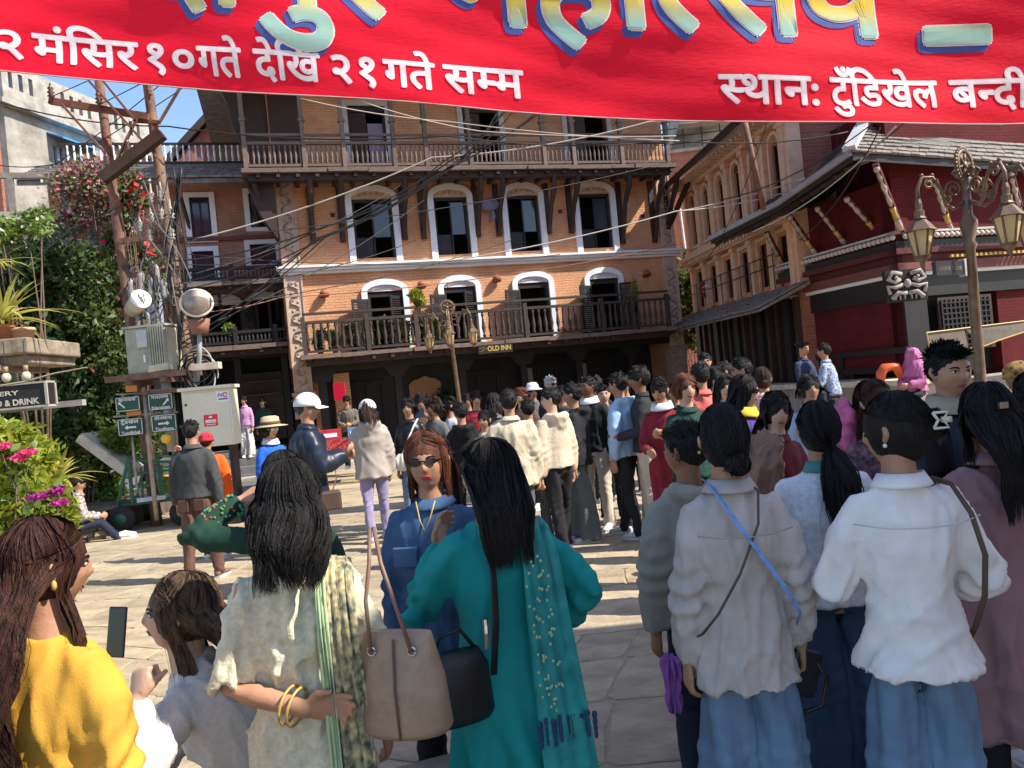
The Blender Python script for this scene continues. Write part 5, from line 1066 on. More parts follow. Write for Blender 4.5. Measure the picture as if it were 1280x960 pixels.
for u, a, b, v in BIG:
    banner_word(u, a, b, v, 1.9, blue, .055, .004, 'letter_shadow', dx=-.06, dv=-.075)
    banner_word(u, a, b, v, 1.9, pinkw, .05, .010, 'letter_outline')
    banner_word(u, a, b, v, 1.9, fillm, .030, .016, 'letter_fill')
# ================================================================== PEOPLE
JOBS = []          # (object, voxel, smooth, fold function)
SKIN = {k: mat('skin_'+k, c, .5, .10, 14, .12, 120, spec=.35, sss=.12) for k, c in dict(tan=(.43, .225, .135), fair=(.56, .34, .235), brown=(.25, .115, .062), deep=(.17, .078, .045)).items()}
def hair_mat(name, col, col2): return mat('hair_'+name, col, .58, .35, 60, .6, 300, spec=.22, col2=col2, stretch=(1, 1, .15))
HAIR = dict(black=hair_mat('black', (.008, .007, .007), (.018, .015, .014)), brown=hair_mat('brown', (.022, .012, .009), (.06, .03, .02)), auburn=hair_mat('auburn', (.07, .022, .012), (.18, .06, .03)), grey=hair_mat('grey', (.35, .34, .33), (.6, .59, .58)), redtip=hair_mat('redtip', (.022, .011, .009), (.075, .028, .018)), bronze=hair_mat('bronze', (.02, .012, .010), (.16, .10, .06)), salt=hair_mat('salt', (.03, .03, .03), (.10, .10, .10)))
FAB = {}
def fab(name, col, kind='plain'):
    if name in FAB: return FAB[name]
    k = dict(plain=dict(var=.10, scale=9, bump=.25, bscale=300), knit=dict(var=.10, scale=60, bump=.7, bscale=110), sherpa=dict(var=.18, scale=60, bump=1, bscale=70), denim=dict(var=.22, scale=7, bump=.35, bscale=260, detail=8), suede=dict(var=.16, scale=10, bump=.3, bscale=40, detail=8), shiny=dict(var=.08, scale=8, bump=.15, bscale=90, rough=.38), jac=dict(var=.2, scale=45, bump=.8, bscale=80), print_=dict(var=.7, scale=34, bump=.2, bscale=200, detail=1))[kind]
    k = dict(k); r = k.pop('rough', .82); FAB[name] = mat('cloth_'+name, col, r, spec=.25, bdist=.004, **k); return FAB[name]
SHOEW = mat('shoe_white', (.62, .61, .60), .5, .1, 12, .1); SHOEB = mat('shoe_black', (.02, .02, .022), .5); SOLE = mat('sole_pale', (.60, .57, .53), .6)
EYEW = mat('eye_white', (.62, .58, .55), .25, .05, 5, 0); IRIS = mat('iris_dark', (.012, .008, .006), .12, .1, 5, 0, spec=.8); LIPS = {'n': mat('lips_natural', (.27, .095, .075), .45, .1, 30, .1), 'r': mat('lips_red', (.42, .05, .05), .35, .1, 30, .1)}
BLKG = mat('dark_lens', (.006, .006, .007), .12, .1, 3, 0, spec=.35)

def g2(X, Z, cx, cz, sx, sz): return math.exp(-((X-cx)/sx)**2-((Z-cz)/sz)**2)
def face_off(X, Z):
    a = abs(X)
    return .0195*g2(X, Z, 0, -.026, .0105, .013)+.010*g2(X, Z, 0, -.006, .008, .018)+.004*g2(a, Z, .011, -.031, .006, .006)+.0035*g2(a, Z, .028, .019, .018, .007)-.0075*g2(a, Z, .031, .004, .013, .009)+.004*g2(a, Z, .042, -.022, .016, .014)+.0065*g2(X, Z, 0, -.054, .018, .005)+.006*g2(X, Z, 0, -.064, .015, .005)-.003*g2(X, Z, 0, -.074, .02, .004)+.008*g2(X, Z, 0, -.094, .018, .012)
def surfY(X, Z):
    ux, uz = X/.076, Z/.117; uy = math.sqrt(max(.02, 1-ux*ux-uz*uz)); Y = .092*uy
    if uz < 0: Y *= 1-.08*uz*uz
    return Y+face_off(X, Z)
def head_mesh(mb, M, m=34, n=44, ears=True):
    base = []
    for i in range(m+1):
        th = PI*(i/m)
        for k in range(n):
            ph = 2*PI*k/n; x, y, z = math.sin(th)*math.sin(ph), math.sin(th)*math.cos(ph), math.cos(th)
            X, Y, Z = .076*x, .092*y, .117*z
            if z < 0:
                t = -z; X *= 1-.26*t**1.6; Y *= (1-.42*t**1.3) if y < 0 else (1-.08*t*t)
            elif y < 0: Y *= 1.05
            if y > .2: Y += face_off(X, Z)*min(1, (y-.2)*3)
            base.append(M @ Vector((X, Y, Z)))
    fs = []
    for i in range(m):
        for k in range(n): fs.append((i*n+k, (i+1)*n+k, (i+1)*n+(k+1) % n, i*n+(k+1) % n))
    mb.add(base, fs)
    if ears:
        for s in (-1, 1):
            mb.tube([M @ Vector((s*.072, .004, .022)), M @ Vector((s*.083, -.010, .018)), M @ Vector((s*.086, -.012, .0)), M @ Vector((s*.079, -.004, -.018)), M @ Vector((s*.072, .002, -.028))], [(.007, .006), (.010, .008), (.010, .008), (.009, .008), (.006, .006)], 7)
def hand(mb, W, d, n, side, curl, s, fr=.0078, spread=.06, point=False):
    d = Vector(d).normalized(); n = Vector(n); n = (n-d*n.dot(d)).normalized(); t = d.cross(n)*side
    mb.tube([W-d*.02*s, W+d*.012*s, W+d*.045*s, W+d*.082*s, W+d*.094*s], [(.024*s, .019*s), (.028*s, .017*s), (.040*s, .0155*s), (.042*s, .013*s), (.036*s, .009*s)], 12, side=t)
    for k, L in enumerate((.070, .078, .072, .056)):
        b = W+d*(.084-.004*abs(k-1))*s+t*(.0315-.021*k)*s; a = 0; c = curl*(1+.1*k); p = b-d*.012*s; pts = [p, b]; dd = (d+t*spread*(1.5-k)).normalized(); 
        if point and k == 0: c = .05
        for j, q in enumerate((.44, .31, .25)):
            a += c*(.75, 1.0, .7)[j]; v = dd*math.cos(a)+n*math.sin(a); pts.append(pts[-1]+v*(L*q*s))
        rf = max(fr*s, fr) if k < 3 else fr*.9*s
        mb.tube(pts, [rf*1.05, rf*1.12, rf*1.08, rf, rf*.78], 8)
    b = W+d*.020*s+t*.024*s; v1 = (d*.62+t*.68+n*.35).normalized(); v2 = (d*.88+t*.25+n*(.35+.3*curl)).normalized()
    mb.tube([b, b+v1*.034*s, b+v1*.034*s+v2*.030*s, b+v1*.034*s+v2*.052*s], [.0155*s, .0125*s, max(.0098*s, fr), max(.0078*s, fr*.85)], 8)
ARMS = {  # upper arm direction, forearm direction, palm normal, curl  (for the right arm; x mirrored for the left)
 'hang': ((.14, -.02, -1), (.05, .12, -1), (-1, .1, 0), .45), 'hang2': ((.2, .05, -1), (.06, .3, -1), (-1, .2, 0), .5), 'pocket': ((.25, -.28, -.95), (-.18, .42, -.9), (-1, 0, 0), .9),
 'phone': ((.14, .25, -1), (-.42, .85, .35), (-.2, -.6, .8), .8), 'fold': ((.2, .25, -1), (-.93, .38, .05), (0, -1, -.2), .5), 'front': ((.15, .2, -1), (-.45, .85, -.15), (-1, 0, 0), .6),
 'hip': ((.72, -.30, -.62), (-.72, .30, -.5), (-.7, 0, -.7), .6), 'chin': ((.10, .35, -1), (-.28, .30, .92), (-.3, -.9, .1), 1.0), 'raise': ((.35, .6, -.35), (-.2, .35, .9), (0, -1, 0), .7), 'camera': ((.3, .65, -.45), (-.45, .5, .75), (-.4, -.6, 0), .9),
 'back': ((.35, -.45, -.9), (-.8, -.25, -.35), (0, -1, 0), .3)}
def mir(v, s): return Vector((v[0]*s, v[1], v[2]))
def strands(name, paths, w, m, parent, ends=.25, cen=None):
    """paths (n,K,3) -> thin tapering locks lying flat to the head, in one mesh"""
    P = np.asarray(paths, float); n, K, _ = P.shape; T = np.gradient(P, axis=1); T /= np.linalg.norm(T, axis=2, keepdims=True)+1e-9
    c = P.reshape(-1, 3).mean(0) if cen is None else np.asarray(cen); O = P-c; O[..., 2] *= .25; O /= np.linalg.norm(O, axis=2, keepdims=True)+1e-9; O = O+.35*RNG.normal(size=(n, 1, 3))
    A = np.cross(T, O); A /= np.linalg.norm(A, axis=2, keepdims=True)+1e-9
    t = np.linspace(0, 1, K); prof = np.minimum(1, np.minimum(.35+t*6, (1-t)*3+ends*.3))[None, :, None]; ww = (w*(.6+.8*RNG.random((n, 1, 1))))*prof
    R = np.stack([P+A*ww, P-A*ww], 2).reshape(-1, 3)
    i = (np.arange(n)*K*2)[:, None]+(np.arange(K-1)*2)[None, :]
    F = np.stack([i, i+1, i+3, i+2], -1).reshape(-1, 4); me = mesh_np(name, R, F); me.polygons.foreach_set('use_smooth', [True]*len(me.polygons)); return tag(link(name, me, m, parent), kind='stuff')
def make_hair(style, m, M, root, q, L=.45, s=1, back=-.13, wave=.01, width=.1, seed=0, vol=1.0, tie=(0, -.105, -.02), streak=None, side=0, Nky=0, under=False):
    rng = np.random.default_rng(seed); n = {3: 1750, 2: 220, 1: 70}[q]; lw = {3: .0026, 2: .0062, 1: .012}[q]*s
    short = style == 'short'; cz, rz_, cy = (.026, .101, -.018) if short else (.012, .117, -.015); rx, ry = .082*vol, (.104 if short else .1055)*vol
    if style in ('long', 'bob'): rx *= 1.05
    mb = MB(); base = []
    N_, M_ = 24, 18; bl = MB().ball((0, cy, cz), (rx, ry, rz_*vol), N_, M_)
    mb.v = [tuple(M @ Vector(v)) for v in bl.v]; mb.f = bl.f
    def cap(th, ph, k=1.0): return np.stack([rx*k*np.sin(th)*np.sin(ph), cy+ry*k*np.sin(th)*np.cos(ph), cz+rz_*vol*k*np.cos(th)], -1)
    MM = np.array(M.to_3x3()); MT = np.array(M.translation); tr = lambda P: P @ MM.T+MT
    if short:
        th = np.arccos(1-rng.random(n)*1.45); ph = rng.random(n)*2*PI; th = np.maximum(th, 1.15) if under else th; front = (np.cos(ph) > .45) & (not under); th = np.where(front, np.minimum(th, .95+.1*rng.random(n)), th); K = 4
        p0 = cap(th, ph, .99); c = np.array([0, cy, cz]); nr = p0-c; nr /= np.linalg.norm(nr, axis=1)[:, None]; comb = np.where((th > 1.2)[:, None], np.array([0, -.1, -1.0]), np.array([side or .25, .9, .1])); tg = comb-nr*(comb*nr).sum(1)[:, None]+.30*rng.normal(size=(n, 3)); tg /= np.linalg.norm(tg, axis=1)[:, None]
        l = (.020+.014*rng.random(n))[:, None]*np.where(th < 1.2, 1.15, .7)[:, None]; P = np.stack([p0+tg*l*t+nr*(.004+.008*math.sin(t*2.2))*np.where(th < 1.2, 1.2, .4)[:, None]*t for t in (0, .35, .7, 1)], 1)
        P = tr(P); lw *= 1.0
    else:
        K = 16; u = rng.random(n); phe = PI+(u-.5)*2*rad(128 if style in ('long', 'bob') else 150); thm = rad(84 if style in ('long', 'bob') else 100)
        phs = PI+(phe-PI)*rng.uniform(.55, 1.0, n); ts = np.linspace(0, 1, 8)
        fr_ = rng.random(n) < .34; sg = np.where(rng.random(n) < .5, -1, 1); phs = np.where(fr_, sg*(.05+.25*rng.random(n)), phs); phe = np.where(fr_, sg*rad(88)+sg*rad(40)*rng.random(n), phe); phs = np.where(fr_, phs, phs); f0 = np.where(fr_, .15+.78*rng.random(n), 0); cl = rng.integers(0, 40, n); clp = rng.random(40)*6; th0 = np.where(fr_, f0, .12+.25*rng.random(n)); hug = []
        for t in ts: hug.append(cap(th0+(thm-th0)*t, phs+(phe-phs)*t, 1.015+.03*rng.random()))
        hug = np.stack(hug, 1)
        if style in ('pony', 'bun', 'tied'):
            tp = np.array(tie); lift = 1.012+.03*rng.random((n, 1))
            for k, t in enumerate(ts): 
                f = t**1.6; hug[:, k] = hug[:, k]*(1-f)+(tp*1.0)*f
                c = np.array([0, cy, cz]); v = hug[:, k]-c; r = np.sqrt((v/np.array([rx, ry, rz_*vol]))**2 @ np.ones(3))[:, None]; hug[:, k] = np.where(r < lift, c+v/np.maximum(r, .05)*lift, hug[:, k])
        hug = tr(hug); end = hug[:, -1]; fall = []
        Ln = L*(.75+.3*rng.random(n)); w_ph = phe*2.2+clp[cl]*.12+rng.random(n)*.5; cen = tr(np.array([0, -.02, 0])); xo, yo = rng.normal(size=n), rng.normal(size=n)
        if style == 'bun': fall = [end+rng.normal(size=(n, 3))*.012 for _ in range(8)]
        else:
            for k in range(1, 9):
                t = k/8; z = end[:, 2]-Ln*t; tgt = Nky+back*s-.012*rng.random(n)-.02*t; bl_ = min(1, t*L/.14)
                if style in ('long', 'bob'):
                    x = cen[0]+(end[:, 0]-cen[0])*(1+width*math.sin(min(1, t*1.3)*PI/2)*1.6)*(1-.25*t*t); front = end[:, 1] > cen[1]+.005; y = np.where(front, end[:, 1]+(.0-.05*t), end[:, 1]*(1-bl_)+np.minimum(end[:, 1], tgt)*bl_)
                    if style == 'bob': y = end[:, 1]+(cen[1]-end[:, 1])*.1*t
                else:
                    x = end[:, 0]+xo*.016*(.4+math.sin(PI*t*.9)); y = end[:, 1]*(1-bl_)+np.minimum(end[:, 1], tgt)*bl_+yo*.010*math.sin(PI*t*.9)
                x = x+wave*np.sin(Ln*t*24+w_ph*(.3 if style != 'long' else 1)); y = y+wave*.6*np.cos(Ln*t*20+w_ph); fall.append(np.stack([x, y, z], -1))
        P = np.concatenate([hug, np.stack(fall, 1)], 1)
    h = mb.build('hair', m, root, True)
    hc = tr(np.array([0, -.02, 0])); st = strands('hair_locks', P, lw*(1.25 if style in ('pony', 'tied') else 1), streak or m, h, cen=hc)
    if style == 'bun':
        b = MB().ball(tuple(M @ Vector((tie[0], tie[1]-.018, tie[2]-.012))), (.042*s, .034*s, .036*s), 14, 10).build('hair_bun', m, h, True); c = M @ Vector((tie[0], tie[1]-.018, tie[2]-.012)); PP = []
        for i in range(60 if q == 3 else 20):
            ax = Vector(rng.normal(size=3)).normalized(); e = ax.orthogonal().normalized(); f = ax.cross(e); PP.append([tuple(c+Vector(((e*math.cos(a)+f*math.sin(a)).x*.044, (e*math.cos(a)+f*math.sin(a)).y*.037, (e*math.cos(a)+f*math.sin(a)).z*.039))*s) for a in np.linspace(0, 3.2, 8)])
        strands('bun_locks', PP, .004*s, m, b)
    if q == 3 and not short:
        Fl = P[::34].copy(); tt_ = np.linspace(0, 1, P.shape[1])[None, :, None]; Fl += rng.normal(size=(len(Fl), 1, 3))*.016*tt_+rng.normal(size=(len(Fl), 1, 3))*.012*np.sin(tt_*5+rng.random((len(Fl), 1, 1))*5); strands('flyaway_hair', Fl, .0007, m, h, cen=hc)
    if not short and style != 'bun': strands('hair_underlayer', P[::3, :-1] if q == 3 else P[::3, :-1], lw*(3.0 if q == 3 else 2.6), m, h, cen=hc)
    return h

def person(label, px, py, D, face, top, bottom, hair=('short', 'black'), skin='tan', aL='hang', aR='hang', head=(0, 0, 0), lean=(0, 0), w=1.0, fit=.012, hem=-.06, sleeve=1.0, collar='shirt', legs='straight', shoes='white', q=None, sit=None, H=None, z0=0, female=False, lips='n', hairo=None, flare=0, facefeat=True, step=.0, group=None, cuff=None, twist=0, inner=None, fold=1.0):
    P = at(px, py, D); 
    if H is None: H = P.z-z0
    q = q or (3 if D < 4 else 2 if D < 9.5 else 1)
    vox = {3: .0068, 2: .0148, 1: .024}[q]; gv = {3: .0115, 2: .0185, 1: .028}[q]
    H -= .018; s = H/1.7 if sit is None else 1.0; 
    if sit is not None: s = sit[0]
    pel = Vector((0, 0, .93*s)) if sit is None else Vector((0, 0, H-.77*s))
    u = Vector((lean[0], lean[1], .49)).normalized(); Nk = pel+u*(.49*s)
    if sit is not None: pel.z += H-(Nk.z+.285*s) ; Nk = pel+u*(.49*s)
    elif abs(lean[0])+abs(lean[1]) > 0.02: d_ = H-(Nk.z+.285*s); 
    Hc = Nk+Vector((0, .018, .168))*s
    Rh = (Matrix.Rotation(rad(head[0]), 3, 'Z') @ Matrix.Rotation(rad(-head[1]), 3, 'X') @ Matrix.Rotation(rad(head[2]), 3, 'Y')).to_4x4()
    MH = Matrix.Translation(Hc) @ Rh @ Matrix.Scale(s, 4)
    rz = rad(face); c, sn = math.cos(rz), math.sin(rz); hx, hy = Hc.x*c-Hc.y*sn, Hc.x*sn+Hc.y*c
    root = empty('person', (P.x-hx, D-hy, z0), rz, label, 'person', group)
    sk = SKIN[skin]; tw = Matrix.Rotation(rad(twist), 3, 'Z')
    w = w*(.92 if female else .96); shw = (.160 if female else .175)*w; f_arm = .86 if female else .95
    Sh = {sd: Nk+tw @ Vector((sd*shw, -.005, -.062))*s for sd in (-1, 1)}
    JT = {}; armd = {}
    for sd, a in ((1, aR), (-1, aL)):
        A = ARMS[a] if isinstance(a, str) else a
        ud = (tw @ mir(A[0], sd)).normalized(); fd = (tw @ mir(A[1], sd)).normalized(); E = Sh[sd]+ud*.285*s; Wr = E+fd*.245*s; hd = fd if len(A) < 5 else (tw @ mir(A[4], sd)).normalized()
        armd[sd] = (Sh[sd], E, Wr, hd, tw @ mir(A[2], sd), A[3]); JT[sd] = (E, fd)
    # ---- body
    b = MB(); k = .78
    b.tube([pel-Vector((0, 0, .12*s)), pel, pel+u*.15*s, pel+u*.32*s, pel+u*.42*s, Nk-u*.01*s, Nk+Vector((0, .005, .05))*s, Hc-Vector((0, .015, .06))*s], [(x*s*k*w if i < 5 else x*s, y*s*k*w if i < 5 else y*s) for i, (x, y) in enumerate(((.10, .08), (.13, .095), (.128, .09), (.15, .105), (.15, .085), (.064, .060), (.052, .055), (.050, .055)))], 18, side=tw @ Vector((1, 0, 0)))
    head_mesh(b, MH, *((40, 52) if q == 3 else (30, 40) if q == 2 else (18, 22)))
    for sd in (-1, 1):
        S_, E, Wr, hd, pn, cu = armd[sd]; inn_ = S_-tw @ Vector((sd*.06, 0, .005))*s
        b.tube([inn_, S_, S_.lerp(E, .5), E, E.lerp(Wr, .35), Wr], [x*s for x in (.026, .028, .028, .029, .034, .0235)], 12)
        b.tube([E.lerp(Wr, .85), Wr, Wr+hd*.01], [x*s for x in (.027, .0245, .024)], 10)
        hand(b, Wr, hd, pn, sd, cu, s, fr=max(.0078, vox*.95))
    lg = {}
    for sd in (-1, 1):
        h0 = pel+Vector((sd*(.078 if legs == 'wide' else .088)*s, 0, -.04*s))
        if sit is None:
            st = step*sd*s; sp_ = .015 if legs != 'wide' else .008
            kn = Vector((h0.x+sd*sp_*s, h0.y+st*.45+.01, .49*s)); an = Vector((h0.x+sd*sp_*1.5*s, h0.y+st, .085*s))
        else:
            kn = h0+Vector((sd*.03, sit[1]*s, sit[2]*s)); an = kn+Vector((0, sit[3]*s, -.40*s))
        lg[sd] = (h0, kn, an)
        if not bottom: b.tube([h0+Vector((0, 0, .03)), h0, h0.lerp(kn, .5), kn, kn.lerp(an, .35), an], [x*s*(.6 if legs == 'wide' else .72) for x in (.06, .075, .075, .066, .062, .05)], 10)
        if not bottom: b.tube([an, an+Vector((0, .04, -.03))*s, an+Vector((0, .12, -.055))*s], [(.035*s, .035*s), (.036*s, .03*s), (.038*s, .02*s)], 8)
    bo = b.build('body', sk, root, True); JOBS.append((bo, vox, 1 if q == 3 else 1, None))
    # ---- upper garment
    f = fit; t = MB(); hm = hem
    secs = []
    if hm < -.12:
        nst = max(2, int(-hm/.12))
        for i in range(nst): 
            v = hm+(-.10-hm)*i/nst; fl = flare*((-v-.1)/max(.05, -hm-.1)); secs.append((pel+Vector((0, 0, v*s)), .178+fl, .125+fl*.85))
    elif hm < 0: secs.append((pel+Vector((0, 0, hm*s)), .178+flare, .124+flare))
    else: secs.append((pel+u*hm*s, .15, .105))
    bust = .012 if female else 0
    secs += [(pel+Vector((0, 0, .0)), .162, .118)] if hm < 0 else []
    secs += [(pel+u*.15*s, .142-(.010 if female else -.006), .102), (pel+u*.29*s, .160, .112+bust), (pel+u*.38*s, .158, .106), (pel+u*.435*s, .138, .080), (pel+u*.475*s, .080, .066), (pel+u*.502*s, .062, .062)]
    t.tube([c_[0] for c_ in secs], [((c_[1]*w+f)*s, (c_[2]*w+f)*s) for c_ in secs[:-2]]+[((c_[1]+f*.5)*s, (c_[2]+f*.5)*s) for c_ in secs[-2:]], 28, side=tw @ Vector((1, 0, 0)))
    for sd in (-1, 1):
        S_, E, Wr, hd, pn, cu = armd[sd]; inn_ = S_-tw @ Vector((sd*.075, 0, -.004))*s
        g_ = f*.75+.006; P0 = [inn_, S_+tw @ Vector((-sd*.012, 0, -.004))*s, S_.lerp(E, .3), S_.lerp(E, .7), E-(E-Wr).normalized()*0, E.lerp(Wr, .35), E.lerp(Wr, .75), Wr+(Wr-E).normalized()*.004]; R0 = [.040, .046, .049, .046, .043, .041, .034, .029]
        if sleeve < 1: 
            if sleeve <= .55: P0, R0 = P0[:5], R0[:5]
            else: P0 = P0[:6]+[E.lerp(Wr, sleeve)]; R0 = R0[:6]+[.037]
        R0 = [(r*f_arm*w**.6+g_*(1.25 if 2 < i < len(R0)-1 else .75 if i < 2 else 1))*s for i, r in enumerate(R0)]
        if cuff: R0[-1] *= cuff
        t.tube(P0, R0, 16)
    if collar == 'hood':
        t.tube([Nk+tw @ Vector((x, y, z))*s for x, y, z in ((-.10, .03, .0), (-.115, -.05, .015), (-.07, -.12, .0), (0, -.145, -.015), (.07, -.12, .0), (.115, -.05, .015), (.10, .03, .0))], [x*s for x in (.022, .036, .046, .052, .046, .036, .022)], 12)
        t.ball(tuple(Nk+tw @ Vector((0, -.125, -.07))*s), (.085*s, .042*s, .075*s), 14, 10)
    tm = top if not isinstance(top, tuple) else fab(*top)
    fo = {'j': [(JT[1][0], JT[1][1]), (JT[-1][0], JT[-1][1])], 'seed': sum(map(ord, label)) % 97, 'amp': fold*{3: .0112, 2: .0095, 1: .006}[q]*(1+flare*2+(.3 if hm < -.1 else 0)), 'low': (pel.z, 1.0 if hm < -.1 else .4)}
    to = t.build('upper_garment', tm, root, True); JOBS.append((to, gv, 5 if q == 3 else 3, fo))
    if collar in ('shirt', 'stand', 'turtle', 'scarf') and q >= 2:
        cm = MB(); n_ = 22; r0, r1, hh = {'shirt': (.066, .080, .042), 'stand': (.062, .068, .045), 'turtle': (.058, .060, .07), 'scarf': (.08, .1, .07)}[collar]; rings = [(r0, hh*.2), (r0*.98, hh), (r0*1.06, hh*1.08), (r1+f*.5, hh*.25), (r1+f*.5+.004, hh*.05)]
        vs = []
        for (rr, z) in rings:
            for i in range(n_): a = 2*PI*i/n_; vs.append(Nk+tw @ Vector((rr*math.sin(a)*1.02, rr*math.cos(a)*.98-.004, z-.018*max(0, math.cos(a))-.004))*s)
        cm.add(vs, [(j*n_+i, j*n_+(i+1) % n_, (j+1)*n_+(i+1) % n_, (j+1)*n_+i) for j in range(len(rings)-1) for i in range(n_)]); co_ = cm.build('collar', fab(*inner) if inner and collar in ('turtle', 'scarf', 'stand') else tm, root, True); so_ = co_.modifiers.new('solid', 'SOLIDIFY'); so_.thickness = .004
    # ---- lower garment
    if bottom:
        l = MB(); wide = legs == 'wide'
        l.tube([pel+Vector((0, 0, .15*s)), pel+Vector((0, 0, .02)), pel-Vector((0, 0, .10*s))], [((.116*w)*s, (.078*w)*s), ((.150*w)*s, (.106*w)*s), ((.152*w)*s, (.110*w)*s)], 20, side=(1, 0, 0))
        for sd in (-1, 1):
            h0, kn, an = lg[sd]; R = dict(straight=(.088, .078, .066, .062, .060), slim=(.084, .072, .055, .05, .045), wide=(.070, .090, .104, .112, .120), skirt=(.1, .13, .16, .18, .2))[legs]
            bt = an+Vector((0, 0, -.035*s if sit is None else 0)); l.tube([h0+Vector((0, 0, .02)), h0.lerp(kn, .25), h0.lerp(kn, .65), kn, kn.lerp(bt, .5), bt], [(r*w**.5*s, r*w**.5*s) for r in (R[0], R[0]*1.02, R[1], R[2], R[3], R[4])], 18)
        lo = l.build('lower_garment', fab(*bottom), root, True); JOBS.append((lo, gv*1.05, 2, {'j': [(lg[1][1], (lg[1][2]-lg[1][1]).normalized()), (lg[-1][1], (lg[-1][2]-lg[-1][1]).normalized()), (lg[1][2], Vector((0, 0, 1))), (lg[-1][2], Vector((0, 0, 1)))], 'seed': 3+sum(map(ord, label)) % 31, 'amp': {3: .0055, 2: .007, 1: .006}[q]*(1.6 if wide else 1), 'low': (2.0, .7)}))
    for sd in (-1, 1):
        an = lg[sd][2]; y0 = an.y; x0 = an.x; z = max(.0, an.z-.085*s); sm = SHOEB if shoes == 'black' else SHOEW if shoes == 'white' else fab(*shoes)
        m_ = MB(); m_.tube([Vector((x0, y0-.075*s, z+.055*s)), Vector((x0, y0-.06*s, z+.052*s)), Vector((x0, y0+.03*s, z+.060*s)), Vector((x0+sd*.006, y0+.10*s, z+.045*s)), Vector((x0+sd*.008, y0+.17*s, z+.036*s)), Vector((x0+sd*.006, y0+.195*s, z+.033*s))], [(.02*s, .02*s), (.036*s, .034*s), (.038*s, .042*s), (.046*s, .028*s), (.040*s, .018*s), (.018*s, .008*s)], 12, side=(1, 0, 0)); so2 = m_.build('shoe', sm, root, True)
        m_ = MB(); m_.prism([(0, 0)], 0, 0) if False else None
        pts = [(-.034, -.075), (.034, -.075), (.042, .03), (.050, .10), (.040, .17), (.012, .203), (-.015, .203), (-.038, .17), (-.046, .10), (-.040, .03)]; vs = [(x0+sd*.004+x*s, y0+y*s, z+.001) for x, y in pts]+[(x0+sd*.004+x*s*.96, y0+y*s*.98, z+.026*s) for x, y in pts]; n_ = len(pts)
        m_.add(vs, [tuple(range(n_))[::-1], tuple(range(n_, 2*n_))]+[(i, (i+1) % n_, (i+1) % n_+n_, i+n_) for i in range(n_)]); m_.build('sole', SOLE, so2)
    # ---- face
    if facefeat:
        for sd in (-1, 1):
            ex, ez = sd*.031, .003; ey = surfY(ex, ez)+(.0005 if q == 3 else .002)
            mm = MB(); bb = MB().ball((0, 0, 0), (.0135, .0062, .0058 if q == 3 else .0065), 12, 8); mm.v = [tuple(MH @ (Vector(v)+Vector((ex, ey, ez)))) for v in bb.v]; mm.f = bb.f; e_ = mm.build('eye', EYEW if q == 3 else IRIS, root, True)
            if q == 3:
                bb = MB().ball((0, 0, 0), (.0062, .003, .0058), 10, 6); mm = MB(); mm.v = [tuple(MH @ (Vector(v)+Vector((ex, ey+.0045, ez)))) for v in bb.v]; mm.f = bb.f; mm.build('iris', IRIS, e_, True)
                mm = MB(); mm.tube([MH @ Vector((ex+sd*x, surfY(ex+sd*x, ez+z)+.003, ez+z)) for x, z in ((-.014, .001), (-.006, .0065), (.004, .007), (.014, .003))], .0016*s, 5); mm.build('eyelid', HAIR['black'], e_, True)
            mm = MB(); mm.tube([MH @ Vector((ex+sd*x, surfY(ex+sd*x, .019+z)+.0008, .019+z)) for x, z in ((-.015, -.002), (-.004, .003), (.008, .003), (.018, -.001))], [(.0032*s, .0018*s), (.004*s, .002*s), (.0034*s, .0018*s), (.0014*s, .001*s)] if q == 3 else [.0045*s]*4, 6, side=MH.to_3x3() @ Vector((0, 0, 1))); mm.build('eyebrow', HAIR['black'], root, True)
        mm = MB()
        for dz, a in ((-.054, .0042), (-.0625, .005)): mm.tube([MH @ Vector((x, surfY(x, dz)+(.0008 if q == 3 else .002), dz+(.003 if abs(x) < .005 and dz > -.06 else 0)*0-abs(x)*.05+(abs(x)*.1 if dz < -.06 else 0))) for x in (-.024, -.014, 0, .014, .024)], [(.001*s, .001*s), (a*.7*s, .0018*s), (a*.85*s, .0024*s), (a*.7*s, .0018*s), (.001*s, .001*s)], 8, side=MH.to_3x3() @ Vector((0, 0, 1)))
        mm.build('lips', LIPS[lips], root, True)
    if hair:
        ho = dict(hairo or {}); make_hair(hair[0], HAIR[hair[1]], MH, root, q, s=s, Nky=Nk.y, seed=sum(map(ord, label)) % 1000, back=ho.pop('back', -(.125*w+f+.02)) , **ho)
    root['_s'] = s; return dict(root=root, MH=MH, Nk=Nk, pel=pel, arm=armd, s=s, u=u, q=q, sk=sk, tw=tw, f=f, w=w, leg=lg)
def glasses(p, m=None, h=.017, big=1.0, up=0):
    MH = p['MH']; mb = MB(); r = p['root']
    for sd in (-1, 1):
        mb.tube([MH @ Vector((sd*.031, surfY(.031, .003+up)+.013, .003+up)), MH @ Vector((sd*.032, surfY(.031, .003+up)+.016, .003+up))], [(.026*big*p['s'], h*big*p['s'])]*2, 16, side=MH.to_3x3() @ Vector((1, 0, 0)))
        mb.tube([MH @ Vector((sd*.056, .075, .006+up)), MH @ Vector((sd*.08, .03, .008+up)), MH @ Vector((sd*.083, -.005, .01+up))], .0025, 5)
    mb.tube([MH @ Vector((-.01, .103, .007+up)), MH @ Vector((.01, .103, .007+up))], .003, 5)
    return mb.build('sunglasses' if m is None else 'glasses', m or BLKG, r)
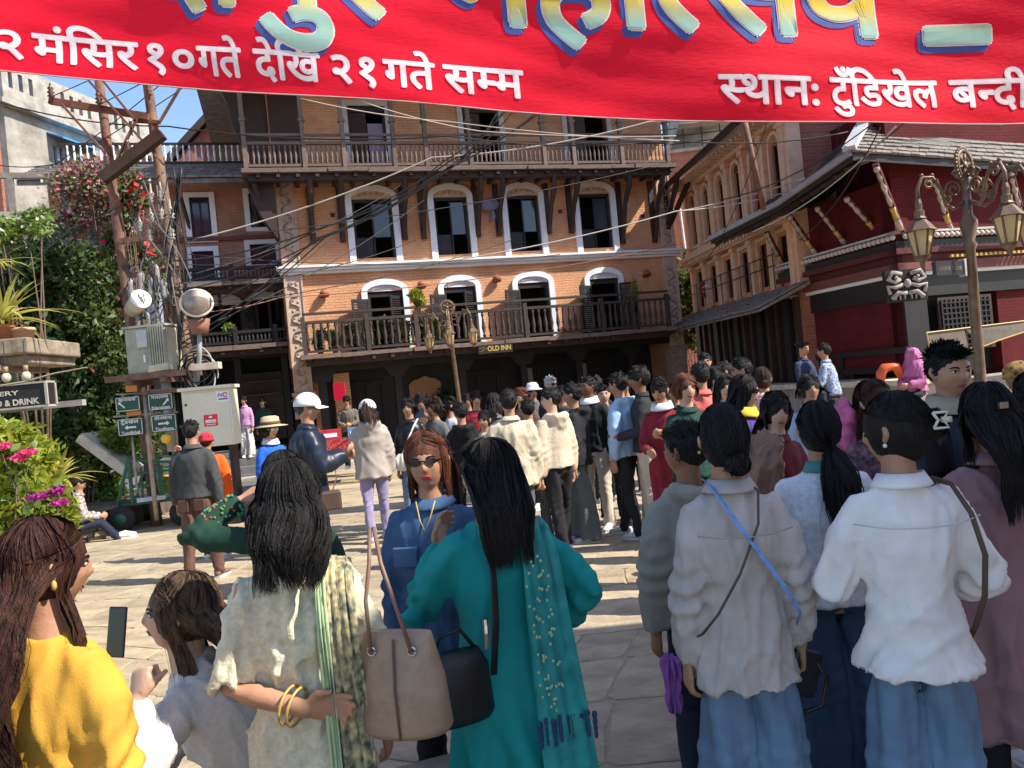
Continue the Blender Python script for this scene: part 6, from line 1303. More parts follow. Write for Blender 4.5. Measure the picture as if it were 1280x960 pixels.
def cap_(p, m, yaw=0, name='cap'):
    MH = p['MH'] @ Matrix.Rotation(rad(yaw), 4, 'Z'); mb = MB(); vs = []; n = 28; m_ = 8
    for i in range(m_+1):
        th = PI/2*i/m_*1.06
        for k in range(n): a = 2*PI*k/n; vs.append(MH @ Vector((.096*math.sin(th)*math.sin(a), -.006+.114*math.sin(th)*math.cos(a), .030+.110*math.cos(th))))
    mb.add(vs, [(i*n+k, (i+1)*n+k, (i+1)*n+(k+1) % n, i*n+(k+1) % n) for i in range(m_) for k in range(n)])
    c = mb.build(name, m, p['root'], True); sd = c.modifiers.new('solid', 'SOLIDIFY'); sd.thickness = .004
    vs = []; K = 12
    for j in (0, 1):
        for i in range(K+1): a = rad(-62+124*i/K); L = .075*math.cos(a*.9)*j; vs.append(MH @ Vector((.090*math.sin(a)*(1+.05*j), .103*math.cos(a)+L, .030-.018*j-.02*(abs(math.sin(a))**2)*j)))
    bm_ = MB().add(vs, [(i, i+1, K+2+i, K+1+i) for i in range(K)]).build('brim', m, c, True); sd = bm_.modifiers.new('solid', 'SOLIDIFY'); sd.thickness = .005; return c
def finish_people():
    for o, v, sm, fo in JOBS:
        m = o.modifiers.new('r', 'REMESH'); m.mode = 'VOXEL'; m.voxel_size = v; m.use_smooth_shade = True; m.adaptivity = 0
        m = o.modifiers.new('s', 'SMOOTH'); m.factor = .5; m.iterations = sm
    bpy.context.view_layer.update(); dg = bpy.context.evaluated_depsgraph_get()
    for o, v, sm, fo in JOBS:
        me = bpy.data.meshes.new_from_object(o.evaluated_get(dg)); me.name = o.name
        old = o.data; o.modifiers.clear() ; 
        if not me.materials: me.materials.append(old.materials[0])
        n = len(me.vertices)
        if fo and n:
            co = np.empty(n*3, np.float32); me.vertices.foreach_get('co', co); co = co.reshape(-1, 3).astype(float); no = np.empty(n*3, np.float32); me.vertices.foreach_get('normal', no); no = no.reshape(-1, 3)
            r = np.random.default_rng(fo['seed']); d = np.zeros(n); A = fo['amp']
            wp = co+.05*np.sin(co[:, [1, 2, 0]]*7+r.random(3)*6)
            for i in range(7):   # soft drape lines
                kx = r.normal(size=3)*np.array([36, 36, 8]); ph = r.random()*6; d += A*.8*((1-np.abs(np.sin(wp @ kx*.6+ph+.8*np.sin(wp @ (r.normal(size=3)*9)))))**2.2-.3)*(.55+.45*np.sin(wp @ (r.normal(size=3)*5)))
            zl, kk = fo['low']; wl = np.clip((zl-co[:, 2])/.35, 0, 1)*kk; an = np.arctan2(co[:, 0], co[:, 1]); d += A*1.5*wl*np.sin(an*7+3*np.sin(co[:, 2]*4)+r.random()*6)
            for j, ax in fo['j']:
                v_ = co-np.array(j); w_ = np.exp(-(v_**2).sum(1)/.085**2); s_ = v_ @ np.array(ax); d += A*1.1*w_*np.sin(s_*95+2.5*np.sin(v_[:, 0]*22+v_[:, 1]*18))
            co += no*d[:, None]; me.vertices.foreach_set('co', co.astype(np.float32).ravel()); me.update()
        o.data = me; bpy.data.meshes.remove(old)
# ------------------------------------------------------------------ the crowd
def ribbon(p, pts, wid, m, name='strap', th=.003, parent=None, nrm=(0, 1, 0)):
    """flat strap through body-space points given from the neck (metres at scale 1)"""
    P = [p['Nk']+Vector(q)*p['s'] for q in pts]; d = (P[1]-P[0]).normalized(); sd = Vector(nrm).cross(d)
    return MB().tube(P, [(wid/2, th)]*len(P), 8, side=sd).build(name, m, parent or p['root'], True)
def held(name, label, cat, p, loc, rz=0, group=None):
    """an empty for a carried thing, placed in the world from body-space coordinates relative to the neck"""
    r = p['root']; a = r.rotation_euler.z; v = p['Nk']+Vector(loc)*p['s']; w = Vector((v.x*math.cos(a)-v.y*math.sin(a), v.x*math.sin(a)+v.y*math.cos(a), v.z))+r.location
    return empty(name, w, a+rad(rz), label, cat, group)
BL = ('black_wool', (.012, .012, .014)); BLK = ('black_trousers', (.018, .018, .020)); JEANS = ('blue_jeans', (.15, .235, .34), 'denim'); CRT = ('cream_trousers', (.55, .47, .38)); GREYP = ('grey_trousers', (.10, .105, .11)); NAVY = ('navy', (.018, .024, .045))
# --- foreground
p = person('woman in mustard yellow sweater with long wavy hair and pink scrunchie', 54, 645, 1.74, -22, ('mustard_knit', (.62, .33, .045), 'plain'), BLK, ('long', 'redtip'), aR=((.16, .04, -1), (-.12, .25, -1), (-1, .1, 0), .6), aL='hang', head=(-28, 6, 0), female=True, w=1.0, fit=.016, hem=-.12, facefeat=True, collar='none', hairo=dict(L=.50, wave=.022, width=.05))
r = p['root']; MB().tube([p['MH'] @ Vector((.02+.026*math.cos(a), -.125+.008*math.sin(a*2), -.02+.03*math.sin(a))) for a in [k*PI/7 for k in range(15)]], .014, 8).build('scrunchie', mat('pink_satin', (.65, .32, .27), .35), r, True)
ribbon(p, [(-.10, .06, .0), (-.11, -.06, .012), (-.135, -.13, -.06), (-.15, -.16, -.25), (-.16, -.15, -.5)], .022, IRON)
for sd in (-1, 1): MB().ball(tuple(p['MH'] @ Vector((sd*.085, 0, -.036))), (.007, .006, .012), 8, 6).build('earring', GOLD, r, True)
q_ = at(146, 790, 2.2); ph = empty('phone', q_, rad(-20), 'dark phone held up in front of the woman in the yellow sweater', 'phone'); MB().box(-.033, .033, -.004, .004, -.07, .07, Matrix.Rotation(rad(-12), 4, 'X')).build('body', BLKG, ph, bevel=.004)
p = person('girl in white knit sweater sitting bent forward with her fist against her cheek', 218, 712, 2.25, 96, ('white_knit', (.60, .56, .52), 'knit'), BLK, ('long', 'bronze'), aL=((.72, .20, -.50), (-.50, .02, .90), (-.5, -.3, .1), 1.5), aR=((.1, .5, -.9), (-.3, .6, -.5), (-1, 0, 0), .6), head=(12, -8, 0), lean=(-.02, .24), female=True, H=at(218, 712, 2.25).z, sit=(.93, .38, -.02, .05), fit=.022, hem=-.06, collar='none', hairo=dict(L=.27, wave=.014, width=.05), skin='fair')
r = p['root']; o = MB().box(-.75, .75, -.25, .25, 0, .42).build('stone_bench', MC['slate_stone'] if 'slate_stone' in MC else CONC, None, bevel=.02); o.location = (r.location.x, r.location.y, 0); o.rotation_euler = (0, 0, rad(20)); tag(o, 'low stone bench under the seated girl in white knit', 'bench')
ribbon(p, [(.08, .02, .02), (.06, -.11, -.03), (-.02, -.15, -.2), (-.14, -.12, -.38)], .014, mat('strap_brown', (.10, .06, .04), .6))
KU = ('cream_kurta', (.68, .64, .47), 'jac')
p = person('woman in cream textured kurta with green floral scarf and one hand behind her back', 356, 574, 2.10, 10, KU, KU, ('long', 'black'), aL=((-.04, .35, -.0), (0, 0, 0), (0, 0, 0), 0) if False else ((.20, -.16, -1), (-.86, -.42, -.22), (-.05, -1, -.1), .35, (-.98, -.05, -.05)), aR='hang2', head=(14, 0, 0), hem=-.58, flare=.05, sleeve=.30, female=True, w=1.02, fit=.010, collar='none', cuff=1.08, legs='straight', hairo=dict(L=.22, wave=.016, width=.10, vol=1.04))
r = p['root']; s_ = p['s']; E_, W_ = p['arm'][-1][1], p['arm'][-1][2]
for k in range(2): c = W_.lerp(E_, .10+.10*k); MB().tube([c+((W_-E_).normalized().orthogonal()*.034).xyz @ Matrix.Rotation(a, 3, (W_-E_).normalized()) for a in [i*PI/9 for i in range(19)]], .0038, 6).build('bangle', GOLD, r, True)
GRN = mat('scarf_green', (.42, .52, .30), .7, .12, 20, .2); FLO = mat('scarf_floral', (.26, .40, .34), .75, .8, 42, .2, col2=(.62, .50, .26), detail=1)
def drape(p, x0, w0, w1, z1, m, name, dx=0, nsub=26, front=.16, parent=None, up=0.0):
    """scarf strip over the shoulder falling down the back with soft folds"""
    s = p['s']; prof = [(front, -.30), (front-.01, -.12), (.09, -.02), (.0, .022), (-.08, .0), (-.128, -.07), (-.150, -.18)]; n = nsub; vs = []; tot = []
    z = -.18
    while z > z1: z -= .06; tot.append((-.158-.012*math.sin(z*5), z))
    prof = prof+tot; W = 12
    for i, (y, z) in enumerate(prof):
        f = i/(len(prof)-1)
        for j in range(W+1):
            u = j/W-.5; sl = -.30*abs(x0+u*w0) if z > -.1 else 0
            vs.append(tuple(p['Nk']+Vector((x0+dx*f+u*(w0+(w1-w0)*f), y-.009*math.sin(u*22+z*6)-.006*math.sin(u*40+1)+(.0 if y > 0 else -up), z+sl+up))*s))
    mb = MB().add(vs, [(i*(W+1)+j, i*(W+1)+j+1, (i+1)*(W+1)+j+1, (i+1)*(W+1)+j) for i in range(len(prof)-1) for j in range(W)]); o = mb.build(name, m, parent or p['root'], True); so_ = o.modifiers.new('solid', 'SOLIDIFY'); so_.thickness = .004; return o
d_ = drape(p, .125, .07, .11, -1.05, FLO, 'scarf', .035, up=.006); drape(p, .078, .028, .036, -1.05, GRN, 'scarf_border', .010, parent=d_, up=.010)
TAN = mat('tan_leather', (.34, .235, .16), .42, .25, 7, .25, 60, spec=.45)
bgp = held('handbag', 'large tan leather bucket bag hanging behind the woman in the cream kurta', 'handbag', p, (.285, -.15, -.50), -25); bgp.scale = (.86, .86, .86)
mb = MB(); mb.tube([(0, 0, 0), (0, 0, .02), (0, 0, .16), (0, 0, .28), (0, .0, .30)], [(.135, .075), (.150, .088), (.140, .075), (.115, .03), (.11, .018)], 24, side=(1, 0, 0)); b_ = mb.build('bag_body', TAN, bgp, True)
MB().tube([(.02, -.092, .01), (.012, -.083, .15), (0, -.036, .285)], .004, 6).build('seam', mat('seam_brown', (.16, .10, .07)), b_, True)
for x in (-.07, .06):
    MB().tube([Vector((x+.013*math.cos(a), -.043, .252+.013*math.sin(a))) for a in [k*PI/6 for k in range(13)]], .003, 5).build('eyelet', mat('steel', (.6, .6, .6), .3, metal=1), bgp, True)
    MB().tube([(x, -.045, .25), (x*.7-.03, -.03, .40), (-.06+x*.3, .02, .50), (-.09+x*.1, .08, .60)], .0065, 7).build('handle', mat('strap_tan', (.20, .12, .085), .5), bgp, True)
p = person('person in dark green embroidered sleeve raising one arm to the brow, behind the cream kurta', 352, 562, 2.9, 14, ('green_shawl', (.012, .045, .028), 'plain'), BLK, ('long', 'black'), aL=((.85, .35, .10), (-.78, .25, .45), (0, .2, -.9), .5), aR='front', female=True, fit=.016, w=1.0, hem=-.3, facefeat=False, collar='none', fold=.35, hairo=dict(L=.16, wave=.004))
E_, S_, W_ = p['arm'][-1][1], p['arm'][-1][0], p['arm'][-1][2]; m_ = MB(); rr = random.Random(4)
em = [MB(), MB(), MB()]
for i in range(90): t = rr.uniform(.35, .95); c = E_.lerp(W_, t); a = rr.uniform(0, 2*PI); d = (W_-E_).normalized(); e = d.orthogonal().normalized(); f_ = d.cross(e); em[i % 3].ball(tuple(c+(e*math.cos(a)+f_*math.sin(a))*(.052-.010*t)), .0055, 5, 4)
for k, c in enumerate(((.03, .30, .28), (.45, .05, .05), (.12, .30, .06))): tag(em[k].build('embroidery', mat('thread_%s' % ('teal', 'red', 'green')[k], c), p['root']), kind='stuff')
p = person('woman in blue denim jacket with auburn hair and narrow dark sunglasses facing the camera', 530, 537, 2.82, 168, ('denim_jacket', (.055, .11, .21), 'denim'), BLK, ('long', 'auburn'), female=True, lips='r', aR='hang', aL='hang', head=(8, -3, 4), w=1.08, fit=.02, hem=-.10, hairo=dict(L=.26, wave=.006, back=-.10, width=.05))
glasses(p, h=.0135, big=.95)
MB().tube([p['Nk']+Vector((x, y, z))*p['s'] for x, y, z in ((-.04, .085, .02), (-.02, .115, -.05), (0, .125, -.09), (.02, .115, -.05), (.04, .085, .02))], .0025, 5).build('necklace', GOLD, p['root'], True)
for sd in (-1, 1): c = p['Nk']+Vector((sd*.085, .140, -.17))*p['s']; MB().box(c.x-.045, c.x+.045, c.y-.012, c.y+.008, c.z-.05, c.z+.02).build('chest_pocket', FAB['denim_jacket'], p['root'], bevel=.004)
TE = ('teal_cloth', (.010, .26, .25), 'plain')
p = person('woman in flowing teal dress with very long black hair, one hand on her hip', 604, 547, 2.45, 14, TE, TE, ('long', 'black'), aR=((.60, -.14, -.78), (-.62, .35, -.5), (-.7, 0, -.7), .6), aL=((.42, .30, -.80), (-.42, .42, .9), (-.6, -.5, .1), .5, (-.3, .4, .8)), head=(48, 0, 0), female=True, w=1.02, fit=.022, hem=-.74, flare=.10, sleeve=1, cuff=1.2, legs='wide', hairo=dict(L=.28, wave=.004, width=.0), collar='none')
E_, W_ = p['arm'][-1][1], p['arm'][-1][2]; MB().tube([W_.lerp(E_, .14), W_.lerp(E_, .22)], .033, 14).build('wristband', mat('pink_band', (.65, .42, .38), .6), p['root'], True)
SC_ = mat('teal_scarf', (.02, .27, .25), .6, .3, 12, .3); sc_ = drape(p, .105, .10, .20, -.95, SC_, 'scarf', .05, up=.022)
EMB = mat('embroidery_blue', (.015, .045, .12), .6); mb = MB(); rr = random.Random(6); FLW = MB()
for i in range(9):
    for k in range(4):
        c = p['Nk']+Vector((.055+.024*i, -.190-.004*math.sin(i), -.66-.022*k+.010*(i % 2)))*p['s']; mb.ball(tuple(c), (.010-.001*k, .004, .014), 5, 4)
for i in range(70): z = -.10-rr.random()*.55; FLW.ball(tuple(p['Nk']+Vector((.085+rr.uniform(-.04, .04)+.045*(-z), -.184-.012*abs(math.sin(z*5)), z))*p['s']), (.0045, .002, .005), 5, 4)
tag(mb.build('embroidery', EMB, p['root']), kind='stuff'); tag(FLW.build('printed_flowers', mat('flower_print', (.40, .50, .30)), sc_), kind='stuff')
mb = MB()
for i in range(0):
    a0 = -.25+.07*i; mb.tube([p['Nk']+Vector((a0-.05+.018*math.cos(a), -.212+.06*abs(a0-.02)**1.1*2, -.70+.02*math.sin(a)-.02*abs(i-4)))*p['s'] for a in [k*PI/5 for k in range(11)]], .0028, 4)
mb.build('embroidery', EMB, p['root'])
STB = mat('black_leather', (.012, .012, .013), .4, .2, 30, .2, 200, spec=.5)
ribbon(p, [(-.02, .06, .045), (-.035, -.08, .03), (-.045, -.168, -.08), (-.06, -.195, -.3), (-.085, -.20, -.46)], .026, STB, 'bag_strap')
bp = held('shoulder_bag', 'black leather shoulder bag hanging at the side of the woman in teal', 'handbag', p, (-.20, -.13, -.62), 10); bp.scale = (.78, .78, .78)
mb = MB(); mb.tube([(0, 0, 0), (0, 0, .03), (0, 0, .20), (.0, 0, .27)], [(.13, .05), (.145, .065), (.135, .055), (.10, .02)], 20, side=(1, 0, 0)); mb.build('bag_body', STB, bp, True)
MB().tube([(.12, -.06, .38), (.118, -.065, .33), (.112, -.06, .27)], [(.014, .008), (.016, .010), (.012, .007)], 8).build('buckle', mat('steel', (1, 1, 1)), bp)
MB().tube([(-.09, 0, .25), (-.06, -.03, .34), (.02, -.03, .36), (.09, 0, .26)], .008, 7).build('handle', STB, bp, True)
# --- group of girls at right
p = person('child in olive grey hoodie standing partly behind the grey shirted girl', 852, 527, 2.95, 18, ('olive_grey', (.30, .285, .24)), NAVY, ('short', 'black'), head=(28, 0, 0), collar='hood', hem=-.08, fit=.03, skin='brown', shoes='white')
o = MB().tube([(0, 0, 0), (.01, 0, -.10), (0, .0, -.2), (.02, 0, -.3)], [(.05, .03), (.06, .04), (.045, .035), (.055, .03)], 12).build('purple_cloth', fab('purple', (.34, .12, .42)), None, True); o.location = at(836, 822, 2.72); o.scale = (.55, .8, .62); JOBS.append((o, .007, 2, {'j': [(Vector((0, 0, -.1)), Vector((1, 0, .2))), (Vector((0, 0, -.22)), Vector((1, 0, -.3)))], 'seed': 8, 'amp': .014, 'low': (1, .8)})); tag(o, 'bunched purple cloth hanging beside the hand of the grey shirted girl', 'cloth')
GS = ('grey_beige_suede', (.50, .435, .395), 'suede')
p = person('girl in oversized grey beige suede shirt with low bun and bright blue diagonal strap', 899, 503, 2.45, 2, GS, JEANS, ('bun', 'black'), female=True, aR=((.24, .02, -1), (.03, .22, -1), (-1, .1, 0), .9), aL='hang', legs='wide', hem=-.18, flare=.018, fit=.018, w=.97, hairo=dict(tie=(0.01, -.088, -.062)), facefeat=False, skin='tan')
BST = mat('blue_strap', (.16, .36, .75), .5, .35, 40, .1); ribbon(p, [(-.07, .05, .03), (-.078, -.07, .02), (-.05, -.135, -.05), (.03, -.16, -.19), (.12, -.150, -.335), (.165, -.11, -.42), (.178, -.04, -.47)], .024, BST, 'blue_strap')
ribbon(p, [(.065, .02, .02), (.07, -.09, .0), (.04, -.147, -.10), (-.04, -.165, -.25), (-.12, -.148, -.38), (-.165, -.09, -.46), (-.17, .0, -.5), (-.1, .1, -.52)], .008, mat('strap_brown', (1, 1, 1)), 'thin_strap')
ribbon(p, [(-.16, -.128, -.125), (-.08, -.156, -.135), (0, -.163, -.137), (.08, -.156, -.135), (.16, -.128, -.125)], .004, fab('suede_seam', (.36, .32, .29)), 'yoke_seam', .002, nrm=(0, 0, 1))
MB().ball(tuple(p['MH'] @ Vector((-.086, 0, -.035))), .006, 8, 6).build('earring', GOLD, p['root'], True)
Wv = p['arm'][1][2]+p['arm'][1][3]*.085; pr = held('pouch', 'black leather pouch held in the right hand of the grey shirted girl', 'pouch', p, tuple((Wv-p['Nk'])/p['s']), 10); MB().box(-.05, .055, -.03, .02, -.09, .06, Matrix.Rotation(rad(20), 4, 'Y')).build('body', STB, pr, bevel=.012); MB().tube([(.03, -.02, .04), (.07, -.03, -.04), (.05, -.02, -.13), (-.03, -.02, -.14)], .008, 6).build('loop', STB, pr, True)
p = person('girl in white quilted sweater with long black ponytail and teal collar', 1018, 500, 2.95, -2, ('white_quilt', (.76, .76, .77), 'jac'), ('dark_jeans', (.045, .085, .15), 'denim'), ('pony', 'black'), female=True, aR='front', aL='front', legs='wide', hem=-.08, fit=.026, w=1.04, hairo=dict(L=.34, tie=(.012, -.108, -.052), wave=.004), collar='stand', inner=('teal_collar', (.09, .26, .25)), facefeat=False)
WS = ('white_shirt', (.85, .80, .76), 'plain')
p = person('girl in loose white shirt and wide jeans, hair held by a cream claw clip', 1112, 490, 2.3, -6, WS, JEANS, ('bun', 'black'), female=True, aL=((.36, .12, -.95), (-.35, .95, -.10), (-1, 0, 0), .6), aR=((.34, .05, -.95), (-.30, .85, -.35), (-1, 0, 0), .6), head=(48, 2, 0), legs='wide', hem=-.115, flare=.03, fit=.02, w=.97, hairo=dict(tie=(.012, -.102, .020), vol=1.03), skin='tan')
ribbon(p, [(-.19, -.10, -.10), (-.10, -.153, -.112), (0, -.163, -.115), (.10, -.153, -.112), (.19, -.10, -.10)], .004, fab('shirt_seam', (.62, .60, .57)), 'yoke_seam', .002, nrm=(0, 0, 1))
ribbon(p, [(.12, .06, .0), (.135, -.05, -.005), (.16, -.11, -.09), (.185, -.12, -.22), (.19, -.08, -.36), (.19, .0, -.48), (.18, .05, -.55)], .016, mat('strap_brown', (1, 1, 1)), 'bag_strap')
MB().ball(tuple(p['MH'] @ Vector((-.088, -.004, -.035))), .0065, 8, 6).build('earring', mat('pearl', (.8, .76, .7), .2), p['root'], True)
CLP = mat('clip_cream', (.72, .66, .52), .3); MHc = p['MH']; c = MHc @ Vector((-.035, -.150, .035))+Vector((0, -.012, 0)); cw = p['root'].rotation_euler.z
mb = MB()
for z_, sg_ in ((.022, 1), (-.022, -1)): mb.tube([c+Vector((-.020, -.012, z_)), c+Vector((.020, -.012, z_)), c+Vector((.007, -.012, 0)), c+Vector((-.007, -.012, 0)), c+Vector((-.020, -.012, z_))], .0042, 6)
mb.box(c.x+.005, c.x+.03, c.y-.014, c.y, c.z-.008, c.z+.008); mb.build('claw_clip', CLP, p['root'], True)
p = person('woman in long mauve coat with loose black hair to her back at the right', 1228, 477, 2.62, 0, ('mauve_coat', (.32, .175, .175), 'plain'), BLK, ('long', 'black'), female=True, aR='pocket', aL='front', hem=-.52, flare=.04, fit=.026, w=1.08, hairo=dict(L=.34, wave=.014, width=.10), facefeat=False, shoes='white')
MB().box(-.014, .014, -.006, .006, -.008, .012, Matrix.Translation(p['MH'] @ Vector((-.012, -.128, .045)))).build('hair_clip', mat('steel', (1, 1, 1)), p['root'])
person('person in pale pink top with dark hair, cut by the right edge', 1292, 462, 2.95, 10, ('pale_pink', (.60, .42, .44)), BLK, ('long', 'black'), female=True, hairo=dict(L=.12), facefeat=False)
p = person('boy in black jacket with short black hair facing the camera before the lamp post', 1184, 428, 3.35, 196, ('black_jacket', (.010, .011, .016), 'shiny'), BLK, ('short', 'black'), skin='tan', head=(-12, 2, 0), aR='front', aL='fold', collar='scarf', inner=('khaki_inner', (.38, .33, .22)), fit=.02, hairo=dict(vol=1.0))
ribbon(p, [(.115, -.08, .0), (.12, .03, .015), (.115, .12, -.08), (.12, .15, -.3)], .035, fab('navy', (.018, .024, .045)), 'backpack_strap')
p = person('woman with dark reddish hair in a floral top behind the white shirted girl', 1092, 473, 3.7, 196, ('floral_top', (.16, .08, .10), 'print_'), BLK, ('long', 'redtip'), female=True, hairo=dict(L=.25, back=-.1), head=(0, -12, 0), collar='none')
ribbon(p, [(-.12, -.08, .0), (-.11, .05, .02), (-.02, .15, -.18), (.1, .15, -.4)], .02, WHITE)
o = MB().tube([(0, 0, .16), (.02, 0, .12), (0, 0, .0), (.02, 0, -.14), (0, 0, -.3), (.01, 0, -.36)], [(.03, .03), (.09, .06), (.08, .07), (.09, .06), (.07, .06), (.03, .03)], 14).build('pink_jacket', fab('pink_padded', (.62, .13, .26), 'plain'), None, True); o.location = at(1054, 545, 3.8); JOBS.append((o, .009, 2, {'j': [(Vector((0, 0, .1)), Vector((0, 0, 1))), (Vector((0, 0, -.15)), Vector((.3, 0, 1)))], 'seed': 5, 'amp': .016, 'low': (1, .3)})); tag(o, 'bright pink padded jacket bundled between the ponytail girl and the floral top', 'jacket')
# --- middle right
p = person('young woman with curly hair and sunglasses on her head holding a brown padded jacket', 968, 489, 4.3, 205, ('dark_red_top', (.16, .02, .03)), BLK, ('long', 'black'), female=True, aR='fold', aL='fold', hairo=dict(L=.2, wave=.02, back=-.1), skin='fair', head=(-25, 5, 0)); glasses(p, up=.085)
o = MB().tube([(0, 0, .12), (.02, .0, .08), (.0, 0, -.05), (-.03, 0, -.2), (.0, 0, -.38)], [(.05, .04), (.13, .08), (.15, .09), (.12, .07), (.05, .05)], 14).build('brown_jacket', fab('brown_padded', (.24, .135, .09), 'shiny'), None, True); o.location = at(955, 572, 3.95); JOBS.append((o, .01, 2, {'j': [(Vector((0, 0, .08)), Vector((0, 0, 1))), (Vector((.05, 0, -.1)), Vector((.5, 0, 1))), (Vector((-.05, 0, -.2)), Vector((-.3, 0, 1)))], 'seed': 8, 'amp': .02, 'low': (1, .3)})); tag(o, 'shiny brown padded jacket carried over the arms of the curly haired woman', 'jacket')
p = person('woman in dark sunglasses with yellow scarf and purple shawl looking right', 930, 468, 5.3, 235, ('purple_shawl', (.07, .04, .20)), BLK, ('long', 'black'), female=True, hairo=dict(L=.25, back=-.1), collar='scarf', inner=('yellow_scarf', (.7, .45, .04)), skin='fair'); glasses(p)
G_ = 'bystanders gathered on the right side of the square'
for a in (
 ('woman in pale blue shawl smiling at the camera below the two seated men', 1010, 467, 6.0, 178, ('pale_blue', (.34, .48, .62)), JEANS, ('long', 'black'), dict(female=True, hairo=dict(L=.1), lips='n', lean=(0, .03))),
 ('young woman in white turtleneck facing the camera', 905, 467, 6.6, 175, ('white_turtle', (.62, .60, .58), 'knit'), BLK, ('long', 'black'), dict(female=True, skin='fair', collar='turtle', hairo=dict(L=.25, back=-.1))),
 ('woman with pale face half hidden behind the one in white turtleneck', 893, 458, 7.6, 185, ('maroon_top', (.14, .03, .04)), BLK, ('long', 'black'), dict(female=True, skin='fair', hairo=dict(L=.15))),
 ('man in slate blue jacket turned to the left near the canopy', 925, 448, 8.0, 80, ('slate_jacket', (.07, .10, .16)), GREYP, ('short', 'black'), dict(collar='hood')),
 ('woman in pale pink sweater seen from behind with tied hair', 952, 458, 7.2, -15, ('pale_pink', (.60, .42, .44)), JEANS, ('bun', 'brown'), dict(female=True)),
 ('man in coral red shirt seen from behind', 873, 453, 7.2, 10, ('coral_shirt', (.62, .14, .12)), BLK, ('short', 'black'), dict()),
 ('woman in shaggy dark green sweater raising her hand beside her face', 855, 466, 5.9, 190, ('bottle_green', (.012, .05, .035), 'sherpa'), BLK, ('bob', 'auburn'), dict(female=True, aL=((.5, .3, -.6), (-.1, .35, .95), (0, 1, 0), .5), aR='phone', hairo=dict(L=.10), skin='fair', lips='r')),
 ('woman with pale scarf and maroon dress looking down', 823, 471, 6.8, 150, ('maroon_dress', (.20, .015, .03)), ('maroon_dress', (1, 1, 1)), ('bun', 'black'), dict(female=True, head=(0, 15, 0), hem=-.5, collar='scarf', inner=('white_scarf', (.62, .6, .57)), aL='phone', aR='front')),
 ('person in black with headphones at the back by the canopy posts', 880, 440, 10.5, 170, BL, BLK, ('short', 'black'), dict()),
 ('boy in dark top glimpsed behind the coral shirt', 842, 478, 8.4, 185, ('dark_blue_top', (.02, .03, .06)), BLK, ('short', 'black'), dict()),
 ('woman in colourful headscarf looking left at the far right', 1270, 452, 5.2, 110, ('white_top', (.6, .6, .6)), BLK, ('bob', 'grey'), dict(female=True, hairo=dict(L=.03), skin='brown')),
 ('man with cropped dark hair between the coral shirt and the slate jacket', 903, 452, 9.2, 95, GREYP, BLK, ('short', 'black'), dict()),
 ): 
    pp = person(*a[:8], hair=a[7], group=G_, **a[8]) if False else person(a[0], a[1], a[2], a[3], a[4], a[5], a[6], hair=a[7], group=G_, **a[8])
    if 'headscarf' in a[0]: JOBS.append((MB().ball(tuple(pp['MH'] @ Vector((0, -.02, .045))), (.095, .11, .085), 16, 10).build('headscarf', fab('scarf_multi', (.25, .14, .05), 'print_'), pp['root'], True), .012, 1, None))
    if 'coral' in a[0]: pass
# seated men on the plinth and hooded figure
p = person('man in blue checked shirt sitting on the temple ledge with his back turned', 1028, 429, 12.3, 55, ('blue_check', (.26, .31, .44), 'print_'), NAVY, ('short', 'black'), sit=(1.0, .36, -.04, .0), H=at(1028, 429, 12.3).z, aL='front', aR='front', lean=(0, .08), q=2)
p = person('bearded man in dark blue shirt sitting on the temple ledge facing his companion', 1003, 426, 12.5, 215, ('dark_blue_shirt', (.04, .05, .10)), NAVY, ('short', 'black'), sit=(1.0, .36, -.04, .0), H=at(1003, 426, 12.5).z, aL='front', aR='front', q=2)
p = person('hooded figure in a mauve pink shawl sitting on the temple ledge', 1138, 434, 11.9, 120, ('mauve_shawl', (.44, .14, .30)), BLK, None, sit=(.85, .3, -.04, .0), H=at(1138, 434, 11.9).z, aL='front', aR='front', female=True, fit=.05, hem=-.02, facefeat=False, q=2, lean=(0, .05))
JOBS.append((MB().tube([p['MH'] @ Vector((0, -.03, .13)), p['MH'] @ Vector((0, -.03, .09)), p['MH'] @ Vector((0, -.035, 0)), p['MH'] @ Vector((0, -.04, -.1)), p['Nk']+Vector((0, -.02, -.06)), p['Nk']+Vector((0, -.02, -.2))], [(.03, .03), (.09, .10), (.115, .115), (.12, .12), (.19, .15), (.24, .18)], 18).build('hood', fab('mauve_shawl', (1, 1, 1)), p['root'], True), .013, 2, {'j': [(p['Nk'], Vector((0, .3, 1)))], 'seed': 4, 'amp': .012, 'low': (0, 0)}))
o = MB().tube([(-.14, 0, 0), (-.12, 0, .18), (-.05, 0, .26), (.12, 0, .27), (.18, 0, .1)], [(.04, .1), (.06, .12), (.07, .12), (.06, .12), (.03, .1)], 12, side=(0, 0, 1)).build('orange_bundle', fab('orange_plastic', (.72, .13, .05), 'shiny'), None, True); o.location = at(1112, 480, 12.0); tag(o, 'orange red bundle on the ledge beside the mauve hooded figure', 'bundle')
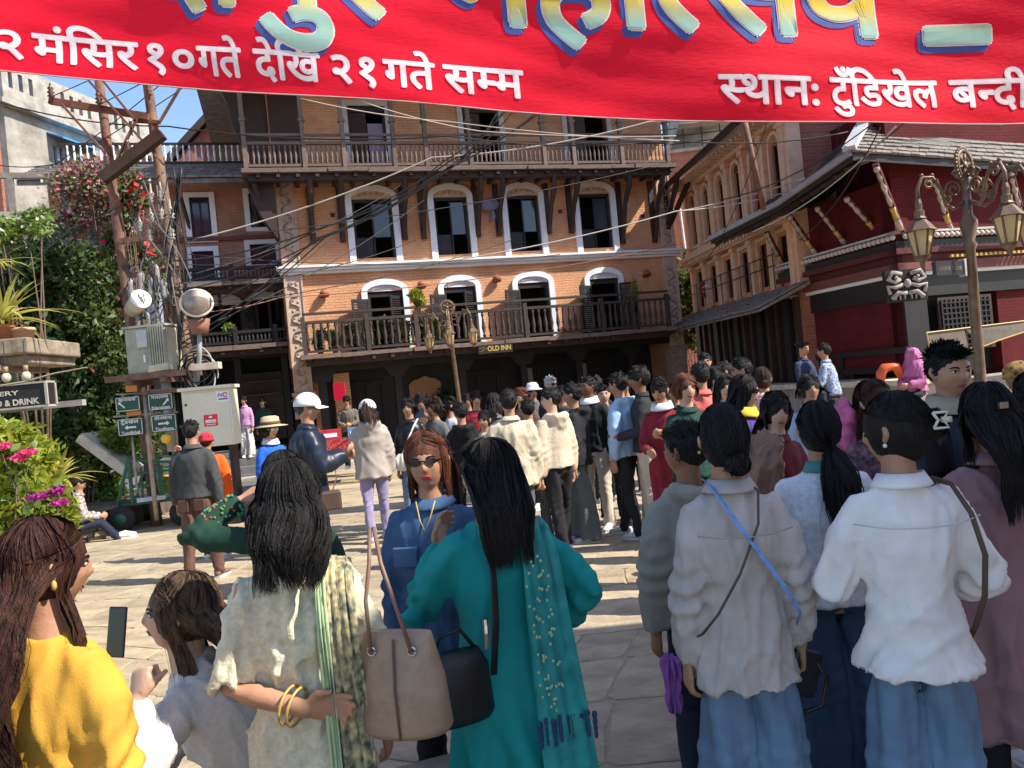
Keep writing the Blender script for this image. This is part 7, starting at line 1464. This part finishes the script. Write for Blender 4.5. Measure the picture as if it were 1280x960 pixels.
# --- middle: the queue of boys
G_ = 'young people queueing in the middle of the square'
for a in (
 ('tall boy with curly top in charcoal shirt and cream trousers facing left', 796, 458, 7.7, 82, ('charcoal_shirt', (.028, .03, .034)), CRT, ('short', 'black'), dict(hairo=dict(vol=1.06), aR='hang', aL='front', step=.05, skin='brown', collar='stand', head=(10, 0, 0))),
 ('boy in pale blue hoodie and black trousers seen from the side', 770, 466, 7.9, 55, ('pale_blue_hood', (.34, .48, .66)), BLK, ('short', 'black'), dict(collar='hood', fit=.03, step=.14, aR='hang', aL='hang', hem=-.08)),
 ('young face between the pale blue hoodie and the smiling boy', 753, 480, 8.8, 178, ('brown_coat', (.10, .07, .06)), BLK, ('short', 'black'), dict(skin='fair')),
 ('smiling boy in black jacket with white collar looking up to the right', 733, 470, 8.4, 150, BL, CRT, ('short', 'black'), dict(head=(-25, -10, 0), collar='scarf', inner=('white_collar', (.68, .67, .66)), skin='brown')),
 ('boy in black jacket and wide grey jeans turned to the left', 713, 479, 7.9, 75, ('black_cotton', (.018, .018, .022)), ('grey_green_jeans', (.12, .135, .13), 'denim'), ('short', 'black'), dict(legs='wide', fit=.028, hem=-.1, collar='hood', step=.08)),
 ('boy in cream fleece jacket and black trousers with his arm hanging', 686, 484, 7.4, 40, ('cream_fleece', (.60, .50, .37), 'sherpa'), BLK, ('short', 'black'), dict(collar='hood', fit=.03, hem=-.03, head=(45, 0, 0), step=.1, skin='fair')),
 ('boy in dark grey jacket between the beige shirt and the cream fleece', 658, 498, 8.0, 12, ('dark_grey_cotton', (.045, .045, .05)), GREYP, ('short', 'black'), dict(collar='hood')),
 ('boy in beige corduroy overshirt seen from behind', 634, 487, 7.2, 4, ('beige_cord', (.56, .48, .35), 'knit'), GREYP, ('short', 'black'), dict(fit=.03, hem=-.16, flare=.02, w=1.05)),
 ('child in black hooded top just left of the beige overshirt', 574, 502, 8.2, 20, BL, BLK, ('short', 'black'), dict(collar='hood', w=.9)),
 ('girl in pale top with hair tied back, behind the auburn haired woman', 604, 512, 7.9, 160, ('sand_top', (.45, .36, .28)), BLK, ('bun', 'black'), dict(female=True, w=.9)),
 ('woman in black leather jacket carrying a white bag', 509, 497, 9.3, 172, ('black_leather_jacket', (.014, .014, .016), 'shiny'), JEANS, ('long', 'black'), dict(female=True, hairo=dict(L=.1))),
 ('woman holding up a blue phone beside the leather jacket', 526, 492, 9.8, 178, ('brown_top', (.12, .07, .05)), BLK, ('long', 'black'), dict(female=True, aR='camera', aL='camera', hairo=dict(L=.1))),
 ('woman with brown scarf looking at the phone', 541, 497, 9.5, 140, ('grey_coat', (.12, .12, .12)), BLK, ('long', 'brown'), dict(female=True, collar='scarf', inner=('brown_scarf', (.12, .07, .05)), hairo=dict(L=.15))),
 ('woman in dark coat and white shirt left of the lamp post', 560, 495, 9.7, 120, ('white_top', (.6, .6, .6)), BLK, ('tied', 'black'), dict(female=True, hairo=dict(L=.1))),
 ('woman in red and black top behind the lamp post', 594, 488, 11.0, 190, ('red_black', (.30, .02, .03), 'print_'), BLK, ('tied', 'black'), dict(female=True, hairo=dict(L=.1))),
 ('dark haired girl seen from behind in the thick of the queue', 616, 491, 8.5, 0, ('grey_coat', (1, 1, 1)), BLK, ('long', 'black'), dict(female=True, hairo=dict(L=.15))),
 ('small child with copper hair behind the beige overshirt', 650, 484, 10.2, 160, ('brown_top', (1, 1, 1)), BLK, ('bob', 'auburn'), dict(hairo=dict(L=.04), skin='fair')),
 ('older man with white hair, beard and sunglasses in a navy jacket', 688, 470, 11.5, 215, NAVY, GREYP, ('short', 'grey'), dict(skin='fair', q=2)),
 ('person in white sun hat standing in front of the dark arcade', 665, 480, 11.8, 190, ('grey_coat', (1, 1, 1)), BLK, ('bob', 'black'), dict(hairo=dict(L=.03), q=2)),
 ('boy with a fringe behind the black jacketed boy', 700, 482, 9.2, 110, ('dark_grey_cotton', (1, 1, 1)), BLK, ('short', 'black'), dict()),
 ('woman in sky blue top half hidden by the queue at the arcade', 780, 470, 10.5, 175, ('sky_top', (.25, .42, .62)), BLK, ('long', 'black'), dict(female=True, hairo=dict(L=.15))),
 ('tall youth glimpsed behind the smiling boy', 744, 470, 10.2, 20, BL, BLK, ('short', 'black'), dict()),
 ('man in dark coat at the back of the queue near the arcade post', 725, 478, 11.2, 170, GREYP, BLK, ('short', 'salt'), dict()),
 ('woman with black hair standing at the back behind the lamp post', 584, 492, 12.2, 180, BL, BLK, ('long', 'black'), dict(female=True, hairo=dict(L=.15))),
 ):
    pp = person(a[0].replace('woman in lavender cap position half hidden', 'woman in sky blue top half hidden'), a[1], a[2], a[3], a[4], a[5], a[6], hair=a[7], group=G_, **a[8])
    if 'older man' in a[0]:
        glasses(pp); mb = MB().ball(tuple(pp['MH'] @ Vector((0, .062, -.080))), (.045, .035, .038), 12, 8).build('beard', HAIR['grey'], pp['root'], True)
    if 'sun hat' in a[0]: MB().lathe([(.15, .03), (.16, .035), (.10, .06), (.095, .10), (.07, .145), (.0, .155)], 20, tuple(pp['MH'].translation)).build('sun_hat', fab('hat_white', (.6, .6, .6)), pp['root'], True)
    if 'blue phone' in a[0]: o = held('phone', 'blue phone held up by the woman beside the leather jacket', 'phone', pp, (0, .42, .05)); MB().box(-.08, .08, -.006, .006, -.05, .05).build('body', mat('phone_blue', (.03, .05, .10), .4), o)
    if 'white bag' in a[0]:
        ribbon(pp, [(-.1, -.02, .02), (-.08, .1, -.05), (.02, .15, -.25), (.1, .15, -.42)], .02, WHITE); o = held('handbag', 'small white ruffled bag of the woman in the leather jacket', 'handbag', pp, (.08, .2, -.50)); JOBS.append((MB().ball((0, 0, 0), (.13, .06, .11), 16, 10).build('bag_body', fab('bag_white', (.6, .58, .52)), o, True), .012, 1, {'j': [(Vector((0, 0, 0)), Vector((1, 0, 0)))], 'seed': 3, 'amp': .012, 'low': (0, 0)}))
# --- left middle
p = person('man in dark grey shirt and brown trousers standing with his back turned', 238, 525, 7.8, -6, ('charcoal_grey', (.055, .057, .06), 'plain'), ('brown_trousers', (.13, .068, .05)), ('short', 'black'), w=1.08, fit=.022, hem=-.04, aL='hang', aR='hang', skin='tan', shoes=('trainer_brown', (.2, .12, .1)), legs='straight', step=.12)
mb = MB()
for sd in (-1, 1): c = p['pel']+Vector((sd*.085, -.128, -.09)); mb.box(c.x-.055, c.x+.055, c.y-.004, c.y+.01, c.z-.07, c.z+.05)
mb.build('back_pocket', fab('pocket_brown', (.105, .055, .042)), p['root'], bevel=.006)
p = person('person in orange jacket and red cap behind the man in dark grey', 257, 541, 8.9, 5, ('orange_jacket', (.80, .12, .015)), BLK, ('short', 'black'), aL=((.75, .35, -.45), (.05, .3, .9), (0, -1, 0), .8), w=1.12, fit=.03, hem=-.2, hairo=dict(under=True, vol=.95)); cap_(p, fab('red_cap', (.52, .03, .05)))
p = person('woman in straw hat with dark ribbon and white framed glasses wearing royal blue', 337, 524, 8.6, 232, ('royal_blue', (.02, .12, .55)), NAVY, ('bob', 'black'), female=True, skin='fair', collar='scarf', inner=('white_scarf', (1, 1, 1)), lips='r', hairo=dict(L=.05)); glasses(p, m=WHITE, h=.02)
mb = MB(); c = p['MH'].translation; STR = mat('straw', (.50, .38, .22), .8, .2, 60, .5, 80); h_ = MB().lathe([(.19, .045), (.195, .05), (.11, .065), (.105, .075), (.098, .15), (.06, .165), (0, .168)], 24, tuple(c+Vector((0, 0, -.01)))).build('straw_hat', STR, p['root'], True); MB().lathe([(.112, .072), (.112, .10), (.106, .105)], 24, tuple(c+Vector((0, 0, -.01)))).build('hat_ribbon', fab('ribbon_brown', (.12, .08, .06)), h_, True)
p = person('older man in white baseball cap and navy jacket looking right', 383, 492, 6.9, -72, ('navy_jacket', (.016, .022, .040), 'shiny'), ('dark_navy', (.015, .018, .03)), ('short', 'salt'), w=1.16, fit=.04, hem=-.14, aL=((.14, .25, -1), (-.3, .9, .2), (-1, 0, 0), .8), aR='phone', skin='tan', head=(-8, 4, 0), lean=(0, .04), collar='stand', hairo=dict(under=True, vol=.95)); cap_(p, fab('cap_white', (.70, .70, .68))); glasses(p)
ribbon(p, [(-.10, -.05, .02), (-.12, .1, -.02), (-.06, .18, -.2), (.06, .2, -.45), (.2, .12, -.6)], .018, mat('strap_brown', (1, 1, 1)))
o = held('waist_bag', 'small brown leather bag at the hip of the man in the white cap', 'bag', p, (.25, .10, -.62)); MB().box(-.03, .05, -.11, .11, -.08, .09).build('bag_body', mat('dark_leather', (.08, .05, .035), .5), o, bevel=.02)
p = person('woman in white cap, taupe hooded jacket and lavender trousers seen from behind', 458, 500, 9.0, 20, ('taupe_hood', (.36, .31, .27)), ('lavender', (.30, .26, .40)), ('long', 'brown'), female=True, collar='hood', fit=.045, hem=-.16, flare=.02, aR='hang', aL='phone', legs='straight', step=.12, hairo=dict(L=.16), w=1.05); cap_(p, fab('cap_pale', (.62, .68, .70)), 25)
p = person('stall keeper in grey brown sweater standing behind the souvenir table', 432, 489, 16.8, 180, ('stall_sweater', (.14, .12, .10)), BLK, ('tied', 'black'), female=True, w=1.2, H=1.6, z0=.16, q=2, hairo=dict(L=.1), head=(0, 18, 0), aL='front', aR='front')
o = MB().box(-.13, .13, 0, .05, 0, .4).build('red_cloth', fab('red_cloth', (.55, .01, .04)), None); o.location = at(425, 500, 17.6); tag(o, 'red cloth hanging behind the stall keeper', 'cloth')
p = person('girl in lilac shirt and white trousers standing on the shop steps', 304, 495, 18.4, 172, ('lilac_shirt', (.52, .28, .50)), ('white_trousers', (.55, .56, .55)), ('tied', 'black'), female=True, H=1.47, z0=at(304, 495, 18.4).z-1.47, q=2, hairo=dict(L=.1), legs='wide')
p = person('girl in dark green top beside the one in lilac on the shop steps', 327, 497, 18.7, 185, ('bottle_green2', (.015, .05, .04)), BLK, ('tied', 'black'), female=True, H=1.5, z0=at(327, 497, 18.7).z-1.5, q=2, hairo=dict(L=.1))
p = person('person in light shirt sitting in the shade inside the shop doorway', 322, 486, 21, 180, ('shop_shirt', (.2, .18, .17)), BLK, ('short', 'black'), H=1.7, z0=.6, q=1)
p = person('person in plaid shirt and pale cap reclining on the dry stone wall', 98, 594, 10.9, -62, ('plaid_shirt', (.38, .30, .28), 'print_'), NAVY, ('short', 'black'), sit=(.9, .40, .04, .30), H=at(98, 594, 10.9).z, lean=(0, .14), aL='front', aR='front', head=(0, 25, 0), q=2)
# souvenir table with boxes and cards
q_ = at(418, 535, 15.6); tb_ = empty('souvenir_table', (q_.x, 15.6, 0), rad(8), 'small stall table with cloth carrying red souvenir boxes before the inn', 'table')
MB().box(-.75, .75, -.3, .3, .86, .9).build('table_top', GREYWOOD, tb_)
for x in (-.7, .7):
    for y in (-.26, .26): MB().box(x-.025, x+.025, y-.025, y+.025, 0, .86).build('leg', GREYWOOD, tb_)
MB().box(-.72, .3, -.34, -.31, .5, .9).build('hanging_cloth', fab('stall_red', (.42, .05, .05), 'print_'), tb_)
for i, (x, w_, c) in enumerate(((-.55, .32, (.45, .03, .04)), (-.1, .42, (.5, .02, .05)), (.4, .3, (.10, .22, .42)))):
    o = empty('souvenir_box', tb_.matrix_basis @ Vector((x, -.05, .902)), rad(8+4*i), ['dark red box at the left of the souvenir table', 'bright red box with white label on the souvenir table', 'blue box at the right of the souvenir table'][i], 'box', 'boxes on the souvenir table')
    MB().box(-w_/2, w_/2, -.14, .14, 0, .2).build('box_body', mat('box_paint_%s' % 'abc'[i], c, .5), o, bevel=.006); MB().box(-w_*.35, w_*.35, -.147, -.142, .05, .13).build('label_strip', WHITE, o)
for i in range(15):
    x, z = (i % 3)*.17-.05, 1.0-.16*(i//3)-.10; o = MB().box(-.06, .06, -.005, .005, -.07, .07, Matrix.Rotation(random.uniform(-.3, .3), 4, 'Y')).build('hanging_card', mat('card_%d' % (i % 4), ((.65, .5, .35), (.6, .1, .15), (.6, .6, .55), (.25, .4, .5))[i % 4], .5, .5, 25, 0), tb_); o.location = (x+.55, -.4, z)
# potted plants along the lower balcony and by the arcade
def potted(label, u, off_, z, h, r_, n, m, fl=None, seed=1, group=None, potr=.09, F=INN):
    c = F.w(u, off_, z); root = empty('potted_plant', c, 0, label, 'potted plant', group); MB().lathe([(potr*.7, 0), (potr, potr*1.5), (potr*1.1, potr*1.5), (potr*1.1, potr*1.8), (.001, potr*1.7)], 12).build('pot', TERRA if seed % 2 else BLACKW, root, True)
    bl = [(random.uniform(-.5, .5)*r_, random.uniform(-.5, .5)*r_, potr*1.7+h*t, r_, r_, h*.4) for t in (.35, .8)]; foliage('foliage', bl, n, .06, m, root, seed)
    if fl: foliage('flowers', bl, 26, .06, fl, root, seed+1, 1.2)
    twigs(root, [(0, 0, potr*1.5), (0, 0, potr*1.7+h*.8), (.05, 0, potr*1.7+h*.5)], seed=seed, r=.012)
GP = 'potted plants standing behind the lower balcony balusters'
for i, (u, h, fl) in enumerate(((.7, .4, None), (1.05, .35, None), (1.5, .45, FPINK), (1.85, .4, None), (2.35, .55, None), (2.8, .45, FRED), (3.15, .5, FMAG), (3.6, .45, None))):
    potted(['leafy pot plant at the far left end of the lower balcony', 'small green pot plant second from the left end of the lower balcony', 'pot plant with pink blooms behind the left balusters of the lower balcony', 'low leafy pot plant left of the first arched door', 'tall leafy pot plant before the first arched door', 'red flowering pot plant before the first arched door', 'magenta flowering pot plant right of the first arched door', 'green pot plant between the first and second arched doors'][i], u, -.72, b2[4]+.02, h, .14, 260, (LEAF, LEAFB)[i % 2], fl, 40+i, GP)
potted('yellowish leafy plant rising above the rail left of the lamp post', *(INN.uz(527, 422, -1.0)[0], -.85, b2[3]+.05), .42, .16, 330, LEAFY, None, 51)
potted('upright yellow green plant above the rail near the right end of the balcony', *(INN.uz(797, 385, -.9)[0], -.75, b2[3]-.3), .6, .10, 220, LEAFY, None, 52)
potted('bushy dark palm like plant standing in front of the ochre niche', 3.95, 1.1, .16, 1.0, .42, 900, LEAFD, None, 53, potr=.2)
potted('small plant on the black balcony of the annex', -1.35, -.75, 3.35, .25, .14, 160, LEAFB, None, 54, F=AF)
finish_people()
